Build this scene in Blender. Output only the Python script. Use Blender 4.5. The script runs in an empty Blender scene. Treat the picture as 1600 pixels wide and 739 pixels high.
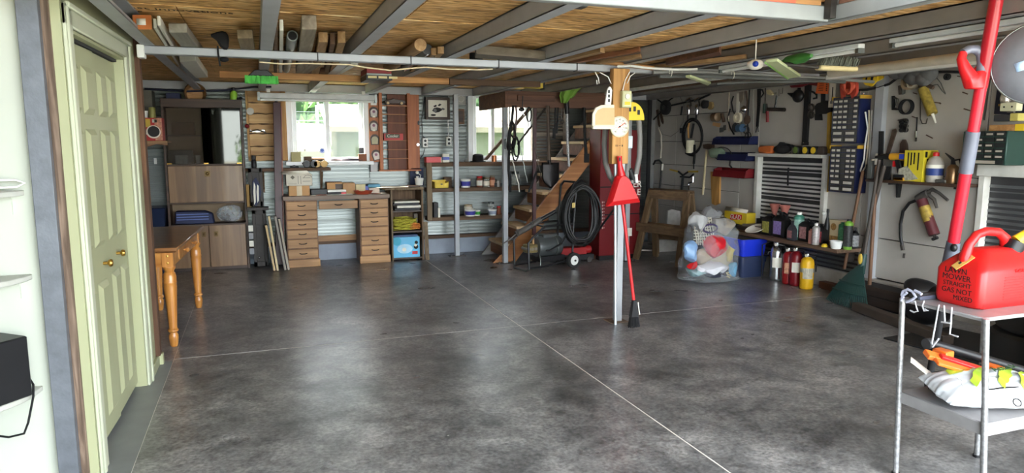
import bpy, bmesh, math, random
from math import pi as PI, sin, cos, radians
from mathutils import Vector as V, Matrix as Mx
random.seed(7)
S = bpy.context.scene
COL = S.collection

# ------------------------------------------------------------------ camera
CAM_H = 1.5
PITCH, YAW, FPX = radians(7.82), radians(20.15), 1080.0
cd = bpy.data.cameras.new('camera'); cam = bpy.data.objects.new('camera', cd); COL.objects.link(cam)
cam.location = (0, 0, CAM_H); cam.rotation_euler = (PI/2 - PITCH, 0, -YAW)
cd.sensor_width = 36; cd.lens = FPX/1600*36; cd.clip_start = .05; cd.clip_end = 200
S.camera = cam
# ------------------------------------------------------------------ sky, sun, exposure
S.view_settings.view_transform = 'Standard'; S.view_settings.look = 'None'
S.view_settings.gamma = 1; S.view_settings.exposure = 2.15; S.view_settings.use_curve_mapping = False
W = bpy.data.worlds.new('sky'); S.world = W; W.use_nodes = True
bg = W.node_tree.nodes['Background']; bg.inputs[0].default_value = (.86, .93, 1, 1); bg.inputs[1].default_value = 4.0
sl = bpy.data.lights.new('sun', 'SUN'); sl.energy = 12.0; sl.angle = radians(2); sl.color = (1, .95, .86)
sun = bpy.data.objects.new('sun', sl); COL.objects.link(sun)
sun.rotation_euler = V((.8, -.35, -.85)).to_track_quat('-Z', 'Y').to_euler(); sun.location = (-6, -2, 9)

# ------------------------------------------------------------------ helpers
_w = V((sin(YAW)*cos(PITCH), cos(YAW)*cos(PITCH), -sin(PITCH))); _r = V((cos(YAW), -sin(YAW), 0)); _u = _r.cross(_w)
def _ray(x, y): return _w + _r*((x-800)/FPX) - _u*((y-369.5)/FPX)
def onX(x, y, X0): d = _ray(x, y); return V((0, 0, CAM_H)) + d*(X0/d.x)
def onY(x, y, Y0): d = _ray(x, y); return V((0, 0, CAM_H)) + d*(Y0/d.y)
def onZ(x, y, z=0): d = _ray(x, y); return V((0, 0, CAM_H)) + d*((z-CAM_H)/d.z)

def lin(c):
    return tuple(((x/255)/12.92 if x/255 <= .04045 else ((x/255+.055)/1.055)**2.4) for x in c) + (1,)
MATS = {}
def _new(name):
    m = bpy.data.materials.new(name); m.use_nodes = True
    return m, m.node_tree.nodes, m.node_tree.links, m.node_tree.nodes['Principled BSDF']
def _tex(n, l, scale3, coord='Object'):
    tc = n.new('ShaderNodeTexCoord'); mp = n.new('ShaderNodeMapping'); mp.inputs['Scale'].default_value = scale3
    l.new(tc.outputs[coord], mp.inputs[0]); return mp
def _ramp(n, l, src, stops):
    r = n.new('ShaderNodeValToRGB'); l.new(src, r.inputs[0])
    while len(r.color_ramp.elements) < len(stops): r.color_ramp.elements.new(.5)
    for e, (p, c) in zip(r.color_ramp.elements, stops): e.position = p; e.color = c if len(c) == 4 else lin(c)
    return r
def mat(name, c, rough=.5, metal=0, var=.12, scale=9, bump=0, trans=0, coat=0, emit=0, ior=1.45):
    """paint, plastic, metal: a base colour broken up by soft noise"""
    if name in MATS: return MATS[name]
    m, n, l, b = _new(name)
    mp = _tex(n, l, (scale,)*3); no = n.new('ShaderNodeTexNoise'); no.inputs['Detail'].default_value = 5; no.inputs['Scale'].default_value = 1
    l.new(mp.outputs[0], no.inputs['Vector'])
    c0 = lin(c); d = tuple(x*(1-var) for x in c0[:3])+(1,); u = tuple(min(1, x*(1+var)) for x in c0[:3])+(1,)
    r = _ramp(n, l, no.outputs[0], [(.3, d), (.7, u)]); l.new(r.outputs[0], b.inputs['Base Color'])
    b.inputs['Roughness'].default_value = rough; b.inputs['Metallic'].default_value = metal
    b.inputs['Transmission Weight'].default_value = trans; b.inputs['Coat Weight'].default_value = coat; b.inputs['IOR'].default_value = ior
    if bump:
        bp = n.new('ShaderNodeBump'); bp.inputs['Strength'].default_value = bump; bp.inputs['Distance'].default_value = .004
        n2 = n.new('ShaderNodeTexNoise'); n2.inputs['Scale'].default_value = 6; l.new(mp.outputs[0], n2.inputs['Vector'])
        l.new(n2.outputs[0], bp.inputs['Height']); l.new(bp.outputs[0], b.inputs['Normal'])
    if emit: l.new(r.outputs[0], b.inputs['Emission Color']); b.inputs['Emission Strength'].default_value = emit
    MATS[name] = m; return m
def wood(name, c1, c2, axis='x', rough=.55, scale=1, coat=0, knots=True):
    """grain that runs along one axis"""
    if name in MATS: return MATS[name]
    m, n, l, b = _new(name)
    s = {'x': (1.2, 22, 22), 'y': (22, 1.2, 22), 'z': (22, 22, 1.2)}[axis]
    mp = _tex(n, l, tuple(k*scale for k in s)); no = n.new('ShaderNodeTexNoise'); no.inputs['Scale'].default_value = 1
    no.inputs['Detail'].default_value = 6; no.inputs['Distortion'].default_value = .9; l.new(mp.outputs[0], no.inputs['Vector'])
    mid = tuple((a+d)/2 for a, d in zip(c1, c2))
    r = _ramp(n, l, no.outputs[0], [(.28, c2), (.5, mid), (.68, c1)])
    mp2 = _tex(n, l, (2.3*scale,)*3); n2 = n.new('ShaderNodeTexNoise'); n2.inputs['Scale'].default_value = 1; l.new(mp2.outputs[0], n2.inputs['Vector'])
    r2 = _ramp(n, l, n2.outputs[0], [(.3, (.72, .72, .72, 1)), (.7, (1.08, 1.08, 1.08, 1))])
    mx = n.new('ShaderNodeMix'); mx.data_type = 'RGBA'; mx.blend_type = 'MULTIPLY'; mx.inputs[0].default_value = 1
    l.new(r.outputs[0], mx.inputs[6]); l.new(r2.outputs[0], mx.inputs[7]); l.new(mx.outputs[2], b.inputs['Base Color'])
    bp = n.new('ShaderNodeBump'); bp.inputs['Strength'].default_value = .25; bp.inputs['Distance'].default_value = .003
    l.new(no.outputs[0], bp.inputs['Height']); l.new(bp.outputs[0], b.inputs['Normal'])
    b.inputs['Roughness'].default_value = rough; b.inputs['Coat Weight'].default_value = coat
    MATS[name] = m; return m
def glass(name, c=(235, 240, 240), alpha=.2, rough=.03):
    if name in MATS: return MATS[name]
    m, n, l, b = _new(name)
    mp = _tex(n, l, (3, 3, 3)); no = n.new('ShaderNodeTexNoise'); l.new(mp.outputs[0], no.inputs['Vector'])
    r = _ramp(n, l, no.outputs[0], [(.3, tuple(x*.96 for x in c)), (.7, c)]); l.new(r.outputs[0], b.inputs['Base Color'])
    b.inputs['Roughness'].default_value = rough; b.inputs['Alpha'].default_value = alpha
    MATS[name] = m; return m

class MB:
    """collects simple shapes into one mesh; T places what is added next"""
    def __init__(s, T=None): s.v = []; s.f = []; s.T = T or Mx()
    def add(s, vs, fs):
        k = len(s.v); s.v += [s.T @ V(p) for p in vs]; s.f += [[i+k for i in f] for f in fs]; return s
    def b(s, x0, x1, y0, y1, z0, z1):
        return s.add([(x, y, z) for x in (x0, x1) for y in (y0, y1) for z in (z0, z1)],
                     [(0, 1, 3, 2), (4, 6, 7, 5), (0, 4, 5, 1), (2, 3, 7, 6), (0, 2, 6, 4), (1, 5, 7, 3)])
    def box(s, c, d, R=None):
        M = Mx.Translation(V(c)) @ (R.to_4x4() if R else Mx())
        vs = [M @ V((x*d[0]/2, y*d[1]/2, z*d[2]/2)) for x in (-1, 1) for y in (-1, 1) for z in (-1, 1)]
        return s.add(vs, [(0, 1, 3, 2), (4, 6, 7, 5), (0, 4, 5, 1), (2, 3, 7, 6), (0, 2, 6, 4), (1, 5, 7, 3)])
    def bar(s, p, q, w, h, up=(0, 0, 1)):
        """rectangular bar from p to q: w across, h along up"""
        p, q = V(p), V(q); d = (q-p); L = d.length; d.normalize(); u = V(up); a = d.cross(u)
        if a.length < 1e-4: a = d.cross(V((1, 0, 0)))
        a.normalize(); u = a.cross(d)
        vs = [p + d*t*L + a*i*w/2 + u*j*h/2 for t in (0, 1) for i in (-1, 1) for j in (-1, 1)]
        return s.add(vs, [(0, 1, 3, 2), (4, 6, 7, 5), (0, 4, 5, 1), (2, 3, 7, 6), (0, 2, 6, 4), (1, 5, 7, 3)])
    def tube(s, pts, r, n=8, closed=False):
        pts = [V(p) for p in pts]; N = len(pts); rs = r if isinstance(r, (list, tuple)) else [r]*N
        vs = []; a = None
        for i, p in enumerate(pts):
            if closed: d = pts[(i+1) % N]-pts[i-1]
            else: d = pts[min(i+1, N-1)]-pts[max(i-1, 0)]
            d.normalize()
            if a is None: a = d.orthogonal().normalized()
            else:
                a = a - d*a.dot(d)
                a = a.normalized() if a.length > 1e-5 else d.orthogonal().normalized()
            c = d.cross(a)
            vs += [p + (a*cos(2*PI*k/n)+c*sin(2*PI*k/n))*rs[i] for k in range(n)]
        fs = []
        for i in range(N if closed else N-1):
            j = (i+1) % N
            fs += [(i*n+k, i*n+(k+1) % n, j*n+(k+1) % n, j*n+k) for k in range(n)]
        if not closed: fs += [tuple(range(n))[::-1], tuple(range((N-1)*n, N*n))]
        return s.add(vs, fs)
    def cyl(s, p, q, r, r1=None, n=14): return s.tube([p, q], [r, r if r1 is None else r1], n)
    def lathe(s, prof, at=(0, 0, 0), n=20, R=None):
        M = Mx.Translation(V(at)) @ (R.to_4x4() if R else Mx()); vs = []; fs = []
        for (r, z) in prof: vs += [M @ V((max(r, 1e-4)*cos(2*PI*k/n), max(r, 1e-4)*sin(2*PI*k/n), z)) for k in range(n)]
        for i in range(len(prof)-1): fs += [(i*n+k, i*n+(k+1) % n, (i+1)*n+(k+1) % n, (i+1)*n+k) for k in range(n)]
        if prof[0] != prof[-1]: fs += [tuple(range(n))[::-1], tuple(range((len(prof)-1)*n, len(prof)*n))]
        return s.add(vs, fs)
    def prism(s, poly, y0, y1):
        """outline in x, z pushed through from y0 to y1"""
        n = len(poly); vs = [(x, y0, z) for x, z in poly]+[(x, y1, z) for x, z in poly]
        return s.add(vs, [tuple(range(n)), tuple(range(2*n-1, n-1, -1))]+[(i, (i+1) % n, n+(i+1) % n, n+i)[::-1] for i in range(n)])
    def slab(s, poly, z0, z1):
        n = len(poly); vs = [(x, y, z0) for x, y in poly]+[(x, y, z1) for x, y in poly]
        return s.add(vs, [tuple(range(n))[::-1], tuple(range(n, 2*n))]+[(i, (i+1) % n, n+(i+1) % n, n+i) for i in range(n)])
    def ball(s, c, r, n=12, m=8):
        r = r if isinstance(r, (tuple, list)) else (r,)*3
        vs = [(c[0], c[1], c[2]-r[2])]
        for i in range(1, m):
            t = -PI/2+PI*i/m
            vs += [(c[0]+r[0]*cos(t)*cos(2*PI*k/n), c[1]+r[1]*cos(t)*sin(2*PI*k/n), c[2]+r[2]*sin(t)) for k in range(n)]
        vs.append((c[0], c[1], c[2]+r[2])); L = len(vs)-1
        fs = [(0, 1+(k+1) % n, 1+k) for k in range(n)]
        for i in range(m-2): fs += [(1+i*n+k, 1+i*n+(k+1) % n, 1+(i+1)*n+(k+1) % n, 1+(i+1)*n+k) for k in range(n)]
        fs += [(L, L-n+k, L-n+(k+1) % n) for k in range(n)]
        return s.add(vs, fs)
    def loft(s, rings, cap=True):
        """rings of equal length joined in order"""
        n = len(rings[0]); vs = [p for r in rings for p in r]; fs = []
        for i in range(len(rings)-1): fs += [(i*n+k, i*n+(k+1) % n, (i+1)*n+(k+1) % n, (i+1)*n+k) for k in range(n)]
        if cap: fs += [tuple(range(n))[::-1], tuple(range((len(rings)-1)*n, len(rings)*n))]
        return s.add(vs, fs)
    def grid(s, fn, nu, nv, th=0):
        vs = [fn(i/nu, j/nv) for j in range(nv+1) for i in range(nu+1)]
        fs = [(j*(nu+1)+i, j*(nu+1)+i+1, (j+1)*(nu+1)+i+1, (j+1)*(nu+1)+i) for j in range(nv) for i in range(nu)]
        return s.add(vs, fs)

def rrect(w, h, r, n=4, cx=0, cz=0):
    """rounded rectangle outline"""
    out = []
    for (x, z, a) in ((w/2-r, h/2-r, 0), (-w/2+r, h/2-r, 90), (-w/2+r, -h/2+r, 180), (w/2-r, -h/2+r, 270)):
        out += [(cx+x+r*cos(radians(a+90*k/n)), cz+z+r*sin(radians(a+90*k/n))) for k in range(n+1)]
    return out
def disc(r, n=24, cx=0, cz=0, rz=None): return [(cx+r*cos(2*PI*k/n), cz+(rz or r)*sin(2*PI*k/n)) for k in range(n)]

def _origin(o):
    p = V((0, 0, 0))
    while o: p = p + o.location; o = o.parent
    return p
def obj(name, mb, m, parent=None, bev=0, loc=None, kind=None, label=None, flat=False, solid=0, sub=0):
    """links what a MB collected as ONE mesh object; coordinates given in the room, kept relative to the thing's base"""
    org = _origin(parent) if parent else (V(loc) if loc else (sum(((V((p.x, p.y, 0))) for p in mb.v), V())/len(mb.v) + V((0, 0, min(p.z for p in mb.v)))))
    me = bpy.data.meshes.new(name); me.from_pydata([p-org for p in mb.v], [], mb.f)
    if bev:
        bm = bmesh.new(); bm.from_mesh(me)
        es = [e for e in bm.edges if len(e.link_faces) == 2 and e.calc_face_angle(0) > .6]
        bmesh.ops.bevel(bm, geom=es, offset=bev, segments=1, affect='EDGES', clamp_overlap=True)
        bm.to_mesh(me); bm.free()
    if not flat:
        me.polygons.foreach_set('use_smooth', [True]*len(me.polygons)); me.set_sharp_from_angle(angle=radians(38))
    me.materials.append(m)
    o = bpy.data.objects.new(name, me); COL.objects.link(o)
    if parent: o.parent = parent
    else: o.location = org
    if solid: md = o.modifiers.new('thickness', 'SOLIDIFY'); md.thickness = solid; md.offset = 0
    if sub: md = o.modifiers.new('smooth', 'SUBSURF'); md.levels = md.render_levels = sub
    if kind: o['kind'] = kind
    if label: o['label'] = label
    return o
def tag(o, label, cat, group=None):
    o['label'] = label; o['category'] = cat
    if group: o['group'] = group
    return o
def thing(name, label, cat, loc, group=None):
    o = bpy.data.objects.new(name, None); COL.objects.link(o); o.location = loc; o.empty_display_size = .05
    return tag(o, label, cat, group)
def one(name, mb, m, label, cat, group=None, **k): return tag(obj(name, mb, m, **k), label, cat, group)
def struct(name, mb, m, parent=None, **k):
    return obj(name, mb, m, parent, kind=None if parent else 'structure', **k)
def dup(root, loc, label=None, group=None):
    """a copy of a thing with copies of its parts and sub-parts"""
    def cp(o, par):
        c = o.copy(); COL.objects.link(c)
        if par: c.parent = par
        for ch in [x for x in KIDS.get(o.name, [])] or list(o.children): cp(ch, c)
        return c
    r = cp(root, None); r.location = loc
    if label: r['label'] = label
    if group: r['group'] = group
    return r
KIDS = {}
def text(name, body, size, T, m, parent=None, depth=.001, align='CENTER'):
    cu = bpy.data.curves.new(name, 'FONT'); cu.body = body; cu.size = size; cu.extrude = depth; cu.align_x = align; cu.align_y = 'CENTER'
    cu.resolution_u = 3
    t = bpy.data.objects.new('lettering', cu); COL.objects.link(t)
    me = bpy.data.meshes.new_from_object(t); bpy.data.objects.remove(t)
    org = _origin(parent) if parent else V((0, 0, 0))
    R = Mx.Rotation(PI/2, 4, 'X')
    me.transform(T @ R); me.transform(Mx.Translation(-org)); me.materials.append(m)
    o = bpy.data.objects.new(name, me); COL.objects.link(o)
    if parent: o.parent = parent
    return o
# frames: local x to the right as seen, y away from the viewer (into the wall), z up
BY, RX, LX = 9.05, 5.55, -.70
def FB(p): return Mx.Translation(V(p))
def FR(p): return Mx.Translation(V(p)) @ Mx.Rotation(-PI/2, 4, 'Z')     # wall on the right
def FL(p): return Mx.Translation(V(p)) @ Mx.Rotation(PI/2, 4, 'Z')      # wall on the left
def bw(x, y, d=0): return onY(x, y, BY-d)
def rw(x, y, d=0): return onX(x, y, RX-d)
# ------------------------------------------------------------------ special materials
def m_concrete():
    m, n, l, b = _new('polished_concrete')
    mp = _tex(n, l, (1, 1, 1)); A = n.new('ShaderNodeTexNoise'); A.inputs['Scale'].default_value = 1.7; A.inputs['Detail'].default_value = 9; A.inputs['Roughness'].default_value = .64; A.inputs['Distortion'].default_value = .25
    l.new(mp.outputs[0], A.inputs['Vector'])
    r = _ramp(n, l, A.outputs[0], [(.12, (44, 44, 45)), (.34, (86, 86, 86)), (.5, (126, 125, 124)), (.64, (152, 150, 148)), (.85, (196, 194, 190))])
    B = n.new('ShaderNodeTexNoise'); B.inputs['Scale'].default_value = 55; B.inputs['Detail'].default_value = 4; l.new(mp.outputs[0], B.inputs['Vector'])
    r2 = _ramp(n, l, B.outputs[0], [(.32, (.5, .5, .5, 1)), (.66, (1.22, 1.22, 1.22, 1))])
    mx = n.new('ShaderNodeMix'); mx.data_type = 'RGBA'; mx.blend_type = 'MULTIPLY'; mx.inputs[0].default_value = .8
    l.new(r.outputs[0], mx.inputs[6]); l.new(r2.outputs[0], mx.inputs[7])
    D = n.new('ShaderNodeTexNoise'); D.inputs['Scale'].default_value = 7; D.inputs['Detail'].default_value = 10; D.inputs['Roughness'].default_value = .72; D.inputs['Distortion'].default_value = .5; l.new(mp.outputs[0], D.inputs['Vector'])
    rD = _ramp(n, l, D.outputs[0], [(.34, (.55, .55, .56, 1)), (.5, (.98, .98, .98, 1)), (.66, (1.38, 1.37, 1.35, 1))])
    mD = n.new('ShaderNodeMix'); mD.data_type = 'RGBA'; mD.blend_type = 'MULTIPLY'; mD.inputs[0].default_value = 1; l.new(mx.outputs[2], mD.inputs[6]); l.new(rD.outputs[0], mD.inputs[7]); mx = mD
    vo = n.new('ShaderNodeTexVoronoi'); vo.inputs['Scale'].default_value = 9; vo.inputs['Randomness'].default_value = 1; l.new(mp.outputs[0], vo.inputs['Vector'])
    r3 = _ramp(n, l, vo.outputs['Distance'], [(.045, (1, 1, 1, 1)), (.07, (0, 0, 0, 1))])
    C2 = n.new('ShaderNodeTexNoise'); C2.inputs['Scale'].default_value = 2.2; l.new(mp.outputs[0], C2.inputs['Vector'])
    r4 = _ramp(n, l, C2.outputs[0], [(.55, (0, 0, 0, 1)), (.62, (.8, .8, .8, 1))])
    mu = n.new('ShaderNodeMath'); mu.operation = 'MULTIPLY'; l.new(r3.outputs[0], mu.inputs[0]); l.new(r4.outputs[0], mu.inputs[1])
    m2 = n.new('ShaderNodeMix'); m2.data_type = 'RGBA'; l.new(mu.outputs[0], m2.inputs[0]); l.new(mx.outputs[2], m2.inputs[6]); m2.inputs[7].default_value = lin((190, 188, 182))
    l.new(m2.outputs[2], b.inputs['Base Color'])
    rr = _ramp(n, l, C2.outputs[0], [(.25, (.26, .26, .26, 1)), (.75, (.36, .36, .36, 1))]); l.new(rr.outputs[0], b.inputs['Roughness'])
    bp = n.new('ShaderNodeBump'); bp.inputs['Strength'].default_value = .07; bp.inputs['Distance'].default_value = .004; l.new(B.outputs[0], bp.inputs['Height']); l.new(bp.outputs[0], b.inputs['Normal'])
    b.inputs['Specular IOR Level'].default_value = .6
    return m
def m_osb():
    m, n, l, b = _new('strand_board')
    mp = _tex(n, l, (5, 36, 36)); A = n.new('ShaderNodeTexNoise'); A.inputs['Scale'].default_value = 1; A.inputs['Detail'].default_value = 5; A.inputs['Distortion'].default_value = 1.6; l.new(mp.outputs[0], A.inputs['Vector'])
    r = _ramp(n, l, A.outputs[0], [(.30, (74, 46, 22)), (.40, (164, 116, 60)), (.49, (212, 164, 98)), (.6, (236, 196, 134)), (.72, (250, 230, 184))])
    mp2 = _tex(n, l, (.9, 2.5, 2)); B = n.new('ShaderNodeTexNoise'); B.inputs['Scale'].default_value = 1; B.inputs['Detail'].default_value = 4; l.new(mp2.outputs[0], B.inputs['Vector'])
    r2 = _ramp(n, l, B.outputs[0], [(.3, (.95, .9, .84, 1)), (.6, (1.22, 1.2, 1.18, 1))])
    mx = n.new('ShaderNodeMix'); mx.data_type = 'RGBA'; mx.blend_type = 'MULTIPLY'; mx.inputs[0].default_value = 1
    l.new(r.outputs[0], mx.inputs[6]); l.new(r2.outputs[0], mx.inputs[7]); l.new(mx.outputs[2], b.inputs['Base Color'])
    bp = n.new('ShaderNodeBump'); bp.inputs['Strength'].default_value = .5; bp.inputs['Distance'].default_value = .004; l.new(A.outputs[0], bp.inputs['Height']); l.new(bp.outputs[0], b.inputs['Normal'])
    b.inputs['Roughness'].default_value = .6
    return m
CONC = m_concrete(); OSB = m_osb()
STEEL = mat('painted_grey_steel', (168, 171, 174), .45, .15, .08, 6)
STEELD = mat('dull_grey_steel', (134, 133, 131), .5, .3, .1, 6)
GALV = mat('galvanised_sheet', (118, 123, 120), .38, .85, .1, 2)
GALVC = mat('galvanised_column', (124, 128, 135), .5, .5, .16, 14, .15)
CREAM = mat('cream_paint', (166, 168, 132), .45, 0, .03, 4)
CREAMW = mat('pale_cream_trim', (190, 193, 168), .45, 0, .03, 4)
WHITEW = mat('white_board', (196, 200, 186), .5, 0, .03, 3)
PANEL = mat('grey_white_wall_board', (176, 171, 162), .7, 0, .1, 2.2, .1)
CURB = mat('concrete_curb', (150, 158, 170), .8, 0, .12, 5, .3)
CURBR = mat('bare_concrete', (150, 144, 134), .85, 0, .2, 6, .4)
BLACK = mat('black_plastic', (22, 22, 24), .45, 0, .2)
BLACKM = mat('matt_black', (26, 26, 28), .8, 0, .25)
DARK = mat('dark_grey', (52, 52, 54), .6, 0, .2)
WHITEP = mat('white_plastic', (232, 232, 226), .4, 0, .03)
VINYL = mat('white_vinyl', (238, 240, 240), .35, 0, .02)
CHROME = mat('chrome', (205, 205, 205), .18, 1, .05)
IRON = mat('old_iron', (74, 70, 66), .5, .7, .3, 20)
RED = mat('red_plastic', (206, 32, 36), .35, 0, .06)
BRASS = mat('brass', (190, 150, 74), .3, .9, .1)
PINE = wood('honey_pine', (214, 152, 78), (170, 104, 42), 'z', .35, .8, .3)
PINEX = wood('honey_pine_along', (214, 152, 78), (170, 104, 42), 'x', .35, .8, .3)
PINEY = wood('honey_pine_top', (150, 104, 62), (112, 70, 36), 'x', .3, .8, .4)
LUMB = wood('raw_lumber', (206, 156, 98), (160, 110, 62), 'x', .7)
LUMBY = wood('raw_lumber_along', (190, 156, 112), (140, 106, 68), 'y', .75)
LUMBG = wood('weathered_lumber', (176, 164, 144), (126, 114, 98), 'y', .8)
LUMBZ = wood('raw_lumber_upright', (214, 166, 98), (166, 116, 58), 'z', .6)
OLDW = wood('old_brown_board', (120, 92, 68), (74, 54, 38), 'x', .75)
OLDWZ = wood('old_brown_upright', (140, 112, 84), (86, 64, 46), 'z', .75)
GREYW = wood('grey_worn_wood', (150, 130, 104), (100, 84, 64), 'z', .8)

# ------------------------------------------------------------------ ground and floor
DRIVE = mat('pale_gravel', (168, 164, 152), .9, 0, .15, 12, .5)
g = MB().b(-30, 30, -40, 40, -.08, -.03); struct('ground', g, DRIVE, flat=True)
fl = struct('floor', MB().b(-1.6, 5.6, .3, 9.3, -.029, -.0015), mat('pale_joint_dust', (226, 222, 214), .9), flat=True)
jx, jy, hw = 1.965, 5.17, .0055
for x0, x1 in ((-.605, jx-hw), (jx+hw, 5.55)):
    for y0, y1 in ((.35, jy-hw), (jy+.007, 9.25)): struct('floor_slab', MB().b(x0, x1, y0, y1, -.02, 0), CONC, fl, flat=True)
struct('floor_slab', MB().b(-1.55, -.605-.003, 5.13, 9.25, -.02, 0), CONC, fl, flat=True)
struct('trim_1', MB().b(-.80, -.608, 3.30, 5.13, -.02, .001), mat('smooth_grey_screed', (128, 130, 130), .5, 0, .08, 8), flat=True)
struct('floor_slab', MB().b(-2.6, -.608, .35, 3.30, -.02, 0), CONC, fl, flat=True)

# ------------------------------------------------------------------ walls
def wave(mb, x0, x1, z0, z1, y, pitch=.046, seg=6, dip=.016):
    """ribbed sheet: raised flat ribs with deep gaps, a wide plain dip after every few ribs"""
    prof = [(z0, dip)]; z = z0; k = 0
    while z < z1-pitch:
        if k % seg == seg-1: prof += [(z+.003, dip), (z+pitch*.5, dip*.9), (z+pitch*.55, dip*.55), (z+pitch*.75, dip*.55), (z+pitch*.8, dip), (z+pitch*1.3, dip)]; z += pitch*1.3
        else: prof += [(z+.001, dip), (z+.004, .001), (z+pitch*.56, .004), (z+pitch*.60, dip)]; z += pitch
        k += 1
    prof.append((z1, dip)); n = len(prof)
    return mb.add([(x, y+d, zz) for x in (x0, x1) for zz, d in prof], [(i, n+i, n+i+1, i+1) for i in range(n-1)])
wb = struct('wall_back', MB().b(-1.6, 5.6, 9.075, 9.16, -.02, .21).b(-1.6, .36, 9.10, 9.16, .21, 4.2).b(1.365, 2.685, 9.10, 9.16, .21, 4.2).b(3.63, 5.6, 9.10, 9.16, .21, 4.2)
            .b(.36, 1.365, 9.10, 9.16, .21, 1.23).b(2.685, 3.63, 9.10, 9.16, .21, 1.23).b(.36, 1.365, 9.10, 9.16, 2.13, 4.2).b(2.685, 3.63, 9.10, 9.16, 2.13, 4.2), DARK, flat=True)
struct('curb', MB().b(-1.6, 5.55, 9.02, 9.075, -.01, .205), CURB, wb, bev=.01)
struct('sill_plate', MB().b(-1.6, 5.55, 9.0, 9.075, .205, .245), OLDW, wb)
for x0, x1, z0, z1 in ((-1.6, .365, .25, 2.2), (.365, 1.36, .25, 1.225), (1.36, 2.69, .25, 2.2), (2.69, 3.625, .25, 1.225), (3.625, 5.55, .25, 2.2)):
    n = max(1, round((x1-x0)/.95))
    for i in range(n):
        a, c = x0+(x1-x0)*i/n, x0+(x1-x0)*(i+1)/n
        struct('corrugated_sheet', wave(MB(), a, c+.01, z0, z1, BY+.012+.0012*(i % 2)), GALV, wb, solid=0)
struct('top_rail', MB().b(-1.6, 5.55, 8.93, 9.04, 2.10, 2.19), STEEL, wb)

def window(name, x0, x1, z0, z1, mull):
    w = struct(name, MB().b(x0-.045, x0+.03, 8.99, 9.15, z0-.05, z1+.04).b(x1-.03, x1+.045, 8.99, 9.15, z0-.05, z1+.04)
               .b(x0-.045, x1+.045, 8.99, 9.15, z1, z1+.05), VINYL, bev=.004)
    struct('sill', MB().b(x0-.07, x1+.07, 8.9, 9.15, z0-.045, z0), VINYL, w, bev=.004)
    for a, c, y in ((x0+.03, mull+.03, 9.03), (mull-.03, x1-.03, 9.07)):
        s = MB(); s.b(a, a+.05, y, y+.035, z0, z1).b(c-.05, c, y, y+.035, z0, z1).b(a+.05, c-.05, y, y+.035, z0, z0+.05).b(a+.05, c-.05, y, y+.035, z1-.045, z1)
        o = struct('sash', s, VINYL, w, bev=.003)
        struct('pane', MB().b(a+.045, c-.045, y+.014, y+.019, z0+.045, z1-.04), glass('window_glass', (70, 84, 80), .30), o, flat=True)  # dark tint added to dim the bright view outside
    return w
w1 = window('window_1', .40, 1.325, 1.255, 2.10, .845)
w2 = window('window_2', 2.72, 3.60, 1.255, 2.12, 3.03)
sticker = MB().prism(disc(.032, 24, 1.02-.245, 1.39), 9.026, 9.0275)
st = struct('window_sticker', sticker, mat('blue_sticker', (74, 104, 190), .5), w1)
struct('sticker_rim', MB().prism(disc(.027, 24, 1.02-.245, 1.39), 9.0255, 9.026), mat('sticker_white', (225, 230, 245), .5), st)
struct('sticker_center', MB().prism(disc(.021, 24, 1.02-.245, 1.39), 9.025, 9.0255), mat('blue_sticker', (74, 104, 190), .5), st)

wr = struct('wall_right', MB().b(5.575, 5.66, -.8, 9.16, -.02, 4.2), DARK, flat=True)
struct('curb', MB().b(5.50, 5.575, .4, 9.05, -.01, .19), CURBR, wr, bev=.01)
# painted sheets between the metal bays
ys = [9.06, 8.42, 7.05, 6.62]
def pan(y0, y1, z0, z1, d=0): struct('wall_board', MB().b(5.55-d, 5.575, y0+.004, y1-.004, z0+.004, z1-.004), PANEL, wr, bev=.003)
for a, c in ((8.42, 9.06), (7.02, 8.42)):
    for z0, z1 in ((.2, .58), (.58, .88), (.88, 1.175), (1.175, 1.5), (1.5, 1.865), (1.865, 2.2)): pan(a, c, z0, z1, .002*((z0*10) % 2))
pan(6.70, 7.02, .2, 1.175); pan(5.62, 6.70, 1.36, 2.2); pan(6.70, 7.02, 1.175, 2.2, .004); pan(5.17, 5.62, .45, 1.5, .002); pan(5.17, 5.62, 1.5, 2.2)
pan(3.98, 5.17, .2, .585); pan(3.98, 5.17, .585, 1.2, .003); pan(3.98, 5.17, 1.2, 2.2); pan(.5, 3.98, 1.32, 2.2); pan(.5, 3.98, .2, .55)
def side_sheet(y0, y1, z0, z1, m=GALV): struct('corrugated_sheet', wave(MB(FR((5.565, y1, 0))), 0, y1-y0, z0, z1, 0), m, wr, solid=0)
side_sheet(5.66, 6.64, .62, 1.32, mat('bay_zinc', (222, 222, 220), .5, .45, .05, 2)); side_sheet(5.17, 6.70, .2, .45)
side_sheet(.5, 3.98, .55, 1.22, mat('dull_zinc', (120, 122, 124), .42, .75, .12, 4))
# white frame round the louvred bay, shelf board on top
struct('bay_frame', MB().b(5.50, 5.575, 6.64, 6.69, .60, 1.38).b(5.50, 5.575, 5.60, 5.655, .60, 1.38).b(5.43, 5.575, 5.60, 6.74, 1.33, 1.365), mat('grubby_white_paint', (205, 203, 194), .6, 0, .1), wr, bev=.003)
struct('bay_frame', MB().b(5.50, 5.575, 3.93, 3.98, .5, 1.32).b(5.47, 5.575, 2.5, 3.98, 1.225, 1.32), mat('grubby_white_paint', (205, 203, 194), .6), wr, bev=.003)
struct('top_rail', MB().b(5.48, 5.56, .6, 9.05, 2.16, 2.198), STEELD, wr)
struct('stud', MB().b(5.49, 5.575, 4.95, 5.04, .19, 2.15), STEEL, wr)
struct('stud', MB().b(5.49, 5.575, 8.98, 9.05, .19, 2.15), STEELD, wr)

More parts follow.
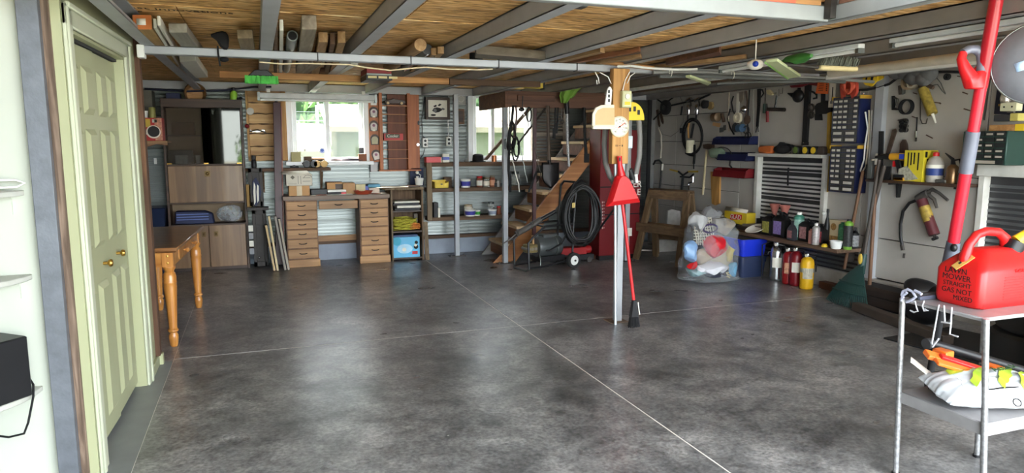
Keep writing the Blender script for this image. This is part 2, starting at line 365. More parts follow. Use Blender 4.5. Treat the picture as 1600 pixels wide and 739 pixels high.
# left: closet front, its end, the set-back wall behind it
wl = struct('wall_left', MB().b(-.80, -.70, 3.42, 3.50, -.01, 2.2).b(-.80, -.70, 4.72, 5.12, -.01, 2.2).b(-.80, -.70, 3.50, 4.72, 2.03, 2.2).b(-1.55, -.70, 5.08, 5.12, -.01, 2.2), CREAM, flat=True)
struct('wall_far_left', MB().b(-1.62, -1.55, 3.4, 9.1, -.01, 2.3), DARK, flat=True)
cas = MB()
cas.b(-.70, -.682, 3.43, 3.53, 0, 2.075).b(-.70, -.682, 4.645, 4.735, 0, 2.075).b(-.70, -.682, 3.43, 4.735, 1.985, 2.075)
cas.b(-.685, -.672, 3.43, 3.455, 0, 2.075).b(-.685, -.672, 4.71, 4.735, 0, 2.075).b(-.685, -.665, 3.43, 4.735, 2.055, 2.08)
struct('trim_2', cas, CREAMW, bev=.005)
struct('trim_3', MB().b(-.79, -.70, 3.52, 3.535, 0, 2.0).b(-.79, -.70, 4.645, 4.66, 0, 2.0).b(-.79, -.70, 3.52, 4.66, 1.97, 1.985), CREAM)
struct('door_track', MB().b(-.765, -.735, 3.54, 4.64, 1.955, 1.97), DARK, bpy.data.objects['trim_3'])
struct('baseboard_left', MB().b(-.70, -.682, 4.74, 5.12, 0, .07).b(-.70, -.66, 5.07, 5.125, 0, .075), CREAM, bev=.003)
struct('end_post', MB().b(-.705, -.672, 5.04, 5.12, .07, 2.15), wood('rough_brown_post', (120, 84, 58), (70, 46, 32), 'z', .8), bpy.data.objects['wall_left'])

def door_leaf(y0, y1, x0, x1, hinge):
    """bifold leaf with six raised panels, from (x0,y0) to (x1,y1)"""
    L = math.hypot(x1-x0, y1-y0); T = Mx.Translation((x0, y0, 0)) @ Mx.Rotation(math.atan2(y1-y0, x1-x0), 4, 'Z')
    d = struct('door_1' if hinge == 0 else 'door_2', MB(T).b(0, L, 0, .03, .03, 1.95), CREAM, bev=.002)
    for z0, z1 in ((.12, .80), (.98, 1.56), (1.63, 1.86)):
        for a, c in ((.07, L/2-.03), (L/2+.03, L-.07)):
            w = .028
            fr = MB(T); A = [(a, z0), (c, z0), (c, z1), (a, z1)]; B = [(a+w, z0+w), (c-w, z0+w), (c-w, z1-w), (a+w, z1-w)]
            o = [(x, -.001, z) for x, z in A]; i = [(x, -.017, z) for x, z in B]
            fr.add(o+i, [(0, 1, 5, 4), (1, 2, 6, 5), (2, 3, 7, 6), (3, 0, 4, 7), (4, 5, 6, 7)])
            struct('door_panel', fr, CREAM, d, flat=True)
    return d, T, L
d1, T1, L1 = door_leaf(3.545, 4.09, -.747, -.737, 0); d2, T2, L2 = door_leaf(4.095, 4.64, -.745, -.75, 1)
for d, T, L, u in ((d1, T1, L1, .80), (d2, T2, L2, .42)):
    k = MB(T).lathe([(.008, 0), (.008, .02), (.017, .026), (.02, .034), (.015, .043), (0, .046)], (u*L, 0, .885), 14, Mx.Rotation(PI/2, 3, 'X'))
    struct('door_knob', k, BRASS, d, label='small round brass knob')

# the closet front is a hair out of square (SLANT): nearer end further left
for o in S.objects:
    r = o
    while r.parent: r = r.parent
    if r.name in ('wall_left', 'trim_2', 'trim_3', 'door_1', 'door_2') and o.type == 'MESH':
        og = _origin(o)
        for v in o.data.vertices: v.co.x -= .036*max(0, 4.74-(og.y+v.co.y))/1.3
# steel door post and the white board wall left of it
cl = struct('trim_4', MB().b(-.877, -.80, 3.36, 3.40, -.01, 2.6).b(-.815, -.80, 3.40, 3.46, -.01, 2.6), GALVC, bev=.002)
struct('jamb_board', MB().b(-.80, -.772, 3.40, 3.44, -.01, 2.3), wood('rotten_brown_edge', (150, 128, 110), (70, 54, 42), 'z', .9, 2), wl)
struct('wall_front', MB().b(-2.6, -.86, 3.40, 3.46, -.01, 4.2).b(-.95, 0, 3.44, 3.46, 2.2, 2.2), WHITEW, flat=True)
# ------------------------------------------------------------------ ceiling: strand board over steel joists
ce = struct('ceiling', MB().b(-1.6, 5.6, 2.84, 9.1, 2.235, 2.26).b(2.72, 5.6, .5, 2.84, 2.235, 2.26), DARK, flat=True)
for r, y0 in enumerate((2.86, 4.10, 5.33, 6.56, 7.80)):
    x = -1.6-1.2*(r % 2)
    while x < 5.55:
        a, c = max(x, -1.6), min(x+2.44, 5.56)
        if c-a > .05: struct('strand_board', MB().b(a+.003, c-.003, y0+.006, min(y0+1.225, 9.08), 2.2-.001*(r % 2), 2.235), OSB, ce, flat=True)
        x += 2.44
struct('strand_board', MB().b(2.76, 5.56, .5, 1.62, 2.2, 2.235), OSB, ce, flat=True); struct('strand_board', MB().b(2.76, 5.56, 1.63, 2.85, 2.2, 2.235), OSB, ce, flat=True)
STAMP = mat('black_stamp_ink', (44, 26, 14), .8)
for x, y, s, t in ((.06-.42, 4.22, .085, 'East innovations'), (-.62, 4.33, .05, 'FRAME'), (2.2, 3.05, .06, '16 oc')):
    cu = text('stamp', t, s, Mx.Translation((x, y, 2.1975)) @ Mx.Rotation(PI/2, 4, 'X') @ Mx.Rotation(0, 4, 'X'), STAMP, ce, .0003)
    cu['kind'] = 'stuff'
for i, x in enumerate((-.60, .10, .68, 1.36, 2.08, 2.77, 3.45, 4.10, 4.78, 5.40)):
    y0 = .55 if x > 2.73 else 2.84
    j = MB().b(x-.045, x-.037, y0, 9.0, 2.1, 2.199).b(x-.045, x+.03, y0, 9.0, 2.098, 2.106).b(x+.022, x+.03, y0, 9.0, 2.1, 2.12).b(x-.045, x+.03, y0, 9.0, 2.19, 2.198)
    struct('joist', j, STEEL if x < 3 else STEELD, ce)
le = struct('loft_edge', MB().b(-1.6, 2.70, 2.79, 2.84, 2.09, 2.165).b(2.70, 2.75, .5, 2.84, 2.09, 2.165), mat('pale_grey_steel', (150, 153, 150), .45, .2, .06), ce, bev=.004)
br = struct('beam', MB().b(-.67, 4.75, 4.97, 5.03, 2.045, 2.099), mat('pale_grey_beam', (158, 161, 164), .42, .25, .06), ce, bev=.006)
struct('beam_cleat', MB().b(-.672, -.63, 4.955, 5.045, 2.02, 2.10), WHITEP, ce, bev=.004)
for x in (.42, 1.06, 1.72, 2.36): struct('beam_strap', MB().b(x-.004, x+.004, 4.966, 5.034, 2.041, 2.103), BLACK, ce)
# roof and loft above; side and front walls added to block daylight
struct('roof', MB().b(-2.7, 5.7, -.8, 9.3, 4.2, 4.28), DARK, flat=True)  # unseen; brought forward over the camera to dim the front
struct('wall_loft_back', MB().b(-1.6, 5.6, 6.4, 6.45, 2.27, 4.2), DARK, flat=True)
struct('wall_added_side', MB().b(-2.66, -2.6, -.8, 3.46, -.01, 4.2), DARK, flat=True)  # unseen side wall added to keep daylight off the left
struct('wall_added_front', MB().b(-2.66, -.75, -.86, -.8, -.01, 4.2).b(-.75, 5.66, -.86, -.8, 2.75, 4.2), WHITEW, flat=True)  # unseen pier and header added to cut daylight at the front
struct('corner_post', MB().b(2.665, 2.705, 2.745, 2.786, 2.10, 4.2), IRON)
# ------------------------------------------------------------------ outside, behind the windows
GRASS = mat('grass', (96, 140, 60), .9, 0, .3, 8)
struct('lawn', MB().b(-12, 16, 9.3, 30, -.03, -.015), GRASS, flat=True)
SHEDR = mat('cream_roof_sheet', (170, 160, 140), .55, 0, .05); SHEDB = mat('roof_batten', (120, 112, 100), .6)
def shed(label, x0, x1, y0, ze, y1, zr, wallm):
    t = thing('shed', label, 'shed', ((x0+x1)/2, y0, -.02))
    obj('wall', MB().b(x0, x1, y0+.08, y0+.16, -.02, ze).b(x0, x0+.08, y0+.16, y1, -.02, ze), wallm, t)
    n = 7; sl = (zr-ze)/(y1-y0)
    for i in range(n):
        a, c = x0-.1+(x1-x0+.2)*i/n, x0-.1+(x1-x0+.2)*(i+1)/n
        obj('roof_panel', MB().add([(a+.01, y0, ze), (c-.01, y0, ze), (c-.01, y1, zr), (a+.01, y1, zr), (a+.01, y0, ze-.03), (c-.01, y0, ze-.03), (c-.01, y1, zr-.03), (a+.01, y1, zr-.03)],
            [(0, 1, 2, 3), (7, 6, 5, 4), (0, 4, 5, 1), (1, 5, 6, 2), (2, 6, 7, 3), (3, 7, 4, 0)]), SHEDR, t)
        obj('batten', MB().bar((a, y0, ze+.015), (a, y1, zr+.015), .03, .03), SHEDB, t)
    obj('fascia', MB().b(x0-.12, x1+.12, y0-.02, y0+.02, ze-.09, ze), SHEDR, t)
    for i in range(n+1): obj('wall_post', MB().b(x0+(x1-x0)*i/n-.04, x0+(x1-x0)*i/n+.04, y0+.04, y0+.09, -.02, ze-.05), mat('shed_post', (150, 146, 128), .7), t)
    return t
shed('low cream-roofed lean-to seen through the left window pane', -1.6, .98, 10.9, 1.36, 12.2, 1.80, mat('shed_wall', (150, 146, 128), .7))
shed('cream metal-roofed shed with posts seen through both back windows', 1.15, 8.0, 11.2, 1.74, 12.8, 2.16, mat('shed_wall2', (132, 136, 116), .7))
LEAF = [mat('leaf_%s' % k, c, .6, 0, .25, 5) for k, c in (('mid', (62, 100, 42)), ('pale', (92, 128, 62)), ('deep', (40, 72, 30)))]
def bush(label, c, r, n, li, name='leafy_bush'):
    t = thing(name, label, 'bush', (c[0], c[1], -.02)); rnd = random.Random(n); fo = MB()
    for _ in range(n):
        d = V((rnd.gauss(0, 1), rnd.gauss(0, 1), rnd.gauss(0, 1))).normalized(); k = rnd.uniform(.72, 1.05)
        p = V((c[0]+d.x*r[0]*k, c[1]+d.y*r[1]*k, c[2]+d.z*r[2]*k)); a = d.orthogonal().normalized(); b = d.cross(a); s = rnd.uniform(.08, .17); q = rnd.uniform(0, 6)
        a, b = a*cos(q)+b*sin(q), b*cos(q)-a*sin(q); dd = d*rnd.uniform(-.06, .06)
        fo.add([p-a*s, p-b*s*.5+dd, p+a*s, p+b*s*.5+dd], [(0, 1, 2, 3)])
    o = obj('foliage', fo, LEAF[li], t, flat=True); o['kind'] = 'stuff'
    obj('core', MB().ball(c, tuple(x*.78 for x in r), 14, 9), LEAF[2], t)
    obj('stem', MB().cyl((c[0], c[1], -.02), (c[0], c[1], c[2]), .12, .08, 8), IRON, t)
for i, (x, y, z, a, b, h, li) in enumerate(((-1.9, 16, 1.9, 1.7, 1.4, 2.3, 0), (2.0, 16.4, 2.0, 1.75, 1.4, 2.4, 1), (5.95, 16.2, 2.0, 1.75, 1.5, 2.5, 0), (9.9, 16.5, 2.0, 1.75, 1.5, 2.6, 1))):
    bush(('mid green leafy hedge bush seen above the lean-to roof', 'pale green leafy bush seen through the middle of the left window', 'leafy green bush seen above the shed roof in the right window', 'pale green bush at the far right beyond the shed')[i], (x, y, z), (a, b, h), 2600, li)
fe = thing('wire_fence', 'thin wire fence with pale posts before the hedge outside the left window', 'fence', (0, 14.2, -.02))
for i in range(3): obj('fence_wire', MB().tube([(-4, 14.2, 1.72+.17*i), (4, 14.2, 1.74+.17*i)], .008, 5), GALV, fe)
for x in (-2.4, .3, 1.15, 2.6): obj('fence_post', MB().cyl((x, 14.22, -.02), (x, 14.22, 2.2), .03, n=8), WHITEP, fe)
bush('round green bush in front of the garage, mirrored in the cabinet glass', (.4, -5.5, 1.0), (1.0, .8, 1.5), 900, 1)
# ================================================================== LEFT SIDE AND BACK WALL
WAL = wood('walnut_veneer', (150, 116, 80), (108, 78, 50), 'z', .4, .6, .15); WALD = wood('dark_walnut', (86, 62, 46), (52, 36, 26), 'x', .5, .8)
OAK = wood('oak_drawer_front', (196, 150, 98), (156, 112, 66), 'x', .5, .7); OAKX = wood('oak_top_grey', (150, 126, 106), (112, 92, 76), 'x', .5, .8)
OAKZ = wood('oak_side', (150, 106, 70), (110, 74, 48), 'z', .5, .8)
CARD = mat('cardboard', (196, 152, 104), .8, 0, .06, 6); CARDW = mat('white_carton', (216, 208, 190), .75, 0, .05)
NAVY = mat('navy_blue', (30, 38, 72), .6, 0, .15); BLUE = mat('blue_plastic', (34, 62, 168), .35, 0, .08)
REDW = wood('reddish_stained_pine', (196, 116, 60), (156, 82, 40), 'z', .5, .8); REDB = wood('red_brown_back_board', (138, 82, 56), (104, 58, 40), 'z', .6, .8)
PAPER = mat('paper', (232, 228, 214), .8, 0, .05); YEL = mat('yellow_plastic', (232, 196, 44), .45, 0, .06); GREENP = mat('green_plastic', (60, 150, 60), .45)
MAROON = mat('maroon_paint', (62, 20, 24), .4, 0, .15); INK = mat('black_ink', (24, 22, 22), .7)
CLEAR = glass('clear_plastic', (225, 230, 232), .32, .12); JARG = glass('jar_glass', (200, 205, 195), .35, .06)
def rect(px0, py0, px1, py1, Y):
    a, b = onY(px0, (py0+py1)/2, Y), onY(px1, (py0+py1)/2, Y); xm = (px0+px1)/2
    return a.x, b.x, onY(xm, py1, Y).z, onY(xm, py0, Y).z
def pxbox(name, r, Y, dep, m, label, cat, group=None, bev=.003, z0=None):
    x0, x1, a, b = rect(*r, Y)
    if z0 is not None: b += z0-a; a = z0
    return one(name, MB().b(x0, x1, Y, Y+dep, a, b), m, label, cat, group, bev=bev)

# ---- corner shelves on the white board wall
for z, nm, rr in ((1.30, 'topmost quarter-round white shelf on the white board wall at the left edge', .34), (.945, 'middle quarter-round white shelf on the white board wall above the speaker', .36), (.455, 'lowest quarter-round white shelf carrying the black speaker', .42)):
    pts = [(-1.45, 3.40)] + [(-1.45+.535*sin(a*PI/16), 3.40-rr*cos(a*PI/16)) for a in range(9)]
    t = thing('corner_shelf', nm, 'shelf', (-1.3, 3.40, z), 'white corner shelves')
    obj('board', MB().slab(pts, z-.022, z), mat('shelf_paint', (186, 186, 176), .5, 0, .06), t, bev=.003)
    obj('bracket', MB().b(-1.45, -.96, 3.385, 3.40, z-.10, z-.022), WHITEW, t)
one('wire_rail', MB().tube([(-1.45, 3.25, 1.345), (-.93, 3.36, 1.345), (-.905, 3.375, 1.33), (-.93, 3.36, 1.315), (-1.45, 3.25, 1.315)], .005), WHITEP, 'thin white bent wire rail lying on the topmost corner shelf', 'wire')
sp = thing('speaker', 'black box loudspeaker on the lowest corner shelf at the left edge', 'speaker', (-1.05, 3.275, .455))
obj('case', MB(Mx.Translation((-1.05, 3.275, .455)) @ Mx.Rotation(radians(-40), 4, 'Z')).b(-.10, .10, -.085, .085, 0, .255), BLACK, sp, bev=.006)
Ts = Mx.Translation((-1.05, 3.275, .455)) @ Mx.Rotation(radians(-40), 4, 'Z')
obj('cone', MB(Ts).lathe([(.085, 0), (.085, .008), (.07, .004), (.03, -.004), (0, .004)], (0, -.085, .115), 22, Mx.Rotation(PI/2, 3, 'X')), mat('speaker_cone', (60, 52, 46), .6), sp)
obj('front_rim', MB(Ts).b(-.098, .098, -.089, -.085, .232, .248), DARK, sp)
one('speaker_cable', MB().tube([(-.96, 3.31, .50), (-.94, 3.32, .52), (-.925, 3.31, .49), (-.92, 3.28, .45), (-.93, 3.22, .36), (-.96, 3.26, .30), (-1.02, 3.28, .285), (-1.1, 3.28, .31), (-1.3, 3.28, .40)], .0045), BLACK, 'thin black cable looping down from the speaker on the white wall', 'cable')

# ---- pine table behind the closet
ta = radians(86.35); T = Mx.Translation((-.568, 5.435, 0)) @ Mx.Rotation(ta, 4, 'Z')
pt = thing('pine_table', 'honey pine table with turned legs and a side drawer beside the cream doors', 'table', (-.75, 6.1, 0))
obj('table_top', MB(T).b(0, 1.40, 0, .47, .718, .745).b(.012, 1.388, .012, .458, .708, .718), PINEY, pt, bev=.006)
ap = MB(T); ap.b(.10, 1.30, .045, .065, .60, .708); ap.b(.10, 1.30, .405, .425, .60, .708); ap.b(.045, .065, .08, .40, .60, .708); ap.b(1.335, 1.355, .08, .40, .60, .708)
obj('apron', ap, PINEX, pt)
prof = [(.02, 0), (.027, .012), (.033, .06), (.034, .085), (.027, .10), (.026, .107), (.037, .118), (.037, .13), (.028, .14), (.031, .20), (.041, .38), (.045, .45), (.044, .475), (.047, .48), (.047, .487), (.044, .492), (.046, .525), (.041, .548), (.031, .56), (.036, .575), (.044, .588), (.044, .6)]
for u in (.075, 1.325):
    for v in (.075, .395):
        lg = obj('leg', MB(T).lathe(prof, (u, v, 0), 20).b(u-.038, u+.038, v-.038, v+.038, .6, .708), PINE, pt)
        for z in (.63, .68): obj('peg', MB(T).lathe([(.007, 0), (.007, .004), (0, .006)], (u-.038, v, z), 10, Mx.Rotation(-PI/2, 3, 'Y')), BRASS, lg)
dr = obj('drawer', MB(T).b(.30, 1.10, .036, .05, .615, .70), PINEX, pt, bev=.003)
for u in (.5, .9): obj('knob', MB(T).lathe([(.008, 0), (.008, .012), (.017, .022), (.017, .032), (.008, .04)], (u, .036, .657), 14, Mx.Rotation(PI/2, 3, 'X')), PINE, dr)

# ---- wall unit with glass doors
x0, x1, Y = -.985, -.135, 8.74
cb = thing('wall_unit', 'tall walnut wall unit with sliding glass, drop flap and two lower doors', 'cabinet', (-.56, 8.85, 0))
ca = MB().b(x0, x0+.025, Y, 9.0, 0, 1.97).b(x1-.025, x1, Y, 9.0, 0, 1.97).b(x0, x1, Y-.005, 9.0, 1.885, 1.98).b(x0+.025, x1-.025, Y+.02, 9.0, 0, .045)
for z in (.53, .785, 1.225): ca.b(x0+.025, x1-.025, Y, 8.99, z, z+.018)
obj('carcass', ca, WALD, cb, bev=.002)
obj('back_panel', MB().b(x0+.02, x1-.02, 8.98, 9.0, .03, 1.9), mat('unit_back_panel', (128, 108, 84), .7, 0, .08), cb)
obj('inner_shelf', MB().b(x0+.03, x1-.03, 8.80, 8.98, 1.56, 1.575), WALD, cb)
gl = obj('sliding_glass', MB().b(x0+.03, -.54, Y+.03, Y+.035, 1.245, 1.88), glass('smoked_glass', (84, 76, 64), .34, .02), cb, label='smoked sliding glass pane')
mr = obj('sliding_glass', MB().b(-.575, x1-.03, Y+.018, Y+.023, 1.245, 1.88), mat('mirrored_glass', (56, 56, 52), .03, 1, .02), cb, label='mirror-like sliding glass pane')
for x in (x0+.05, -.55, x1-.06): obj('glass_clip', MB().b(x-.025, x+.025, Y+.008, Y+.016, 1.24, 1.256), BRASS, cb)
fp = obj('flap_door', MB().b(x0+.03, x1-.03, Y-.012, Y+.008, .805, 1.222), WAL, cb, bev=.002)
obj('pull', MB().b(-.575, -.515, Y-.018, Y-.012, 1.10, 1.165).ball((-.545, Y-.024, 1.132), (.018, .01, .02), 10, 6), mat('dark_brass', (96, 76, 44), .35, .8, .2), fp)
for a, c, hx in ((x0+.03, -.567, -.62), (-.562, x1-.03, -.49)):
    d = obj('lower_door', MB().b(a, c, Y-.012, Y+.008, .04, .53), WAL, cb, bev=.002)
    obj('pull', MB().b(hx-.022, hx+.022, Y-.018, Y-.012, .40, .46).ball((hx, Y-.024, .43), (.012, .01, .016), 10, 6), mat('dark_brass', (96, 76, 44), .35, .8, .2), d)
tum = None
for i, x in enumerate((-.86, -.78, -.71, -.64, -.83, -.74)):
    z = 1.243
    if tum is None: tum = one('tumbler', MB().lathe([(.022, 0), (.03, .10), (.027, .10), (.019, .006), (0, .006)], (x, 8.86, z), 12), JARG, 'clear drinking glass behind the smoked pane of the walnut unit', 'glass', 'drinking glasses in the wall unit', loc=(x, 8.86, z))
    else: dup(tum, (x, 8.84+.05*(i % 3), z))
one('dark_radio', MB().b(-.95, -.70, 8.9, 8.97, 1.243, 1.40).b(-.93, -.86, 8.895, 8.9, 1.27, 1.36), BLACK, 'black radio standing behind glasses inside the walnut unit', 'radio', bev=.004)
one('brown_book_row', MB().b(-.9, -.66, 8.86, 8.97, 1.575, 1.72), mat('brown_album', (88, 62, 46), .6), 'brown album on the inner shelf of the walnut unit', 'album', bev=.003)
bc = thing('striped_case', 'navy soft case with pale stripes in the open bay of the walnut unit', 'case', (-.72, 8.82, .548))
obj('body', MB().loft([[(x, y, z) for x, z in ((-.92, .549), (-.50, .549), (-.52, .66), (-.60, .695), (-.91, .70))] for y in (8.76, 8.94)]), NAVY, bc, bev=.01)
for z in (.60, .63, .66): obj('stripe', MB().b(-.90, -.56, 8.755, 8.76, z, z+.008), mat('pale_stripe', (110, 130, 190), .6), bc)
rnd = random.Random(3)
bgm = MB()
bgm.ball((-.33, 8.84, .655), (.15, .09, .095), 16, 10)
for i, p in enumerate(bgm.v): bgm.v[i] = p + V((rnd.uniform(-.015, .015), rnd.uniform(-.012, .012), rnd.uniform(-.012, .012)))
one('plastic_bag', bgm, CLEAR, 'crumpled clear plastic bag in the open bay of the walnut unit', 'bag', flat=True)
one('wrapped_bundle', MB().ball((-.36, 8.85, .62), (.08, .05, .06), 12, 8), mat('dark_cloth', (60, 56, 52), .9, 0, .3), 'dark bundle wrapped in the clear bag inside the unit', 'bundle')
pxbox('blue_box', (259, 145, 281, 154), 8.8, .12, NAVY, 'small dark blue box on top of the walnut unit', 'box', z0=1.98)
bk = thing('wooden_bowl', 'tan wooden bowl tipped on its side on top of the walnut unit', 'bowl', (-.63, 8.8, 1.98))
Tb = Mx.Translation((-.63, 8.83, 2.043)) @ Mx.Rotation(radians(82), 4, 'X') @ Mx.Rotation(radians(8), 4, 'Y')
obj('shell', MB(Tb).lathe([(.005, -.07), (.09, -.05), (.118, .04), (.110, .04), (.085, -.04), (0, -.055)], n=22), wood('tan_bowl_wood', (196, 150, 96), (150, 104, 58), 'x', .5), bk)
obj('rim', MB(Tb).tube([(.115*cos(k*PI/11), .115*sin(k*PI/11), .042) for k in range(22)], .006, 6, True), OLDW, bk)
sb = thing('spray_bottle', 'lime green bottle with black cap on top of the walnut unit', 'bottle', (-.22, 8.82, 1.98))
obj('body', MB().lathe([(.04, 0), (.042, .01), (.042, .075), (.025, .10), (.018, .11)], (-.22, 8.82, 1.98), 14), mat('lime_plastic', (150, 205, 70), .35, 0, .1), sb)
obj('cap', MB().lathe([(.02, .105), (.022, .11), (.022, .14), (.012, .145)], (-.22, 8.82, 1.98), 12), BLACK, sb)
one('dark_trinket', MB().ball((-.145+.0, 8.82, 2.0), (.022, .022, .02)).ball((-.18+.005, 8.80, 1.995), (.016, .016, .015)), BLACKM, 'little dark knobbly trinket beside the lime bottle on the unit', 'trinket')

# ---- coffee-maker carton on a scalloped shelf left of the unit
sh = thing('scalloped_shelf', 'small brown scalloped shelf holding the red coffee maker carton', 'shelf', (-1.06, 8.5, 1.47))
a, b = onY(217, 220, 8.35), onY(262, 222, 8.35)
pts = [(a.x-.3, a.z), (b.x, a.z), (b.x, a.z-.05), (b.x-.05, a.z-.045), ((a.x+b.x)/2+.03, a.z-.035), (a.x, a.z-.09), (a.x-.3, a.z-.10)]
obj('board', MB().prism(pts, 8.33, 8.355).b(a.x-.3, b.x, 8.355, 8.73, a.z-.022, a.z), wood('scallop_wood', (150, 112, 74), (108, 76, 48), 'x', .6), sh, bev=.003)
cx0, cx1, cz0, cz1 = rect(219, 181, 253, 217, 8.38); cz1 += a.z-cz0; cz0 = a.z
cm = thing('coffee_maker_carton', 'red coffee maker carton printed with a black-filled mug on the scalloped shelf', 'carton', ((cx0+cx1)/2, 8.5, cz0))
obj('carton', MB().b(cx0, cx1, 8.38, 8.62, cz0, cz1), mat('red_carton', (176, 36, 34), .5, 0, .08), cm, bev=.002)
w = cx1-cx0; h = cz1-cz0
obj('side_print', MB().b(cx1-.07, cx1, 8.377, 8.38, cz0+.004, cz1-.004), mat('speckled_print', (190, 130, 104), .6, 0, .45, 40), cm)
obj('yellow_print', MB().b(cx0+.005, cx0+.10, 8.377, 8.38, cz1-.10, cz1-.012), mat('mustard_print', (198, 164, 60), .6), cm)
obj('barcode_print', MB().b(cx0+.12, cx0+.165, 8.377, 8.38, cz1-.05, cz1-.015), PAPER, cm)
for k in range(5): obj('bar', MB().b(cx0+.125+.007*k, cx0+.128+.007*k, 8.376, 8.377, cz1-.047, cz1-.018), INK, cm)
mc, mz = cx0+.125, cz0+.095
obj('mug_print', MB().prism(disc(.07, 24, mc, mz), 8.375, 8.379).b(mc-.10, mc-.06, 8.375, 8.379, mz-.028, mz-.01), mat('mug_print', (226, 214, 196), .6), cm)
obj('coffee_print', MB().prism(disc(.058, 24, mc+.002, mz+.004), 8.373, 8.375), mat('coffee_print', (24, 14, 12), .4), cm)
one('olive_tin', MB().lathe([(.033, 0), (.033, .11), (.03, .115)], (cx0+.115, 8.46, cz1), 14), mat('olive_tin', (150, 146, 84), .5), 'olive green can standing on the red coffee maker carton', 'can')
one('white_cup', MB().lathe([(.022, 0), (.03, .075), (.027, .075), (.02, .008)], (cx0+.045, 8.46, cz1), 14), WHITEP, 'little white cup on the red coffee maker carton', 'cup')
fu = onY(222, 150, 8.75)
one('grey_duct', MB().add([(fu.x-.10, 8.72, 1.72), (fu.x+.10, 8.72, 1.72), (fu.x+.10, 8.72, 2.06), (fu.x-.10, 8.72, 2.08), (fu.x-.10, 8.98, 1.72), (fu.x+.10, 8.98, 1.72), (fu.x+.10, 8.98, 2.06), (fu.x-.10, 8.98, 2.08)],
    [(0, 1, 2, 3), (7, 6, 5, 4), (1, 5, 6, 2), (0, 3, 7, 4), (3, 2, 6, 7), (0, 4, 5, 1)]), mat('olive_grey_sheet', (94, 92, 80), .6, 0, .1), 'olive grey duct box high in the left corner above the red carton', 'duct')
one('tall_bin', MB().loft([[(x, y, z) for x, y in ((-1.22+d, 8.62+d), (-1.0-d, 8.62+d), (-1.0-d, 8.95-d), (-1.22+d, 8.95-d))] for z, d in ((0, .03), (.74, 0), (.76, -.01))]), mat('dark_blue_bin', (28, 40, 66), .4), 'dark blue plastic bin against the metal wall behind the pine table', 'bin', bev=.008)  # tall bin in plain dark blue plastic
one('light_switch', MB().b(-1.125, -1.095, 9.02, 9.037, 1.24, 1.31).b(-1.114, -1.106, 9.012, 9.02, 1.265, 1.285), WHITEP, 'white switch on the corrugated metal above the blue bin', 'switch', bev=.002)
one('black_cable', MB().tube([(-1.15, 8.9, 2.09), (-.7, 8.85, 2.07), (-.3, 8.82, 2.09), (.0, 8.8, 2.13), (.2, 8.78, 2.14)], .011), mat('navy_cable', (36, 40, 60), .5), 'thick dark cable sagging along the back wall above the walnut unit', 'cable')

# ---- plank panel left of the window, and what hangs on it
pp = thing('plank_cladding', 'panel of rustic pine planks with bark edges left of the back window', 'panel', (.12, 9.0, 1.26))
KNOT = wood('knotty_plank', (232, 194, 132), (168, 120, 66), 'x', .55, .55)
edges = [(135, 141), (142, 160), (161.5, 177), (178.5, 193), (194.5, 208), (209.5, 228), (229.5, 242), (243, 251)]
for i, (p, q) in enumerate(edges):
    zt, zb = onY(415, p, 8.99).z, onY(415, q, 8.99).z
    sg = [(-.07+.40*k/8, zt+.004*sin(k*2.1+i)) for k in range(9)]+[(.33-.40*k/8, zb+.004*sin(k*1.7+2*i)) for k in range(9)]
    obj('plank', MB().prism(sg, 8.985-.004*(i % 3), 9.01), KNOT, pp, bev=.004)
obj('edge_board', MB().b(-.095, -.07, 8.98, 9.03, 1.265, 2.15), LUMBZ, pp); obj('backing', MB().b(-.08, .345, 9.01, 9.03, 1.265, 2.13), OLDW, pp)
for yy in (162, 178, 194, 210, 229):
    p = onY(441, yy, 8.97); obj('dowel', MB().cyl((p.x-.02, 8.975, p.z), (p.x+.025, 8.975, p.z), .008, n=8), LUMB, pp)
one('window_trim_board', MB().b(.30, .36, 8.955, 8.99, 1.27, 2.11), LUMBZ, 'upright raw pine trim board at the left side of the back window', 'board', bev=.003)
p = onY(391, 174, 8.93); one('tin_can', MB().cyl((p.x, 8.985, p.z), (p.x, 8.90, p.z), .042, n=18), mat('brushed_tin', (140, 136, 126), .45, .7), 'shiny round tin fixed to the second plank of the panel', 'tin')
p = onY(386, 197, 8.95); one('wooden_ball', MB().ball((p.x, 8.95, p.z), (.028, .034, .028)), mat('dark_red', (120, 24, 28), .4), 'dark red ball knob at the edge of the plank panel', 'knob')
hg = thing('bottle_opener', 'chrome lever tool fixed across the middle of the plank panel', 'tool', tuple(onY(403, 205, 8.965)))
p = onY(403, 205, 8.965); obj('plate', MB().b(p.x-.09, p.x+.08, 8.965, 8.984, p.z-.012, p.z+.018), CHROME, hg, bev=.003); obj('lever', MB().tube([(p.x-.09, 8.955, p.z), (p.x, 8.945, p.z+.015), (p.x+.09, 8.95, p.z-.014)], .011), CHROME, hg)

# ---- maroon post
a, b = onY(432.5, 160, 8.79), onY(436.5, 400, 8.68)
mp_ = thing('maroon_post', 'dark maroon boxed pole leaning against the wall before the plank panel', 'post', (b.x, 8.66, 0))
obj('shaft', MB().bar((b.x, 8.68, .03), (a.x, 8.79, a.z), .085, .06, (0, -1, 0)), MAROON, mp_, bev=.004)
obj('edge_strip', MB().bar((b.x+.048, 8.675, .03), (a.x+.048, 8.785, a.z-.05), .012, .05, (0, -1, 0)), mat('pink_worn_edge', (150, 100, 90), .6), mp_)
obj('tip', MB().cyl((a.x-.005, 8.79, a.z-.02), (a.x-.01, 8.80, a.z+.10), .018), IRON, mp_)

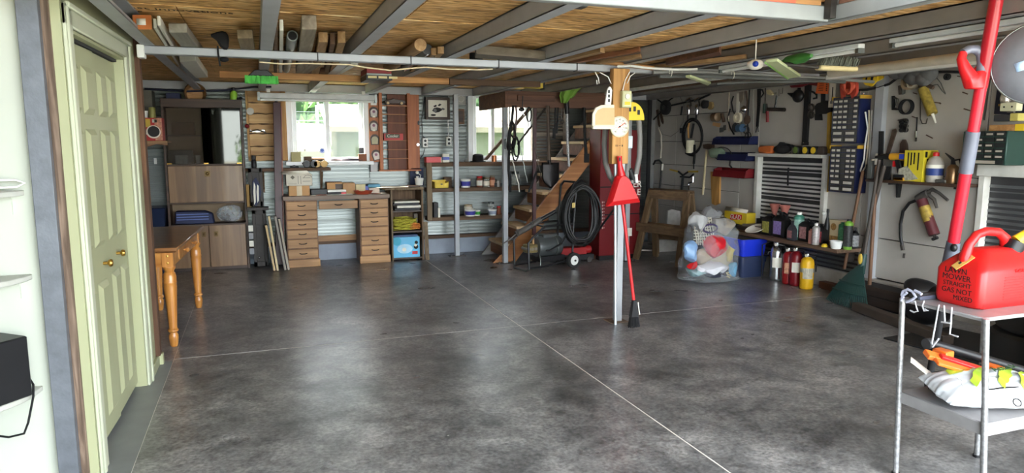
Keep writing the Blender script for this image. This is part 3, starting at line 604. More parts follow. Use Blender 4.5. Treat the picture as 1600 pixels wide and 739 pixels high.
# ---- bracket shelf under the window
z = onY(440, 263, 8.80).z; xa, xb = onY(376, 265, 8.80).x, onY(517, 265, 8.80).x
bs = thing('bracket_shelf', 'narrow dark wooden bracket shelf on the metal wall below the back window', 'shelf', ((xa+xb)/2, 8.95, z))
obj('board', MB().b(xa, xb, 8.80, 9.03, z-.035, z), OLDW, bs, bev=.003)
for x in (xb-.10, xa+.25): obj('bracket', MB().b(x-.012, x+.012, 9.015, 9.03, z-.30, z-.035).bar((x, 8.84, z-.05), (x, 9.02, z-.26), .02, .012), OLDWZ, bs)
def goggles(px, label, m, name='goggles'):
    p = onY(px, 260, 8.86); t = thing(name, label, 'goggles', (p.x, 8.86, z))
    b = MB()
    for s in (-.042, .042): b.lathe([(.04, 0), (.045, .02), (.04, .055), (.03, .058), (.03, .01)], (p.x+s, 8.84, z+.046), 14, Mx.Rotation(-PI/2, 3, 'X'))
    obj('eyecup', b, m, t); obj('strap', MB().tube([(p.x-.09, 8.87, z+.05), (p.x-.05, 8.93, z+.09), (p.x+.05, 8.93, z+.09), (p.x+.09, 8.87, z+.05)], .009), BLACKM, t)
    return t
goggles(485, 'black welding goggles on the bracket shelf under the window', BLACK)
goggles(501, 'yellow goggles with dark rims beside the black pair on the bracket shelf', mat('amber', (206, 160, 70), .4), 'amber_goggles')
p = onY(460, 262, 8.88); one('small_hinge', MB().b(p.x-.05, p.x+.05, 8.86, 8.91, z, z+.012).tube([(p.x-.05, 8.88, z+.018), (p.x, 8.88, z+.028), (p.x+.05, 8.88, z+.016)], .006), BLACKM, 'little black metal part lying on the bracket shelf left of the goggles', 'hinge')
p = onY(397, 262, 8.86)
bb = thing('black_flask', 'slim black bottle with ribbed cap at the left end of the bracket shelf', 'bottle', (p.x, 8.86, z))
obj('body', MB().lathe([(.026, 0), (.03, .02), (.03, .09), (.018, .105)], (p.x, 8.86, z), 14), BLACK, bb); obj('cap', MB().lathe([(.022, .105), (.024, .11), (.024, .15), (.018, .155)], (p.x, 8.86, z), 14), DARK, bb)
# window sill things
sz = 1.255
pxbox('olive_card_box', (455, 236, 470, 251), 8.92, .06, mat('olive_card', (176, 168, 122), .7), 'plain olive card box on the left end of the back window sill', 'box', z0=sz)
pxbox('brown_trinket_box', (475, 243, 487, 251), 8.92, .06, OLDW, 'small brown crate trinket on the window sill by the blue sticker', 'trinket', z0=sz)
pxbox('orange_card', (488, 244, 507, 249), 8.93, .05, mat('pale_orange_card', (226, 178, 142), .7), 'flat pale orange packet under the blue sticker on the sill', 'packet', z0=sz)
pxbox('rust_box', (561, 240, 573, 251), 8.92, .07, mat('rust_box', (146, 92, 66), .7), 'rust brown box at the right end of the back window sill', 'box', z0=sz)
p = onY(567, 234, 8.94); pxbox('photo_card', (561, 231, 569, 240), 8.93, .012, mat('photo_card', (86, 82, 84), .5, 0, .5, 60), 'dark little photo card standing on the rust box on the sill', 'card')
one('dark_feather', MB().loft([[(x, 8.93+.02*c, sz+.012+hh*s) for c, s in ((-1, 0), (0, .8), (1, 0), (0, -.3))] for x, hh in ((1.0, .01), (1.08, .03), (1.2, .028), (1.26, .008))]), mat('plum_grey', (76, 66, 74), .8), 'dark flat bird-shaped trinket on the right half of the window sill', 'trinket')
one('driftwood', MB().loft([[(x, 8.93+.02*c, sz+.012+hh*s) for c, s in ((-1, 0), (0, .8), (1, 0), (0, -.3))] for x, hh in ((.87, .01), (.92, .028), (.97, .02), (1.0, .008))]), mat('grey_mauve', (150, 132, 132), .8), 'pale mauve piece of driftwood on the window sill beside the mullion', 'driftwood')

# ---- panels leaning between unit and desk
dk = mat('blackish_brown', (52, 46, 42), .55, 0, .2)
t = thing('hinged_screen', 'dark brown two-panel hinged screen standing between the walnut unit and the desk', 'screen', (.01, 8.7, 0))
ax, bx = onY(391, 340, 8.70).x, onY(412, 340, 8.70).x
for (z0, z1, d) in ((.74, 1.19, 0), (.02, .70, .02)):
    fr = MB().b(ax+d, ax+d+.04, 8.68, 8.71, z0, z1).b(bx+d-.03, bx+d+.01, 8.68, 8.71, z0, z1).b(ax+d, bx+d, 8.68, 8.71, z1-.05, z1).b(ax+d, bx+d, 8.68, 8.71, z0, z0+.06)
    f = obj('frame', fr, dk, t, bev=.003); obj('panel', MB().b(ax+d+.03, bx+d-.02, 8.695, 8.705, z0+.05, z1-.04), dk, f)
obj('shelf_ledge', MB().b(ax-.03, bx+.06, 8.60, 8.71, .70, .735), dk, t, bev=.003); obj('pull', MB().ball((ax+.08, 8.672, .13), .012), CHROME, t)
t = thing('striped_board', 'navy and white striped leaf-shaped board leaning on the dark screen', 'board', (-.06, 8.66, .735))
ol = [(0, -.17), (.04, -.13), (.075, 0), (.06, .08), (.02, .17), (-.02, .12), (-.025, -.02)]
px = onY(398, 300, 8.66)
obj('board', MB(FB((px.x, 8.655, px.z)) ).prism(ol, 0, .015), NAVY, t)
for k in (0, 1): obj('white_stripe', MB(FB((px.x, 8.655, px.z))).prism([(-.012+.035*k, -.15+.02*k), (.006+.035*k, -.12+.02*k), (.012+.035*k, .07), (-.004+.035*k, .12-.03*k), (-.016+.035*k, .0)], -.004, 0), PAPER, t)
pxbox('ochre_board', (385, 288, 392, 326), 8.68, .02, mat('ochre_board', (150, 116, 62), .7), 'narrow ochre board wedged between the unit and the dark screen', 'board')
px = onY(392, 376, 8.62); t = thing('white_papers', 'bundle of white and grey papers low beside the dark screen', 'papers', (px.x, 8.62, .1))
for k in range(4): obj('sheet', MB().b(px.x-.02, px.x+.03, 8.61, 8.615+.002*k, px.z-.16+.09*k, px.z-.09+.09*k), PAPER if k % 2 else mat('grey_paper', (150, 152, 156), .7), t)
FR_L = [(418, 338, 432, 424, (202, 178, 126), 'pale gold edged flat frame leaning nearest the dark screen'), (413.5, 352, 427, 423, (190, 160, 108), 'narrow gilt frame leaning behind the pale gold one'),
        (428, 338, 444, 424, (128, 118, 104), 'grey wooden framed panel leaning third from the dark screen'), (434, 342, 449, 423, (156, 142, 120), 'thin light grey frame leaning against the desk side')]
for xa, ya, xb, yb, c, lb in FR_L:
    a, b = onY(xa, ya, 8.54), onY(xb, yb, 8.42); b.z = .005
    t = thing('flat_picture', lb, 'picture', (b.x, b.y, 0), 'flat frames leaning beside the desk')
    d = V((.0, .10, 0)); n_ = .012
    obj('panel', MB().add([b, b+d, a+d, a, b+V((.03, 0, 0)), b+d+V((.03, 0, 0)), a+d+V((.03, 0, 0)), a+V((.03, 0, 0))], [(0, 1, 2, 3), (7, 6, 5, 4), (0, 3, 7, 4), (1, 5, 6, 2), (3, 2, 6, 7), (0, 4, 5, 1)]), dk, t)
    obj('edge', MB().bar(b+V((.015, -.006, 0)), a+V((.015, -.006, 0)), .022, .012, (0, -1, 0)), mat('edge_%d' % c[0], c, .4), t)

# ---- desk
DX0, DX1, DY = .275, 1.515, 8.575
dsk = thing('pedestal_desk', 'oak pedestal desk with twelve drawers and grey-brown top below the window', 'desk', (.9, 8.8, 0))
obj('desk_top', MB().b(DX0-.01, DX1+.012, DY-.012, 9.0, .805, .857), OAKX, dsk, bev=.004)
for a, c in ((.29, .655), (1.155, 1.51)):
    obj('pedestal', MB().b(a, c, DY+.02, 8.99, .0, .805), OAKZ, dsk)
    obj('plinth', MB().b(a-.012, c+.012, DY-.005, DY+.03, 0, .092), OAK, dsk, bev=.003)
    for i, (z0, z1) in enumerate(((.69, .79), (.58, .68), (.465, .568), (.348, .452), (.232, .335), (.108, .218))):
        d = obj('drawer', MB().b(a+.01, c-.01, DY, DY+.025, z0, z1), OAK, dsk, bev=.004)
        if not (a > 1 and i == 3): obj('handle', MB().tube([((a+c)/2-.045, DY-.001, (z0+z1)/2+.004), ((a+c)/2-.02, DY-.01, (z0+z1)/2-.004), ((a+c)/2+.02, DY-.01, (z0+z1)/2-.004), ((a+c)/2+.045, DY-.001, (z0+z1)/2+.004)], .006, 6), BLACK, d)
d = obj('drawer', MB().b(.675, 1.135, DY+.01, DY+.03, .69, .79), OAK, dsk, bev=.004)
obj('handle', MB().tube([(.86, DY+.009, .745), (.885, DY, .736), (.925, DY, .736), (.95, DY+.009, .745)], .006, 6), BLACK, d)
obj('rear_rail', MB().b(.65, 1.16, 8.95, 8.98, .25, .32), OAK, dsk)
# things on the desk
dz = .857
def carton(r, Y, dep, m, label, z0, extra=()):
    x0, x1, a, b = rect(*r, Y); b += z0-a; a = z0
    t = thing('carton', label, 'carton', ((x0+x1)/2, Y+dep/2, z0)); obj('carton_body', MB().b(x0, x1, Y, Y+dep, a, b), m, t, bev=.003)
    for k in extra: k(t, x0, x1, a, b, Y)
    return x0, x1, b
TAPE = mat('packing_tape', (206, 186, 150), .4)
def tape(t, x0, x1, a, b, Y): m = (x0+x1)/2; obj('tape', MB().b(m-.03, m+.03, Y-.002, Y, a, b), TAPE, t)
_, _, tz = carton((451.5, 293, 484, 309), 8.62, .26, CARD, 'brown taped carton on the left end of the oak desk', dz, (tape,))
def prints(t, x0, x1, a, b, Y):
    g = mat('grey_print', (120, 112, 100), .8)
    obj('flap', MB().add([(x0-.04, Y-.005, b+.0), (x1-.02, Y-.005, b), (x1-.05, Y+.12, b+.035), (x0-.05, Y+.12, b+.03)], [(0, 1, 2, 3)]), CARDW, t, solid=.004)
    obj('print', MB().prism([(x0+.05, a+.10), (x0+.075, a+.075), (x0+.10, a+.10), (x0+.075, a+.125)], Y-.002, Y).b(x0+.135, x0+.14, Y-.002, Y, a+.02, b-.02).b(x0+.165, x0+.17, Y-.002, Y, a+.02, b-.02).b(x0+.02, x0+.12, Y-.002, Y, a+.02, a+.024).b(x0+.19, x1-.02, Y-.002, Y, a+.05, a+.055).b(x0+.19, x1-.02, Y-.002, Y, a+.09, a+.095), g, t)
    obj('print_arch', MB().tube([(x0+.20, Y-.001, a+.09), (x0+.22, Y-.001, a+.118), (x0+.25, Y-.001, a+.125), (x0+.28, Y-.001, a+.118), (x0+.30, Y-.001, a+.09)], .003, 5), g, t)
carton((447, 275, 488, 293), 8.60, .28, CARDW, 'white printed file carton with open flaps on top of the taped brown carton', tz, (prints,))
pxbox('black_case', (486, 296, 512, 304.5), 8.68, .2, BLACK, 'flat black case on the desk right of the taped carton', 'case', z0=dz)
def window_hole(t, x0, x1, a, b, Y): obj('opening', MB().b(x0+.10, x0+.19, Y-.002, Y, a+.05, b-.02), WALD, t)
carton((511, 285, 536, 303), 8.78, .2, CARD, 'low brown carton with a dark hand hole in the middle of the desk', dz, (window_hole,))
carton((536, 286, 555, 303), 8.72, .22, mat('tan_carton', (190, 150, 108), .8), 'tan carton right of the one with the hand hole on the desk', dz)
t = thing('grey_case', 'flat grey and white case with a red corner at the front of the desk', 'case', (.95, 8.66, dz)); x0, x1, a, b = rect(512, 296, 541, 304, 8.63)
obj('body', MB().b(x0, x1, 8.63, 8.76, dz, dz+.035), DARK, t, bev=.002); obj('lid', MB().b(x0, x1, 8.63, 8.76, dz+.035, dz+.06), WHITEP, t, bev=.003); obj('red_corner', MB().b(x1-.06, x1-.002, 8.627, 8.63, dz+.006, dz+.03), RED, t)
p = onY(568, 302, 8.66); t = thing('red_dish', 'shallow reddish brown oval dish at the right front of the desk', 'dish', (p.x, 8.68, dz))
obj('dish', MB().lathe([(.09, 0), (.115, .035), (.12, .04), (.112, .04), (.086, .01), (0, .008)], (p.x, 8.68, dz), 24), mat('terracotta_red', (176, 74, 50), .4), t)
pxbox('cream_packet', (556, 287, 571, 301), 8.78, .06, mat('cream_yellow', (222, 214, 168), .7), 'cream packet with a greenish print standing behind the red dish', 'packet', z0=dz)
pxbox('blue_white_tin', (570, 288, 576, 299), 8.82, .06, BLUE, 'narrow blue tin behind the red dish on the desk', 'tin', z0=dz)
pxbox('teal_box', (575, 288, 594, 293), 8.80, .14, mat('teal_card', (84, 140, 168), .6), 'flat teal box lying on pale boxes at the right of the desk', 'box', z0=dz+.07)
pxbox('pale_box', (577, 293, 593, 301), 8.79, .15, mat('pale_pink_card', (206, 190, 176), .7), 'pale box under the teal box at the right of the desk', 'box', z0=dz)
def sheets(name, spots, label):
    t = thing(name, label, 'papers', (spots[0][0], spots[0][1], spots[0][3]))
    for k, (x, y, w, zz, r) in enumerate(spots): obj('sheet', MB(Mx.Translation((x, y, zz)) @ Mx.Rotation(r, 4, 'Z')).b(-w/2, w/2, -.06, .06, .001+.002*k, .0026+.002*k), (PAPER, mat('red_leaflet', (186, 110, 90), .7), PAPER)[k % 3], t)
sheets('loose_papers', [(.67, 8.65, .2, dz, .2), (.75, 8.63, .2, dz, -.15), (.87, 8.61, .2, dz, .1), (1.0, 8.6, .16, dz, 0)], 'loose white and red papers along the front edge of the oak desk')
sheets('white_sheets', [(1.37, 8.68, .24, dz, .3), (1.33, 8.65, .2, dz, -.2)], 'white sheets at the right end of the oak desk')

# ---- dark open shelf unit right of the desk
ux0, ux1, UY = 1.545, 1.955, 8.60
su = thing('open_shelf_unit', 'dark worn open shelf unit between the desk and the wall shelves', 'shelf unit', (1.75, 8.8, 0))
obj('side_panel', MB().b(ux0, ux0+.02, UY, 9.0, 0, .90), GREYW, su); obj('side_panel', MB().b(ux1-.02, ux1, UY, 9.0, 0, .90), OLDWZ, su)
obj('top_board', MB().b(ux0-.07, ux1+.01, UY-.01, 9.0, .90, .925), GREYW, su, bev=.003); obj('back_panel', MB().b(ux0, ux1, 8.97, 8.99, .02, .9), OLDWZ, su)
for z in (.02, .36, .62): obj('shelf_board', MB().b(ux0+.02, ux1-.02, UY+.01, 8.97, z, z+.018), WALD, su)
t = thing('paper_stack', 'stack of white ring files on the upper shelf of the dark unit', 'papers', (1.77, 8.75, .638))
for k, (d, h, c) in enumerate(((0, .03, DARK), (.03, .032, PAPER), (-.02, .03, DARK), (.0, .026, PAPER))): obj('file', MB().b(1.60+d, 1.92+d*.5, 8.64, 8.9, .638+sum((.03, .032, .03, .026)[:k]), .638+sum((.03, .032, .03, .026)[:k+1])-.002), c, t, bev=.003)
rnd = random.Random(5)
def coil(name, c, rx, ry, rz, n, r, m, label, cat='rope'):
    pts = []
    for k in range(n*10):
        a = 2*PI*k/10; w = rnd.uniform(.6, 1.05); pts.append((c[0]+rx*cos(a)*w, c[1]+ry*sin(a)*w, c[2]+rz*(k/(n*10)) + rnd.uniform(-.012, .012)))
    return one(name, MB().tube(pts, r, 6), m, label, cat)
coil('yellow_rope', (1.73, 8.74, .39), .17, .12, .14, 24, .006, mat('yellow_green_rope', (186, 180, 62), .8, 0, .25, 60), 'tangled yellow-green rope heaped on the middle shelf of the dark unit')
coil('orange_rope', (1.86, 8.65, .40), .075, .03, .07, 6, .006, mat('orange_rope', (216, 132, 60), .8, 0, .2, 60), 'small orange rope loop beside the yellow-green heap')
pxbox('grey_card_box', (647, 333, 657, 348), 8.85, .08, mat('grey_card', (150, 142, 130), .8), 'grey card box behind the rope on the middle shelf', 'box', z0=.44)
x0, x1, a, b = rect(613, 373, 656, 404, 8.62)
t = thing('blue_carton', 'sky blue printed carton on the bottom shelf of the dark unit', 'carton', ((x0+x1)/2, 8.75, .038))
obj('carton_body', MB().b(x0, x1, 8.62, 8.86, .038, .30), mat('sky_blue_print', (96, 186, 226), .4, 0, .12, 3), t, bev=.003)
obj('print_patch', MB().prism(disc(.055, 20, x0+.06, .25), 8.617, 8.62), mat('teal_print', (40, 160, 190), .4), t); obj('print_pale', MB().prism(disc(.10, 20, x0+.16, .15, .06), 8.6175, 8.62), mat('pale_blue_print', (176, 220, 240), .4), t)
obj('print_dark', MB().prism(disc(.022, 12, x1-.045, .225), 8.617, 8.62).prism(disc(.03, 12, x1-.05, .17), 8.617, 8.62), INK, t); obj('print_white', MB().prism(disc(.018, 12, x1-.055, .19), 8.615, 8.617).prism(disc(.026, 12, x0+.15, .14), 8.615, 8.6175), PAPER, t); obj('print_red', MB().b(x1-.10, x1-.03, 8.616, 8.62, .075, .115), RED, t)
one('blue_packet', MB().b(x0+.02, x1-.02, 8.64, 8.84, .30, .325), mat('slate_blue', (60, 84, 120), .5), 'slate blue packet lying on top of the sky blue carton', 'packet', bev=.003)
t0 = onY(671, 347, 8.66); one('leaning_board', MB().bar((1.985, 8.55, .002), (2.005, 8.70, t0.z), .05, .02, (0, -1, 0)), GREYW, 'short rough grey board leaning against the wall shelf upright', 'board')
uz = .925
pxbox('blue_poster', (641, 263, 662, 291), 8.96, .006, NAVY, 'navy picture card standing at the back of the dark unit top', 'card', z0=uz)
one('white_tub', MB().lathe([(.045, 0), (.058, .085), (.06, .09), (.054, .09), (.042, .006)], (onY(655, 290, 8.78).x, 8.78, uz+.02), 18), WHITEP, 'white plastic tub on a dark tray on the unit top', 'tub')
p = onY(652, 272, 8.86); one('white_figurine', MB().ball((p.x, 8.86, p.z+.02), .022).lathe([(.025, 0), (.03, .05), (.012, .10), (.02, .13)], (p.x, 8.86, uz+.0), 12).tube([(p.x+.02, 8.86, p.z), (p.x+.045, 8.86, p.z-.015), (p.x+.035, 8.86, p.z-.05)], .007), WHITEP, 'white figurine with a curled handle before the navy card', 'figurine')
one('dark_tray', MB().b(1.79, 1.94, 8.68, 8.86, uz, uz+.02), WALD, 'dark little tray under the white tub', 'tray', bev=.003)
sheets('newspaper_pile', [(1.55, 8.72, .3, uz, .1), (1.62, 8.7, .3, uz, -.1), (1.66, 8.72, .28, uz, .2), (1.6, 8.68, .3, uz, 0)], 'pile of newspapers and a red leaflet on the left of the dark unit top')

# ---- plank shelves on the wall, right of the dark unit
ws = thing('plank_shelves', 'rough three-tier plank wall shelves left of the stairs', 'shelves', (2.7, 8.85, .4))
SY = 8.80; zs = [onY(760, 253, SY).z, onY(760, 292, SY).z, onY(760, 336, SY).z]; xl, xr = onY(668, 260, SY).x, onY(858, 260, SY).x
for z in zs: obj('shelf_plank', MB().b(xl, xr, SY, 9.0, z-.055, z), OLDW, ws, bev=.004)
obj('upright', MB().b(xl-.015, xl+.05, SY-.02, SY+.02, .48, zs[0]), GREYW, ws, bev=.003); obj('upright', MB().b(xl+.05, xl+.085, 8.9, 8.95, .46, zs[0]-.055), OLDWZ, ws); obj('upright', MB().b(xr-.06, xr, SY, SY+.05, .4, zs[0]-.055), OLDWZ, ws)
def onshelf(k, px, Y=8.80): return onY(px, 250, Y).x, Y, zs[k]
pxbox('red_toolbox', (666, 241, 689, 250), 8.76, .12, RED, 'small red plastic toolbox at the left of the top wall shelf', 'box', z0=zs[0])
t = thing('blue_white_packet', 'white and blue packet next to the red toolbox on the top wall shelf', 'packet', onshelf(0, 697, 8.84)); x0, x1, a, b = rect(692, 236, 702, 250, 8.82)
obj('packet', MB().b(x0, x1, 8.82, 8.87, zs[0], zs[0]+.11), PAPER, t); obj('blue_band', MB().b(x0-.001, x1+.001, 8.819, 8.87, zs[0]+.03, zs[0]+.07), BLUE, t)
pxbox('pale_packet', (681, 233, 691, 241), 8.86, .06, CARDW, 'pale packet standing behind the red toolbox', 'packet', z0=zs[0])
one('black_hat', MB().lathe([(.10, 0), (.105, .01), (.075, .014), (.075, .03), (.07, .09), (.05, .105), (0, .11)], onshelf(0, 747), 20), BLACKM, 'black felt hat on the top wall shelf before the right window', 'hat')
one('copper_can', MB().lathe([(.035, 0), (.035, .08), (.03, .085)], onshelf(0, 772, 8.9), 14), mat('copper', (200, 130, 84), .35, .6), 'small coppery can beside the black hat', 'can')
one('white_jug', MB().lathe([(.04, 0), (.042, .07), (.02, .10)], onshelf(0, 788, 8.9), 14), WHITEP, 'white little jug on the top wall shelf behind the outlet post', 'jug')
x0, x1, a, b = rect(679, 284, 701, 294, 8.74)
t = thing('yellow_bin', 'yellow open-front parts bin at the left of the middle wall shelf', 'bin', ((x0+x1)/2, 8.8, zs[1]))
obj('bin', MB().b(x0, x1, 8.74, 8.748, zs[1], zs[1]+.07).b(x0, x0+.006, 8.74, 8.9, zs[1], zs[1]+.085).b(x1-.006, x1, 8.74, 8.9, zs[1], zs[1]+.085).b(x0, x1, 8.892, 8.9, zs[1], zs[1]+.1).b(x0, x1, 8.74, 8.9, zs[1], zs[1]+.006), YEL, t); obj('latch', MB().b((x0+x1)/2-.012, (x0+x1)/2+.012, 8.736, 8.74, zs[1]+.045, zs[1]+.06), BLACK, t)
pxbox('brown_block', (694, 267, 706, 283), 8.9, .06, OLDW, 'brown wooden box behind the yellow bin on the middle wall shelf', 'box', z0=zs[1])
def jar(k, px, r, h, body, lid, label, Y=8.79, name='jar', g='jars and tubs on the wall shelves', band=None):
    x, y, z = onshelf(k, px, Y); t = thing(name, label, 'jar', (x, y, z), g)
    obj('body', MB().lathe([(r*.94, 0), (r, .006), (r, h*.78), (r*.86, h*.84)], (x, y, z), 16), body, t); obj('lid', MB().lathe([(r*.9, h*.84), (r*.92, h*.85), (r*.92, h), (r*.85, h)], (x, y, z), 16), lid, t)
    if band: obj('paper_label', MB().lathe([(r*1.012, h*.15), (r*1.012, h*.62)], (x, y, z), 16), band, t)
def tub(k, px, r, h, body, band, label, Y=8.79):
    x, y, z = onshelf(k, px, Y); t = thing('tub', label, 'tub', (x, y, z), 'jars and tubs on the wall shelves')
    obj('body', MB().lathe([(r*.84, 0), (r, h), (r*1.05, h), (r*1.05, h*.92), (r*.95, h*.9), (r*.8, .008), (0, .008)], (x, y, z), 18), body, t); obj('paper_label', MB().lathe([(r*.88, h*.2), (r*.985, h*.75)], (x, y, z), 18), band, t)
PURP = mat('violet_blue_print', (66, 66, 160), .5); BRN = mat('brown_contents', (130, 70, 44), .5, 0, .3, 40)
jar(1, 713.5, .022, .10, mat('dark_red', (120, 24, 28), .4), MAROON, 'dark red tin beside the first steel post on the middle wall shelf', name='tin')
tub(1, 727, .07, .11, WHITEP, PURP, 'white tub with a blue print on the middle wall shelf')
jar(1, 749, .042, .145, BRN, RED, 'jar of brown screws with a red lid, left of the jar row', band=PAPER); jar(1, 760, .042, .13, JARG, mat('dull_lid', (120, 110, 90), .5), 'clear jar with a cream label, second in the jar row', band=CARDW)
jar(1, 769, .036, .15, BRN, mat('dull_lid', (120, 110, 90), .5), 'slim jar of reddish hardware, third in the jar row', band=mat('peach_label', (206, 150, 120), .6)); jar(1, 778, .038, .10, mat('grey_tin', (150, 150, 146), .4, .5), GALV, 'short grey tin, last before the outlet post'); jar(1, 805, .06, .20, JARG, GALV, 'big clear jar of screws behind the hanging cables', 8.86)
one('black_tray', MB().b(2.96, 3.12, 8.76, 8.88, zs[1], zs[1]+.05), BLACK, 'black tray on the middle wall shelf right of the outlet post', 'tray', bev=.004)
pxbox('cassette_case', (678, 312, 685, 335), 8.74, .14, DARK, 'dark case with pale spine at the left of the bottom wall shelf', 'case', z0=zs[2]); pxbox('white_case', (684.5, 318, 688, 333), 8.73, .1, PAPER, 'thin white box beside the dark case on the bottom wall shelf', 'box', z0=zs[2])
jar(2, 731, .06, .145, CARDW, mat('tan_lid', (190, 170, 140), .6), 'cream can with tan lid behind the violet tub', 8.86, 'can'); tub(2, 734, .075, .09, WHITEP, PURP, 'white bowl-shaped tub with violet berries print on the bottom wall shelf', 8.76); tub(2, 745, .045, .075, WHITEP, GREENP, 'small white cup with a green print on the bottom wall shelf', 8.78)
jar(2, 767, .045, .17, JARG, GALV, 'tall clear jar of hardware on the bottom wall shelf', 8.88); tub(2, 769, .06, .08, WHITEP, mat('pale_grey_print', (150, 160, 180), .5), 'white tub with a grey print below the tall jar', 8.76); jar(2, 779, .03, .11, BRN, RED, 'small reddish tin at the right of the bottom wall shelf', 8.85, 'tin')

# ---- grey steel posts
def post(name, x, y, label):
    t = thing(name, label, 'post', (x, y, 0)); obj('shaft', MB().b(x-.03, x+.03, y-.03, y+.03, 0.006, 2.098), STEEL, t, bev=.004); obj('base_plate', MB().b(x-.11, x+.11, y-.05, y+.05, 0, .008), IRON, t)
    for s in (-.085, .085): obj('anchor_bolt', MB().cyl((x+s, y-.03, .008), (x+s, y-.03, .03), .009, n=6), IRON, t)
    return t
post('steel_post', 2.43, 8.73, 'grey square steel post in front of the framed car picture'); p2 = post('steel_post', 2.84, 7.985, 'grey square steel post with an outlet box beside the stairs')
post('steel_post', onY(980, 300, 7.62).x, 7.62, 'grey steel post in front of the red cabinet')
def outlet(name, T, label, n=2, m=WHITEP):
    t = thing(name, label, 'outlet', tuple(T.translation)); obj('plate', MB(T).b(-.036, .036, -.03, 0, -.06, .06), m, t, bev=.003)
    for k in (-1, 1): obj('socket', MB(T).prism(disc(.017, 14, 0, .026*k), -.034, -.03), BLACK if m is not WHITEP or n == 2 else WHITEP, t)
    return t
outlet('wall_outlet', FB((2.855, 7.95, 1.47)), 'metal box with two black sockets on the steel post beside the stairs', 2, GALV)
one('post_conduit', MB().tube([(2.885, 7.95, 1.53), (2.888, 7.95, 1.8), (2.885, 7.95, 2.0), (2.87, 7.95, 2.09)], .008), WHITEP, 'pale cable running up the steel post from the outlet box', 'cable')
p = bw(664, 223, .03); t = outlet('wall_switch', FB((p.x, 9.03, p.z)), 'white double box on the metal wall right of the red wall cabinet'); p = bw(701, 221, .03)
outlet('wall_switch', FB((p.x, 9.03, p.z)), 'white box on the metal wall left of the first steel post')
one('wall_cable', MB().tube([bw(664, 150, .03), bw(659, 185, .03), bw(660, 212, .03), bw(664, 216, .03)], .006), BLACK, 'black cable dropping beside the red wall cabinet to a white box', 'cable'); one('wall_cable', MB().tube([bw(701, 150, .03), bw(700, 190, .03), bw(701, 214, .03)], .006), WHITEP, 'white cable dropping to the box left of the first steel post', 'cable')
one('wall_cable', MB().tube([bw(664, 232, .03), bw(661, 242, .03), bw(655, 250, .03)], .005), BLACK, 'short black lead below the white double box', 'cable')

# ---- red-brown wall cabinet with curios
cx0, cx1, cz0, cz1 = 1.60, 1.985, 1.14, 2.11; CY = 8.90
rc = thing('curio_cabinet', 'open reddish pine curio cabinet hung right of the back window', 'cabinet', (1.75, 9.0, cz0))
obj('back_board', MB().b(cx0, cx1-.09, 9.0, 9.02, cz0, cz1), REDB, rc)
xi0, xi1 = onY(598, 200, CY).x, onY(637, 200, CY).x; xs0 = onY(593, 200, CY).x; xs1 = onY(641.5, 200, CY).x; xe = onY(657, 200, CY).x
for a, c in ((xs0, xi0), (xi1, xs1)): obj('side', MB().b(a, c, CY, 9.02, cz0, cz1), REDW, rc, bev=.002)
obj('end_board', MB().b(xs1+.004, xe, CY+.06, 9.02, cz0, cz1), REDW, rc, bev=.003)
obj('bottom_rail', MB().b(xs0-.02, xe, CY-.005, 9.02, cz0-.018, cz0), REDW, rc, bev=.002)
for py in (164.5, 178, 191.5, 219, 233, 247): z = onY(617, py, CY).z; obj('shelf', MB().b(xi0, xi1, CY+.01, 9.0, z-.009, z), wood('pale_shelf_edge', (206, 140, 88), (170, 104, 60), 'x', .5), rc)
p = onY(654, 192, CY+.05); obj('hook', MB().prism(disc(.012, 12, p.x, p.z, .03), CY+.05, CY+.06), BLACK, rc); p = onY(653, 226, CY+.05); obj('disc_knob', MB().prism(disc(.019, 14, p.x, p.z), CY+.045, CY+.06), CHROME, rc)
z = onY(617, 164.5, CY).z; t = thing('toy_car', 'dark brown wooden toy roadster on the top shelf of the curio cabinet', 'toy car', ((xi0+xi1)/2, 8.95, z)); cxm = (xi0+xi1)/2+.005
body = [(-.13, .03), (-.125, .055), (-.06, .07), (-.03, .078), (-.01, .095), (.0, .078), (.05, .075), (.11, .07), (.14, .05), (.145, .03), (.10, .022), (-.09, .022)]
obj('body', MB(FB((cxm, 8.925, z))).prism(body, 0, .05), wood('dark_toy_wood', (92, 60, 44), (56, 34, 26), 'x', .4), t, bev=.004)
for dx in (-.088, .088):
    wl_ = obj('wheel', MB(FB((cxm+dx, 8.915, z))).prism(disc(.028, 16, 0, .028), 0, .012).prism(disc(.028, 16, 0, .028), .055, .067), WALD, t); obj('hub', MB(FB((cxm+dx, 8.912, z))).prism(disc(.017, 14, 0, .028), 0, .003), mat('pale_wood', (214, 186, 140), .6), wl_)
z = onY(617, 219, CY).z; x0, x1, a, b = rect(600, 208.5, 630, 219, CY+.02)
t = thing('red_tin_box', 'flat red box with dark lettering on a shelf of the curio cabinet', 'box', ((x0+x1)/2, 8.95, z)); obj('box', MB().b(x0, x1, CY+.02, CY+.08, z, z+.085), mat('red_box', (190, 44, 40), .45), t, bev=.002)
obj('band', MB().b(x0+.02, x1-.045, CY+.017, CY+.02, z+.028, z+.078), mat('olive_dark_print', (70, 74, 52), .5), t); text('lettering', 'Cooler', .05, Mx.Translation(((x0+x1)/2-.012, CY+.016, z+.052)), PAPER, t, .0006)
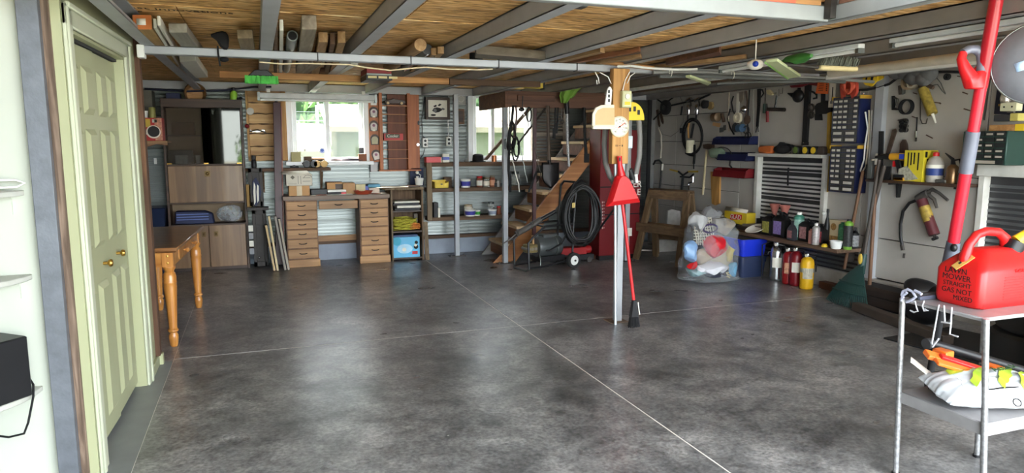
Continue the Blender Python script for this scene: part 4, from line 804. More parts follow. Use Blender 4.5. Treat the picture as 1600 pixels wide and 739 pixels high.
# plaque board with horseshoes
x0, x1, a, b = rect(577, 150, 592, 253, 8.96)
pb = thing('plaque_board', 'reddish pine board with four horseshoe plaques between window and curio cabinet', 'board', ((x0+x1)/2, 8.97, b)); obj('board', MB().b(x0, x1, 8.96, 8.99, a, b), REDW, pb, bev=.003)
for i, (px, py, tilt) in enumerate(((584, 176, 0), (584, 197.5, 0), (585.5, 219, 0), (588, 243, -.25))):
    p = onY(px, py, 8.95); Tm = FB((p.x, 8.955, p.z)) @ Mx.Rotation(tilt, 4, 'Y')
    ol = [(.058*cos(radians(k)), .02+.055*sin(radians(k))) for k in range(0, 181, 20)]; ol = [(.05, -.06)]+ol+[(-.05, -.06)]
    q = obj('horseshoe', MB(Tm).prism(ol, -.008, 0), (WALD, WALD, WALD, WALD)[i], pb, bev=.002)
    obj('inset', MB(Tm).prism([(x*.72, z_*.72-.006) for x, z_ in ol], -.011, -.008), mat('pale_enamel', (206, 196, 186), .4) if i != 2 else mat('olive_enamel', (170, 164, 124), .4), q)
    if i != 2: obj('picture', MB(Tm).prism(disc(.018, 12, 0, .012), -.013, -.011), mat('mixed_print', (130, 80, 100), .5, 0, .6, 70), q)
    obj('white_tag', MB(Tm).b(-.018, .018, -.012, -.008, -.06, -.04), PAPER, q) if i < 2 else None
p = onY(583.5, 157, 8.95); outlet('light_switch', FB((p.x, 8.957, p.z)), 'white switch plate at the top of the horseshoe board', 1); p = onY(585, 261, 8.97)
one('grey_plate', MB().b(p.x-.045, p.x+.045, 8.985, 9.03, p.z-.06, p.z+.06), mat('light_grey_plate', (190, 190, 190), .5), 'plain light grey wall plate below the horseshoe board', 'plate', bev=.002)

# ---- framed picture, clock plate, brown plaque
x0, x1, a, b = rect(665, 152, 703, 187, 8.99)
t = thing('framed_picture', 'dark framed drawing of a vintage car between the cabinet and the steel post', 'picture', ((x0+x1)/2, 9.0, a))
fr = MB(); w = .035; fr.b(x0, x0+w, 8.985, 9.02, a, b).b(x1-w, x1, 8.985, 9.02, a, b).b(x0+w, x1-w, 8.985, 9.02, a, a+w).b(x0+w, x1-w, 8.985, 9.02, b-w, b)
obj('frame', fr, WALD, t, bev=.003); obj('mount', MB().b(x0+w, x1-w, 9.0, 9.015, a+w, b-w), PAPER, t); xm, zm = (x0+x1)/2, (a+b)/2
art = [[(-.075, -.03), (-.03, -.055), (.02, -.045), (.06, -.02), (.04, .005), (-.01, .015), (-.05, .005)], [(-.06, .03), (-.02, .05), (-.01, .03), (-.04, .015)], [(.0, .04), (.03, .065), (.055, .05), (.02, .03)], [(.03, -.01), (.08, -.02), (.1, -.005), (.07, .012)]]
for i, q in enumerate(art): obj('drawing', MB(FB((xm, 8.998, zm))).prism(q, 0, .002), INK if i != 3 else mat('mid_grey', (110, 110, 110), .6), t)
obj('drawing_wheel', MB(FB((xm-.035, 8.996, zm-.025))).prism(disc(.022, 14), 0, .002), mat('mid_grey', (110, 110, 110), .6), t); obj('oval_mark', MB(FB((xm-.06, 8.996, zm-.085))).prism(disc(.035, 18, 0, 0, .012), 0, .003), INK, t)
x0, x1, a, b = rect(712, 145, 728, 164, 8.98); t = thing('clock_plate', 'pale grey square plate with a raised round dial right of the first steel post', 'plate', ((x0+x1)/2, 9.0, a))
obj('plate', MB().b(x0, x1, 8.99, 9.02, a, b), mat('grey_beige', (170, 168, 160), .6), t, bev=.003); obj('ring', MB().tube([((x0+x1)/2+.042*cos(k*PI/10), 8.987, (a+b)/2+.042*sin(k*PI/10)) for k in range(20)], .006, 6, True), mat('grey_beige2', (196, 192, 184), .5), t)
x0, x1, a, b = rect(714, 170, 726, 194, 8.98); t = thing('carved_plaque', 'small brown carved plaque hung left of the right-hand window', 'plaque', ((x0+x1)/2, 9.0, a)); obj('plaque', MB().b(x0, x1, 8.985, 9.02, a, b), wood('plaque_wood', (130, 94, 62), (88, 60, 38), 'z', .6), t, bev=.003); obj('carving', MB().b(x0+.02, x1-.02, 8.978, 8.985, a+.03, b-.03), WALD, t)
# ---- fluorescent fitting over the window
x0, x1, a, b = rect(402, 137, 588, 147, 8.55)
t = thing('ceiling_fitting', 'long pale unlit strip light fitting hung above the left back window', 'lamp', ((x0+x1)/2, 8.6, b)); za, zb = onY(402, 139, 8.55).z, onY(402, 130, 8.55).z
obj('housing', MB().b(x0, x1, 8.52, 8.66, 1.99, 2.055), mat('fitting_white', (202, 204, 200), .4), t, bev=.006); obj('tube', MB().cyl((x0+.03, 8.56, 1.978), (x1-.03, 8.56, 1.978), .013, n=10), WHITEP, t); obj('tube', MB().cyl((x0+.03, 8.62, 1.978), (x1-.03, 8.62, 1.978), .013, n=10), WHITEP, t)
for x in (x0+.012, x1-.012): obj('end_cap', MB().b(x-.014, x+.014, 8.515, 8.665, 1.965, 2.06), GALV, t)
for x in (x0+.12, x1-.15): obj('hanger', MB().b(x-.02, x+.02, 8.58, 8.6, 2.055, 2.10), WHITEP, t)
# ================================================================== STAIRS AND CENTRE
STR = wood('stair_board', (196, 136, 80), (150, 94, 50), 'x', .6, .7); TRD = wood('pale_tread', (228, 200, 156), (196, 160, 112), 'y', .55, .8)
DKW = wood('dark_header_board', (126, 84, 58), (84, 52, 36), 'x', .6, .7)
RSR = wood('riser_board', (150, 100, 60), (112, 70, 38), 'y', .6, .7)
SX = lambda z: 3.403+(z-.891)/1.22
st = thing('staircase', 'steep raw wooden open staircase rising to the loft right of the outlet post', 'stairs', (3.3, 8.4, 0))
def stringer(y0, y1, m):
    a = lambda z: 2.76+z/1.2
    return obj('stringer', MB().prism([(2.76, 0), (a(2.09), 2.09), (a(2.09)+.12, 2.09), (a(1.90)+.25, 1.90), (a(0)+.25, 0)], y0, y1), m, st, bev=.003)
stringer(8.06, 8.10, STR); stringer(8.70, 8.74, wood('grey_painted_stringer', (150, 146, 140), (112, 108, 104), 'x', .6))
for k in range(9):
    z = .225+.213*k; x = SX(z)
    if z < 2.1:
        obj('tread', MB().b(x, x+.23, 8.102, 8.698, z-.036, z), TRD, st, bev=.003)
        obj('riser', MB().b(x+.03, x+.045, 8.102, 8.698, max(z-.177, 0), z-.037), RSR if k < 4 else DKW, st)  # upper risers take darker wood in place of shade
obj('foot_block', MB().prism([(2.70, 0), (2.80, .10), (2.88, .10), (2.88, 0)], 8.045, 8.058), STR, st)
# header over the stairs with the things hanging from it
hd = thing('stair_header', 'dark brown plank header across the stair opening with tools hung below it', 'beam', (3.55, 7.85, 1.92))
x0 = onY(793, 155, 7.86).x
obj('front_board', MB().b(x0, 4.28, 7.86, 7.89, 1.905, 2.055), DKW, hd, bev=.003); obj('upper_board', MB().b(x0+.12, x0+.6, 7.835, 7.858, 1.98, 2.05), DKW, hd, bev=.002)
obj('end_board', MB().b(x0-.03, x0, 7.86, 8.9, 1.905, 2.09), DKW, hd, bev=.003); obj('top_cleat', MB().b(x0, 4.28, 7.86, 7.93, 2.055, 2.097), DKW, hd)
one('newel_post', MB().bar((onY(831, 200, 8.0).x, 7.915, 0), (onY(831, 200, 8.0).x, 7.915, 1.9), .035, .045), MAROON, 'thin dark maroon upright under the header left of the shovel', 'post', bev=.003)
one('hand_rail', MB().bar(onY(756, 252, 8.93), onY(832, 164, 8.93), .05, .04), OLDW, 'brown wooden handrail slanting across the right-hand window', 'rail', bev=.004); one('hand_rail', MB().tube([onY(808, 226, 8.6), onY(853, 168, 8.6)], .014, 8), IRON, 'thin grey iron rail slanting below the stair header', 'rail')
x0, x1, a, b = rect(832, 168, 884, 252, 8.95); t = thing('louvred_shutter', 'grey louvred wooden shutter standing against the wall behind the stairs', 'shutter', ((x0+x1)/2, 8.95, a))
SHUT = wood('shutter_grey', (146, 136, 124), (108, 98, 88), 'x', .6); fr = MB().b(x0, x0+.04, 8.945, 8.985, a, b).b(x1-.04, x1, 8.945, 8.985, a, b)
for z in (a, (a+b)/2-.02, b-.05): fr.b(x0+.04, x1-.04, 8.945, 8.985, z, z+.05)
obj('frame', fr, SHUT, t, bev=.002); n = 17; h = (b-a)/n; sl = MB()
for k in range(n): sl.bar((x0+.04, 8.962, a+h*(k+.5)), (x1-.04, 8.962, a+h*(k+.5)), .034, .007, (0, .5, .8))
o = obj('slats', sl, SHUT, t); o['kind'] = 'stuff'
HY = 7.80
def hp(x, y, Y=HY): return onY(x, y, Y)
HC = 'tools hung under the stair header'
t = thing('spade', 'black spade with a long wooden shaft hung blade-down below the stair header', 'spade', tuple(hp(858, 290)), HC)
obj('shaft', MB().tube([hp(856, 165), hp(856.5, 210), hp(858.5, 258)], [.021, .019, .023], 10), wood('dark_shaft', (96, 76, 58), (60, 46, 36), 'z', .6), t)
c = hp(860, 254); e = hp(861, 294); w = .115
obj('blade', MB().grid(lambda u, v: (c.x+(u-.5)*2*w*(1 if v < .55 else max(.12, 1-((v-.55)/.45)**2)), HY-.02*math.cos((u-.5)*PI)-.01*v, c.z+(e.z-c.z)*v), 10, 10).cyl(hp(858, 250), hp(860, 270), .024, .016, 10), mat('black_blade', (34, 32, 32), .4, .6, .2), t, solid=.004)
t = thing('flat_bar', 'black flat steel pry bar hung right of the spray lance', 'bar', tuple(hp(916, 254)), HC); obj('bar', MB().tube([hp(912.5, 168), hp(914, 215), hp(916, 246)], [.02, .017, .024], 6), BLACKM, t); obj('claw', MB().b(hp(916, 250).x-.03, hp(916, 250).x+.035, HY-.02, HY+.012, hp(916, 254).z, hp(916, 240).z), BLACKM, t, bev=.006)
t = thing('spray_lance', 'speckled grey lance with a black grip hung under the green rag', 'lance', tuple(hp(888, 258)), HC); obj('tube', MB().tube([hp(886, 178), hp(887, 225), hp(889, 260)], .017, 10), mat('speckled_lance', (150, 150, 150), .4, .4, .5, 80), t); obj('grip', MB().tube([hp(885, 158), hp(886, 178)], .03, 10), BLACK, t); obj('neck', MB().tube([hp(884, 152), hp(885, 158)], .024, 10), YEL, t)
for i, (px, q, lb) in enumerate(((866, 214, 'black rod clamp hung right of the spade shaft'), (870, 206, 'second black rod clamp hung next to the first one'))):
    t = thing('rod_clamp', lb, 'clamp', tuple(hp(px, q)), HC); obj('rod', MB().tube([hp(px+2, 168, HY+.02*i), hp(px, q, HY+.02*i)], .011, 8), BLACKM, t); obj('jaw', MB().b(hp(px, q).x-.02, hp(px, q).x+.014, HY-.015+.02*i, HY+.015+.02*i, hp(px, q).z-.02, hp(px, q-14).z), BLACKM, t, bev=.004)
one('wire_loop', MB().tube([hp(877, 190)+V((.035*cos(k*PI/8), 0, .025*sin(k*PI/8))) for k in range(16)], .006, 6, True).tube([hp(878, 170), hp(877, 187)], .004, 5), IRON, 'small wire hoop hanging before the louvred shutter', 'hoop', HC)
rnd = random.Random(11)
def strand(px0, py0, px1, py1, sag, r, m, label, Y=HY, name='hanging_cable', n=8, cat='cord', g=HC):
    a, b = hp(px0, py0, Y), hp(px1, py1, Y); pts = [a+(b-a)*(k/n)+V((sag*sin(PI*k/n)+rnd.uniform(-.006, .006), rnd.uniform(-.008, .008), 0)) for k in range(n+1)]
    return one(name, MB().tube(pts, r, 6), m, label, cat, g)
strand(802, 165, 797, 300, -.03, .016, BLACKM, 'thick black hose hanging closest to the outlet post'); strand(806, 165, 803, 215, .02, .012, MAROON, 'short maroon cord beside the thick black hose'); strand(838, 268, 826, 300, .0, .012, BLACKM, 'black rod end low in front of the wall shelves')
strand(813, 230, 824, 285, .0, .006, GALV, 'thin silver rod slanting left of the maroon upright'); strand(833, 215, 846, 278, .0, .005, IRON, 'thin wire slanting between the upright and the spade'); strand(800, 250, 812, 300, .01, .006, PAPER, 'thin pale cord slanting in front of the jars')
loops = MB()
for k in range(5):
    c = hp(803+rnd.uniform(-4, 4), 222+rnd.uniform(-14, 14)); rx, rz = rnd.uniform(.03, .06), rnd.uniform(.09, .16)
    loops.tube([c+V((rx*cos(j*PI/9), rnd.uniform(-.012, .012)-.02+.012*k, rz*sin(j*PI/9))) for j in range(18)], .010, 6, True)
one('cable_bundle', loops, BLACKM, 'tangled black cable bundle hung beside the outlet post', 'cable', HC)
one('black_snaplink', MB().tube([V((hp(828, 178).x, 7.83, 1.822))+V((.03*cos(k*PI/7), 0, .085*sin(k*PI/7))) for k in range(14)], .009, 6, True), BLACKM, 'black loop hook hanging left of the maroon upright', 'hook', HC)
t = thing('black_winch', 'black little pulley clipped under the left end of the stair header', 'pulley', tuple(hp(815, 172)), HC); obj('body', MB().ball(hp(815, 171), (.04, .025, .025)).cyl(hp(817, 150), hp(816, 168), .006, n=6), BLACK, t); obj('hook', MB().tube([hp(817, 175), hp(819, 180), hp(816, 183)], .006, 6), CHROME, t)
# green rag over a hook
RAGP = [(922, 122, 3), (914, 124, 8), (905, 129, 9), (896, 135, 10), (888, 143, 12), (883, 151, 9), (881, 161, 4)]
def rag(u, v):
    k = v*6; i = min(5, int(k)); f = k-i; a, b = RAGP[i], RAGP[i+1]; x, y, w = [a[n]+(b[n]-a[n])*f for n in range(3)]; t = (u-.5)*2
    dx, dy = b[0]-a[0], b[1]-a[1]; L = math.hypot(dx, dy)
    return onY(x-dy/L*w*t, y+dx/L*w*t, HY-.05+.03*sin(u*11+v*5)-.03*(1-t*t))
one('green_rag', MB().grid(rag, 14, 18), mat('green_cloth', (132, 176, 76), .85, 0, .12, 9, .2), 'bright green rag draped over the spray lance under the ceiling', 'rag', solid=.006)
t = thing('yellow_sponge_block', 'yellow block with dark ends lying on the joists above the stair header', 'block', tuple(hp(836, 138, 7.7))); x0, x1, a, b = rect(823, 127.5, 849, 137.5, 7.70)
obj('block', MB().b(x0, x1, 7.70, 7.80, a, b), mat('yellow_block', (226, 204, 84), .6, 0, .06), t, bev=.005); obj('end', MB().b(x1, x1+.02, 7.70, 7.80, a-.01, b-.006), DARK, t)

# ---- pressure washer
wt = radians(11.3); T = Mx.Translation((2.90, 7.33, 0)) @ Mx.Rotation(wt, 4, 'Z')
pw = thing('pressure_washer', 'pressure washer on a black tube frame with white-hubbed wheels before the stairs', 'washer', (3.2, 7.5, 0))
for v, nm in ((0, 'near'), (.32, 'far')):
    obj('side_frame', MB(T).tube([(.62, v, .12), (.63, v, .5), (.67, v, .98)], .013, 8).tube([(-.0, v, .03), (-.01, v, .34), (.05, v, .40), (.22, v, .52), (.63, v, .53)], .013, 8).tube([(-.0, v, .04), (.25, v, .05), (.6, v, .10)], .013, 8), BLACK, pw)
obj('handle_bar', MB(T).tube([(.67, 0, .97), (.68, .05, 1.02), (.68, .27, 1.02), (.67, .32, .97)], .014, 8), BLACK, pw); obj('skid', MB(T).tube([(0, 0, .03), (-.02, .03, .014), (-.02, .29, .014), (0, .32, .03)], .014, 8), GALV, pw)
obj('cross_tube', MB(T).tube([(.22, 0, .52), (.22, .32, .52)], .012, 8), BLACK, pw)
for v in (-.05, .37):
    R = Mx.Rotation(PI/2, 3, 'X')
    w_ = obj('wheel', MB(T).lathe([(.058, -.025), (.085, -.027), (.094, -.018), (.094, .018), (.085, .027), (.058, .025), (.058, -.025)], (.60, v, .095), 26, R), mat('tyre_rubber', (40, 40, 40), .85), pw)
    obj('hub', MB(T).lathe([(.012, -.032), (.02, -.03), (.024, -.024), (.058, -.02), (.06, .02), (.02, .024), (.012, .032)], (.60, v, .095), 22, R), WHITEP, w_); obj('axle_nut', MB(T).lathe([(.012, -.045), (.012, .045)], (.60, v, .095), 8, R), IRON, w_)
obj('axle', MB(T).cyl((.60, -.02, .095), (.60, .34, .095), .01, n=8), IRON, pw)
mo = obj('motor', MB(T).lathe([(.05, -.19), (.115, -.18), (.125, -.15), (.125, .13), (.115, .15), (.10, .16), (0, .165)], (.37, .16, .26), 26, Mx.Rotation(PI/2, 3, 'Y')), mat('dark_motor_grey', (84, 88, 88), .4, .4, .12), pw)
obj('fan_cowl', MB(T).lathe([(.132, .06), (.135, .065), (.135, .075), (.132, .08)], (.37, .16, .26), 26, Mx.Rotation(PI/2, 3, 'Y')), GALV, mo); obj('switch_box', MB(T).b(.27, .47, .10, .22, .36, .41), mat('dark_motor_grey', (84, 88, 88), .4), mo, bev=.008); obj('motor_mount', MB(T).b(.2, .55, .05, .28, .09, .15), BLACK, pw)
pu = obj('pump', MB(T).b(.05, .19, .10, .22, .20, .30), mat('brass_pump', (176, 160, 112), .35, .8, .25, 40), pw, bev=.008)
for k in range(3): obj('pump_fin', MB(T).cyl((.06+.045*k, .08, .25), (.06+.045*k, .24, .25), .019, n=10), mat('pump_silver', (190, 186, 172), .3, .8), pu)
obj('pump_knob', MB(T).cyl((.16, .16, .30), (.155, .16, .40), .014, .018, 10), mat('tan_knob', (176, 136, 92), .5), pu); obj('lever', MB(T).tube([(.2, .1, .2), (.2, .06, .12), (.19, .05, .05)], .007, 6), GALV, pu); obj('pressure_hose', MB(T).tube([(.2, .1, .24), (.3, .02, .22), (.45, -.01, .3), (.55, .01, .43), (.62, .02, .52)], .012, 8), BLACK, pw)
lz = lambda x, y: hp(x, y, 7.28)
ln = thing('washer_lance', 'long pressure lance with a fat dark sleeve lying across the washer frame', 'lance', tuple(lz(835, 350))); obj('sleeve', MB().tube([lz(806, 366), lz(826, 355), lz(845, 343)], .034, 12), mat('sleeve_grey', (74, 70, 66), .6, 0, .2), ln); obj('grip', MB().tube([lz(845, 343), lz(868, 330)], [.026, .022], 10), BLACK, ln); obj('tip', MB().tube([lz(806, 366), lz(797, 374), lz(785, 381)], [.012, .01, .007], 8), IRON, ln)
for x, y in ((830, 352), (808, 364)): obj('hose_clip', MB().tube([lz(x, y)+V((0.0, .04*cos(k*PI/6), .04*sin(k*PI/6))) for k in range(12)], .005, 5, True), GALV, ln)
rnd = random.Random(21); hc = MB()
for k in range(13):
    c = T @ V((.72+rnd.uniform(-.03, .03), -.03-.012*(k % 5)+.03*(k//5), .66+rnd.uniform(-.03, .03))); rx, rz = rnd.uniform(.17, .24), rnd.uniform(.30, .38)
    hc.tube([c+V((rx*cos(j*PI/14), .02*sin(j*PI/7+k), rz*sin(j*PI/14)-.03*abs(cos(j*PI/14)))) for j in range(28)], .012, 6, True)
one('hose_coil', hc, mat('black_hose', (30, 30, 30), .5, 0, .2), 'big coil of black high-pressure hose hung on the washer handle', 'hose'); p = lz(903, 322)
one('yellow_tag', MB().b(p.x-.02, p.x+.02, 7.395, 7.40, p.z-.03, p.z+.03), mat('yellow_tag', (214, 186, 110), .6), 'little yellow tag tied into the black hose coil', 'tag')

# ---- floor jack, plank, red cabinet
fj = thing('floor_jack', 'red trolley jack with a black handle behind the pressure washer', 'jack', (3.75, 8.0, 0)); c = onY(902, 383, 7.75)
obj('body', MB().b(c.x-.24, c.x+.12, 7.72, 7.86, .10, .19).cyl((c.x+.10, 7.79, .15), (c.x+.2, 7.79, .15), .05, n=12), mat('red_enamel', (150, 28, 30), .4), fj, bev=.006); obj('base', MB().b(c.x-.28, c.x+.22, 7.72, 7.88, .03, .10), BLACK, fj, bev=.004)
for dx in (-.2, .15): obj('wheel', MB().cyl((c.x+dx, 7.70, .035), (c.x+dx, 7.90, .035), .034, n=14), IRON, fj)
obj('handle', MB().tube([(c.x+.1, 7.78, .18), onY(935, 360, 7.6), onY(966, 318, 7.45)], .013, 8), BLACK, fj)
a, b = onZ(926, 404, 0), onZ(996, 397, 0); one('edge_plank', MB().bar(a+V((0, 0, .035)), b+V((0, 0, .035)), .10, .07), DKW, 'dark plank with a pale top edge on the floor before the red cabinet', 'plank', bev=.003); one('white_strip', MB().bar(a+V((0, 0, .078)), b+V((0, 0, .078)), .08, .012), PAPER, 'white strip lying on the dark plank before the red cabinet', 'strip')
RY = 7.74; x0, x1 = onY(937, 320, RY).x, onY(1000, 320, RY).x; zt = onY(985, 203, RY).z
RC = mat('shade_darkened_red', (104, 15, 21), .4, 0, .08, 3)  # red darkened throughout to stand in for shade
rc = thing('red_cabinet', 'tall red cabinet with white lettering standing behind the centre post', 'cabinet', ((x0+x1)/2, 7.87, 0))
obj('body', MB().b(x0, x1, RY, 8.04, .06, zt), RC, rc, bev=.006); obj('base', MB().b(x0+.02, x1-.02, RY+.02, 8.03, 0, .06), BLACK, rc)
for py in (292, 335): z = onY(960, py, RY).z; obj('door_gap', MB().b(x0+.004, x1-.004, RY-.002, RY+.002, z-.008, z+.008), BLACKM, rc)
TT = Mx.Translation((onY(992, 288, RY).x, RY-.002, onY(992, 288, RY).z)); text('lettering', 'TER', .115, TT, PAPER, rc, .001); text('lettering', 'PLE', .115, Mx.Translation((onY(992, 300, RY).x+.0, RY-.002, onY(992, 300.5, RY).z)), PAPER, rc, .001)
sq = MB()
for k in range(9): p = onY(942, 316+5*k, RY); sq.b(p.x-.012, p.x+.0, RY-.003, RY, p.z-.013, p.z+.010); sq.b(p.x+.012, p.x+.02, RY-.003, RY, p.z-.005, p.z+.008)
o = obj('print_marks', sq, mat('pink_white_print', (200, 170, 166), .5), rc); o['kind'] = 'stuff'; p = onY(984, 360, 7.585); 
one('white_tag', MB().b(p.x-.03, p.x+.03, 7.583, 7.589, p.z-.07, p.z+.03), PAPER, 'white tag hanging on the grey post before the red cabinet', 'tag')
one('corner_upright', MB().cyl((5.40, 8.90, .2), (5.40, 8.90, 2.1), .03, n=12), BLACKM, 'black round upright in the right rear corner of the garage', 'pipe')  # black cylinder standing in the rear corner

# ---- centre post
cp = thing('centre_post', 'grey steel post with a raw plank bolted to its upper half mid-floor', 'post', (2.79, 5.03, 0))
obj('steel_shaft', MB().b(2.76, 2.82, 5.0, 5.06, .005, 2.044), STEEL, cp, bev=.004); obj('base_plate', MB().b(2.70, 2.86, 4.96, 5.10, 0, .006), mat('rusty_plate', (120, 100, 84), .8, .3, .3, 20), cp)
PY = 4.905; x0, x1, a, b = rect(957.5, 107, 983, 256, PY); obj('plank', MB().b(x0, x1, PY, PY+.06, a, b), LUMBZ, cp, bev=.003)
obj('writing', MB().b(x0+.03, x0+.036, PY-.001, PY, 1.46, 1.475).b(x0+.045, x0+.05, PY-.001, PY, 1.46, 1.475).b(x0+.058, x0+.075, PY-.001, PY, 1.466, 1.469).b(x0+.085, x0+.095, PY-.001, PY, 1.46, 1.475), INK, cp)
p = onY(967, 198, PY); R = Mx.Rotation(PI/2, 3, 'X')
th = thing('dial_thermometer', 'round cream dial thermometer on the plank of the centre post', 'thermometer', (p.x, PY, p.z)); r = .083
obj('case', MB().lathe([(r-.004, 0), (r, .004), (r, .014), (r-.008, .018), (r-.012, .012), (0, .012)], (p.x, PY, p.z), 32, R), mat('cream_rim', (214, 208, 184), .4), th); obj('face', MB().lathe([(r-.011, .0125), (0, .0127)], (p.x, PY, p.z), 32, R), mat('cream_face', (236, 232, 206), .5, 0, .02), th)
for k in range(9):
    q = radians(225-33.75*k); text('numeral', str(-40+20*k)[:3], .018, FB((p.x+.056*cos(q), PY-.0135, p.z+.056*sin(q))), INK, th, .0004)
    obj('tick', MB(FB((p.x, PY-.0132, p.z)) @ Mx.Rotation(-q, 4, 'Y')).b(.030, .038, -.0005, 0, -.0012, .0012), INK, th)
obj('needle', MB(FB((p.x, PY-.016, p.z)) @ Mx.Rotation(radians(-35), 4, 'Y')).b(-.02, .055, -.001, .001, -.0025, .0025), RED, th); obj('hub', MB().lathe([(.007, .012), (.007, .018)], (p.x, PY, p.z), 10, R), INK, th)
x0, x1, a, b = rect(973, 141.5, 987.5, 168, PY-.05); t = thing('timer_box', 'small cream green thermostat box screwed to the right of the centre post plank', 'thermostat', ((x0+x1)/2, PY-.02, a)); obj('case', MB().b(x0, x1, PY-.045, PY-.001, a, b), mat('cream_green', (190, 190, 142), .5, 0, .04), t, bev=.003)
obj('face_plate', MB().b(x0+.012, x1-.008, PY-.048, PY-.045, a+.012, b-.01), mat('pale_green_plate', (206, 206, 164), .45), t); obj('dial', MB().lathe([(.02, 0), (.02, .008), (.006, .01), (0, .01)], ((x0+x1)/2, PY-.048, b-.045), 16, R), PAPER, t); obj('lower_window', MB().b(x0+.02, x1-.014, PY-.049, PY-.048, a+.02, a+.045), YEL, t)
one('white_wire', MB().tube([onY(984, 112, PY-.02), onY(977, 125, PY-.01), onY(973, 141, PY-.02)], .004, 6), WHITEP, 'white wire running down to the thermostat box', 'wire'); one('white_wire', MB().tube([onY(992, 114, PY-.02), onY(985, 119, PY-.02), onY(980, 130, PY-.01)], .004, 6), WHITEP, 'short white wire end sticking out above the thermostat box', 'wire')
one('white_wire', MB().tube([onY(930, 113, 4.93), onY(935, 122, 4.93), onY(936, 130, 4.93), onY(933, 132, 4.93), onY(932, 125, 4.93)], .004, 6), WHITEP, 'white wire hook hanging under the beam left of the post', 'wire'); one('white_wire', MB().tube([onY(937, 113, 4.93), onY(950, 120, 4.93), onY(955, 131, 4.93)], .004, 6), WHITEP, 'white wire from the beam to the hanging white dustpan', 'wire')
# white dustpan
Y = 4.88; t = thing('white_dustpan', 'white and tan dustpan hung left of the centre post plank', 'dustpan', tuple(onY(940, 200, Y))); o_ = [(925.5, 201), (926, 178), (931, 168), (940, 164), (960, 163.5), (960, 201)]
q = [(onY(x, y, Y).x, onY(x, y, Y).z) for x, y in o_]; obj('pan', MB().prism(q, Y, Y+.014), mat('ivory_plastic', (226, 218, 196), .45, 0, .04), t, bev=.003); q2 = [(onY(x, y, Y).x, onY(x, y, Y).z) for x, y in ((930, 195), (930, 179), (934, 172), (942, 168.5), (960, 168.5), (960, 195))]; obj('tray_floor', MB().prism(q2, Y-.002, Y), mat('tan_tray', (204, 178, 128), .5, 0, .06), t)
obj('lip', MB().b(q[0][0], q[-1][0], Y-.014, Y+.012, q[0][1]-.004, q[0][1]+.022), mat('ivory_plastic', (226, 218, 196), .45), t, bev=.003); q3 = [(onY(x, y, Y).x, onY(x, y, Y).z) for x, y in ((945.5, 164), (949, 140), (952, 135), (955, 136), (957, 141), (955, 164))]; obj('handle', MB().prism(q3, Y, Y+.016), WHITEP, t, bev=.003)
for yy in (143, 150, 157): a = onY(951.5, yy, Y); obj('slot', MB().b(a.x-.008, a.x+.008, Y-.001, Y+.001, a.z-.012, a.z+.012), BLACK, t)
# hose hanger with garden hose
Y = 5.065; t = thing('hose_hanger', 'yellow plastic half-round hose hanger behind the centre post plank', 'hanger', tuple(onY(990, 180, Y))); c = onY(988, 186, Y); ol = [(c.x+.115*cos(radians(k)), c.z+.115*sin(radians(k))*1.2) for k in range(0, 181, 15)]+[(c.x-.115, c.z-.01), (c.x+.115, c.z-.01)]
obj('rim', MB().prism(ol, Y, Y+.02), YEL, t, bev=.003)
for k in range(3): q = radians(40+35*k); obj('slot', MB().b(c.x+.075*cos(q)-.012, c.x+.075*cos(q)+.012, Y-.002, Y, c.z+.085*sin(q)-.02, c.z+.085*sin(q)+.02), BLACK, t)
hs = mat('grey_hose', (122, 120, 116), .6, 0, .1)
one('grey_hose', MB().tube([onY(x, y, 5.09) for x, y in ((998, 184), (1000, 215), (999, 245), (994, 270), (986, 286))], .022, 10).tube([onY(x, y, 5.09) for x, y in ((981, 184), (982, 220), (981, 250), (978, 280))], .022, 10).tube([onY(x, y, 5.10) for x, y in ((947, 190), (944, 225), (946, 255), (953, 275), (962, 290))], .022, 10), hs, 'grey corrugated garden hose hanging in loops behind the centre post', 'hose'); p = onY(983, 222, 5.07)
t = thing('white_label_box', 'small pale blue labelled box hung in the grey hose loop', 'box', tuple(p)); obj('box', MB().b(p.x-.018, p.x+.022, 5.05, 5.075, p.z-.05, p.z+.05), mat('pale_blue_label', (190, 205, 206), .5), t, bev=.002); obj('print', MB().b(p.x-.01, p.x+.014, 5.048, 5.05, p.z-.035, p.z+.02), PAPER, t)
p = onY(988, 276, 5.09); t = thing('hose_nozzle', 'black hose nozzle with a white band behind the red dustpan', 'nozzle', tuple(p)); obj('body', MB().tube([p+V((-.03, 0, .06)), p+V((.02, 0, -.05))], [.03, .024], 10), BLACK, t); obj('band', MB().tube([p+V((.022, -.02, .02)), p+V((.03, -.02, -.05))], .014, 8), WHITEP, t)
# red dustpan and broom
Y = 4.86; q = [(onY(x, y, Y).x, onY(x, y, Y).z) for x, y in ((948.5, 323), (963, 277), (968, 271), (975, 271), (983, 279), (1000.5, 316))]
t = thing('red_dustpan', 'red plastic dustpan hung handle-up on the centre post', 'dustpan', tuple(onY(973, 320, Y))); c = V((sum(x for x, z in q)/6, 0, sum(z for x, z in q)/6))
vs = [(x, Y, z) for x, z in q]+[(c.x+(x-c.x)*.72, Y-.035, c.z+(z-c.z)*.72) for x, z in q]+[(x, Y+.03, z) for x, z in q]
obj('pan', MB().add(vs, [(0, 1, 7, 6), (1, 2, 8, 7), (2, 3, 9, 8), (3, 4, 10, 9), (4, 5, 11, 10), (5, 0, 6, 11), (11, 10, 9, 8, 7, 6)]+[(i, 12+i, 12+(i+1) % 6, (i+1) % 6) for i in range(6)]), RED, t, bev=.004)
obj('handle', MB().tube([onY(967.5, 244, Y), onY(968.5, 258, Y), onY(971, 274, Y)], [.022, .02, .034], 12), RED, t); p = onY(968.5, 249, Y-.022); obj('hang_hole', MB().b(p.x-.006, p.x+.006, p.y-.002, p.y+.002, p.z-.015, p.z+.015), BLACK, t)
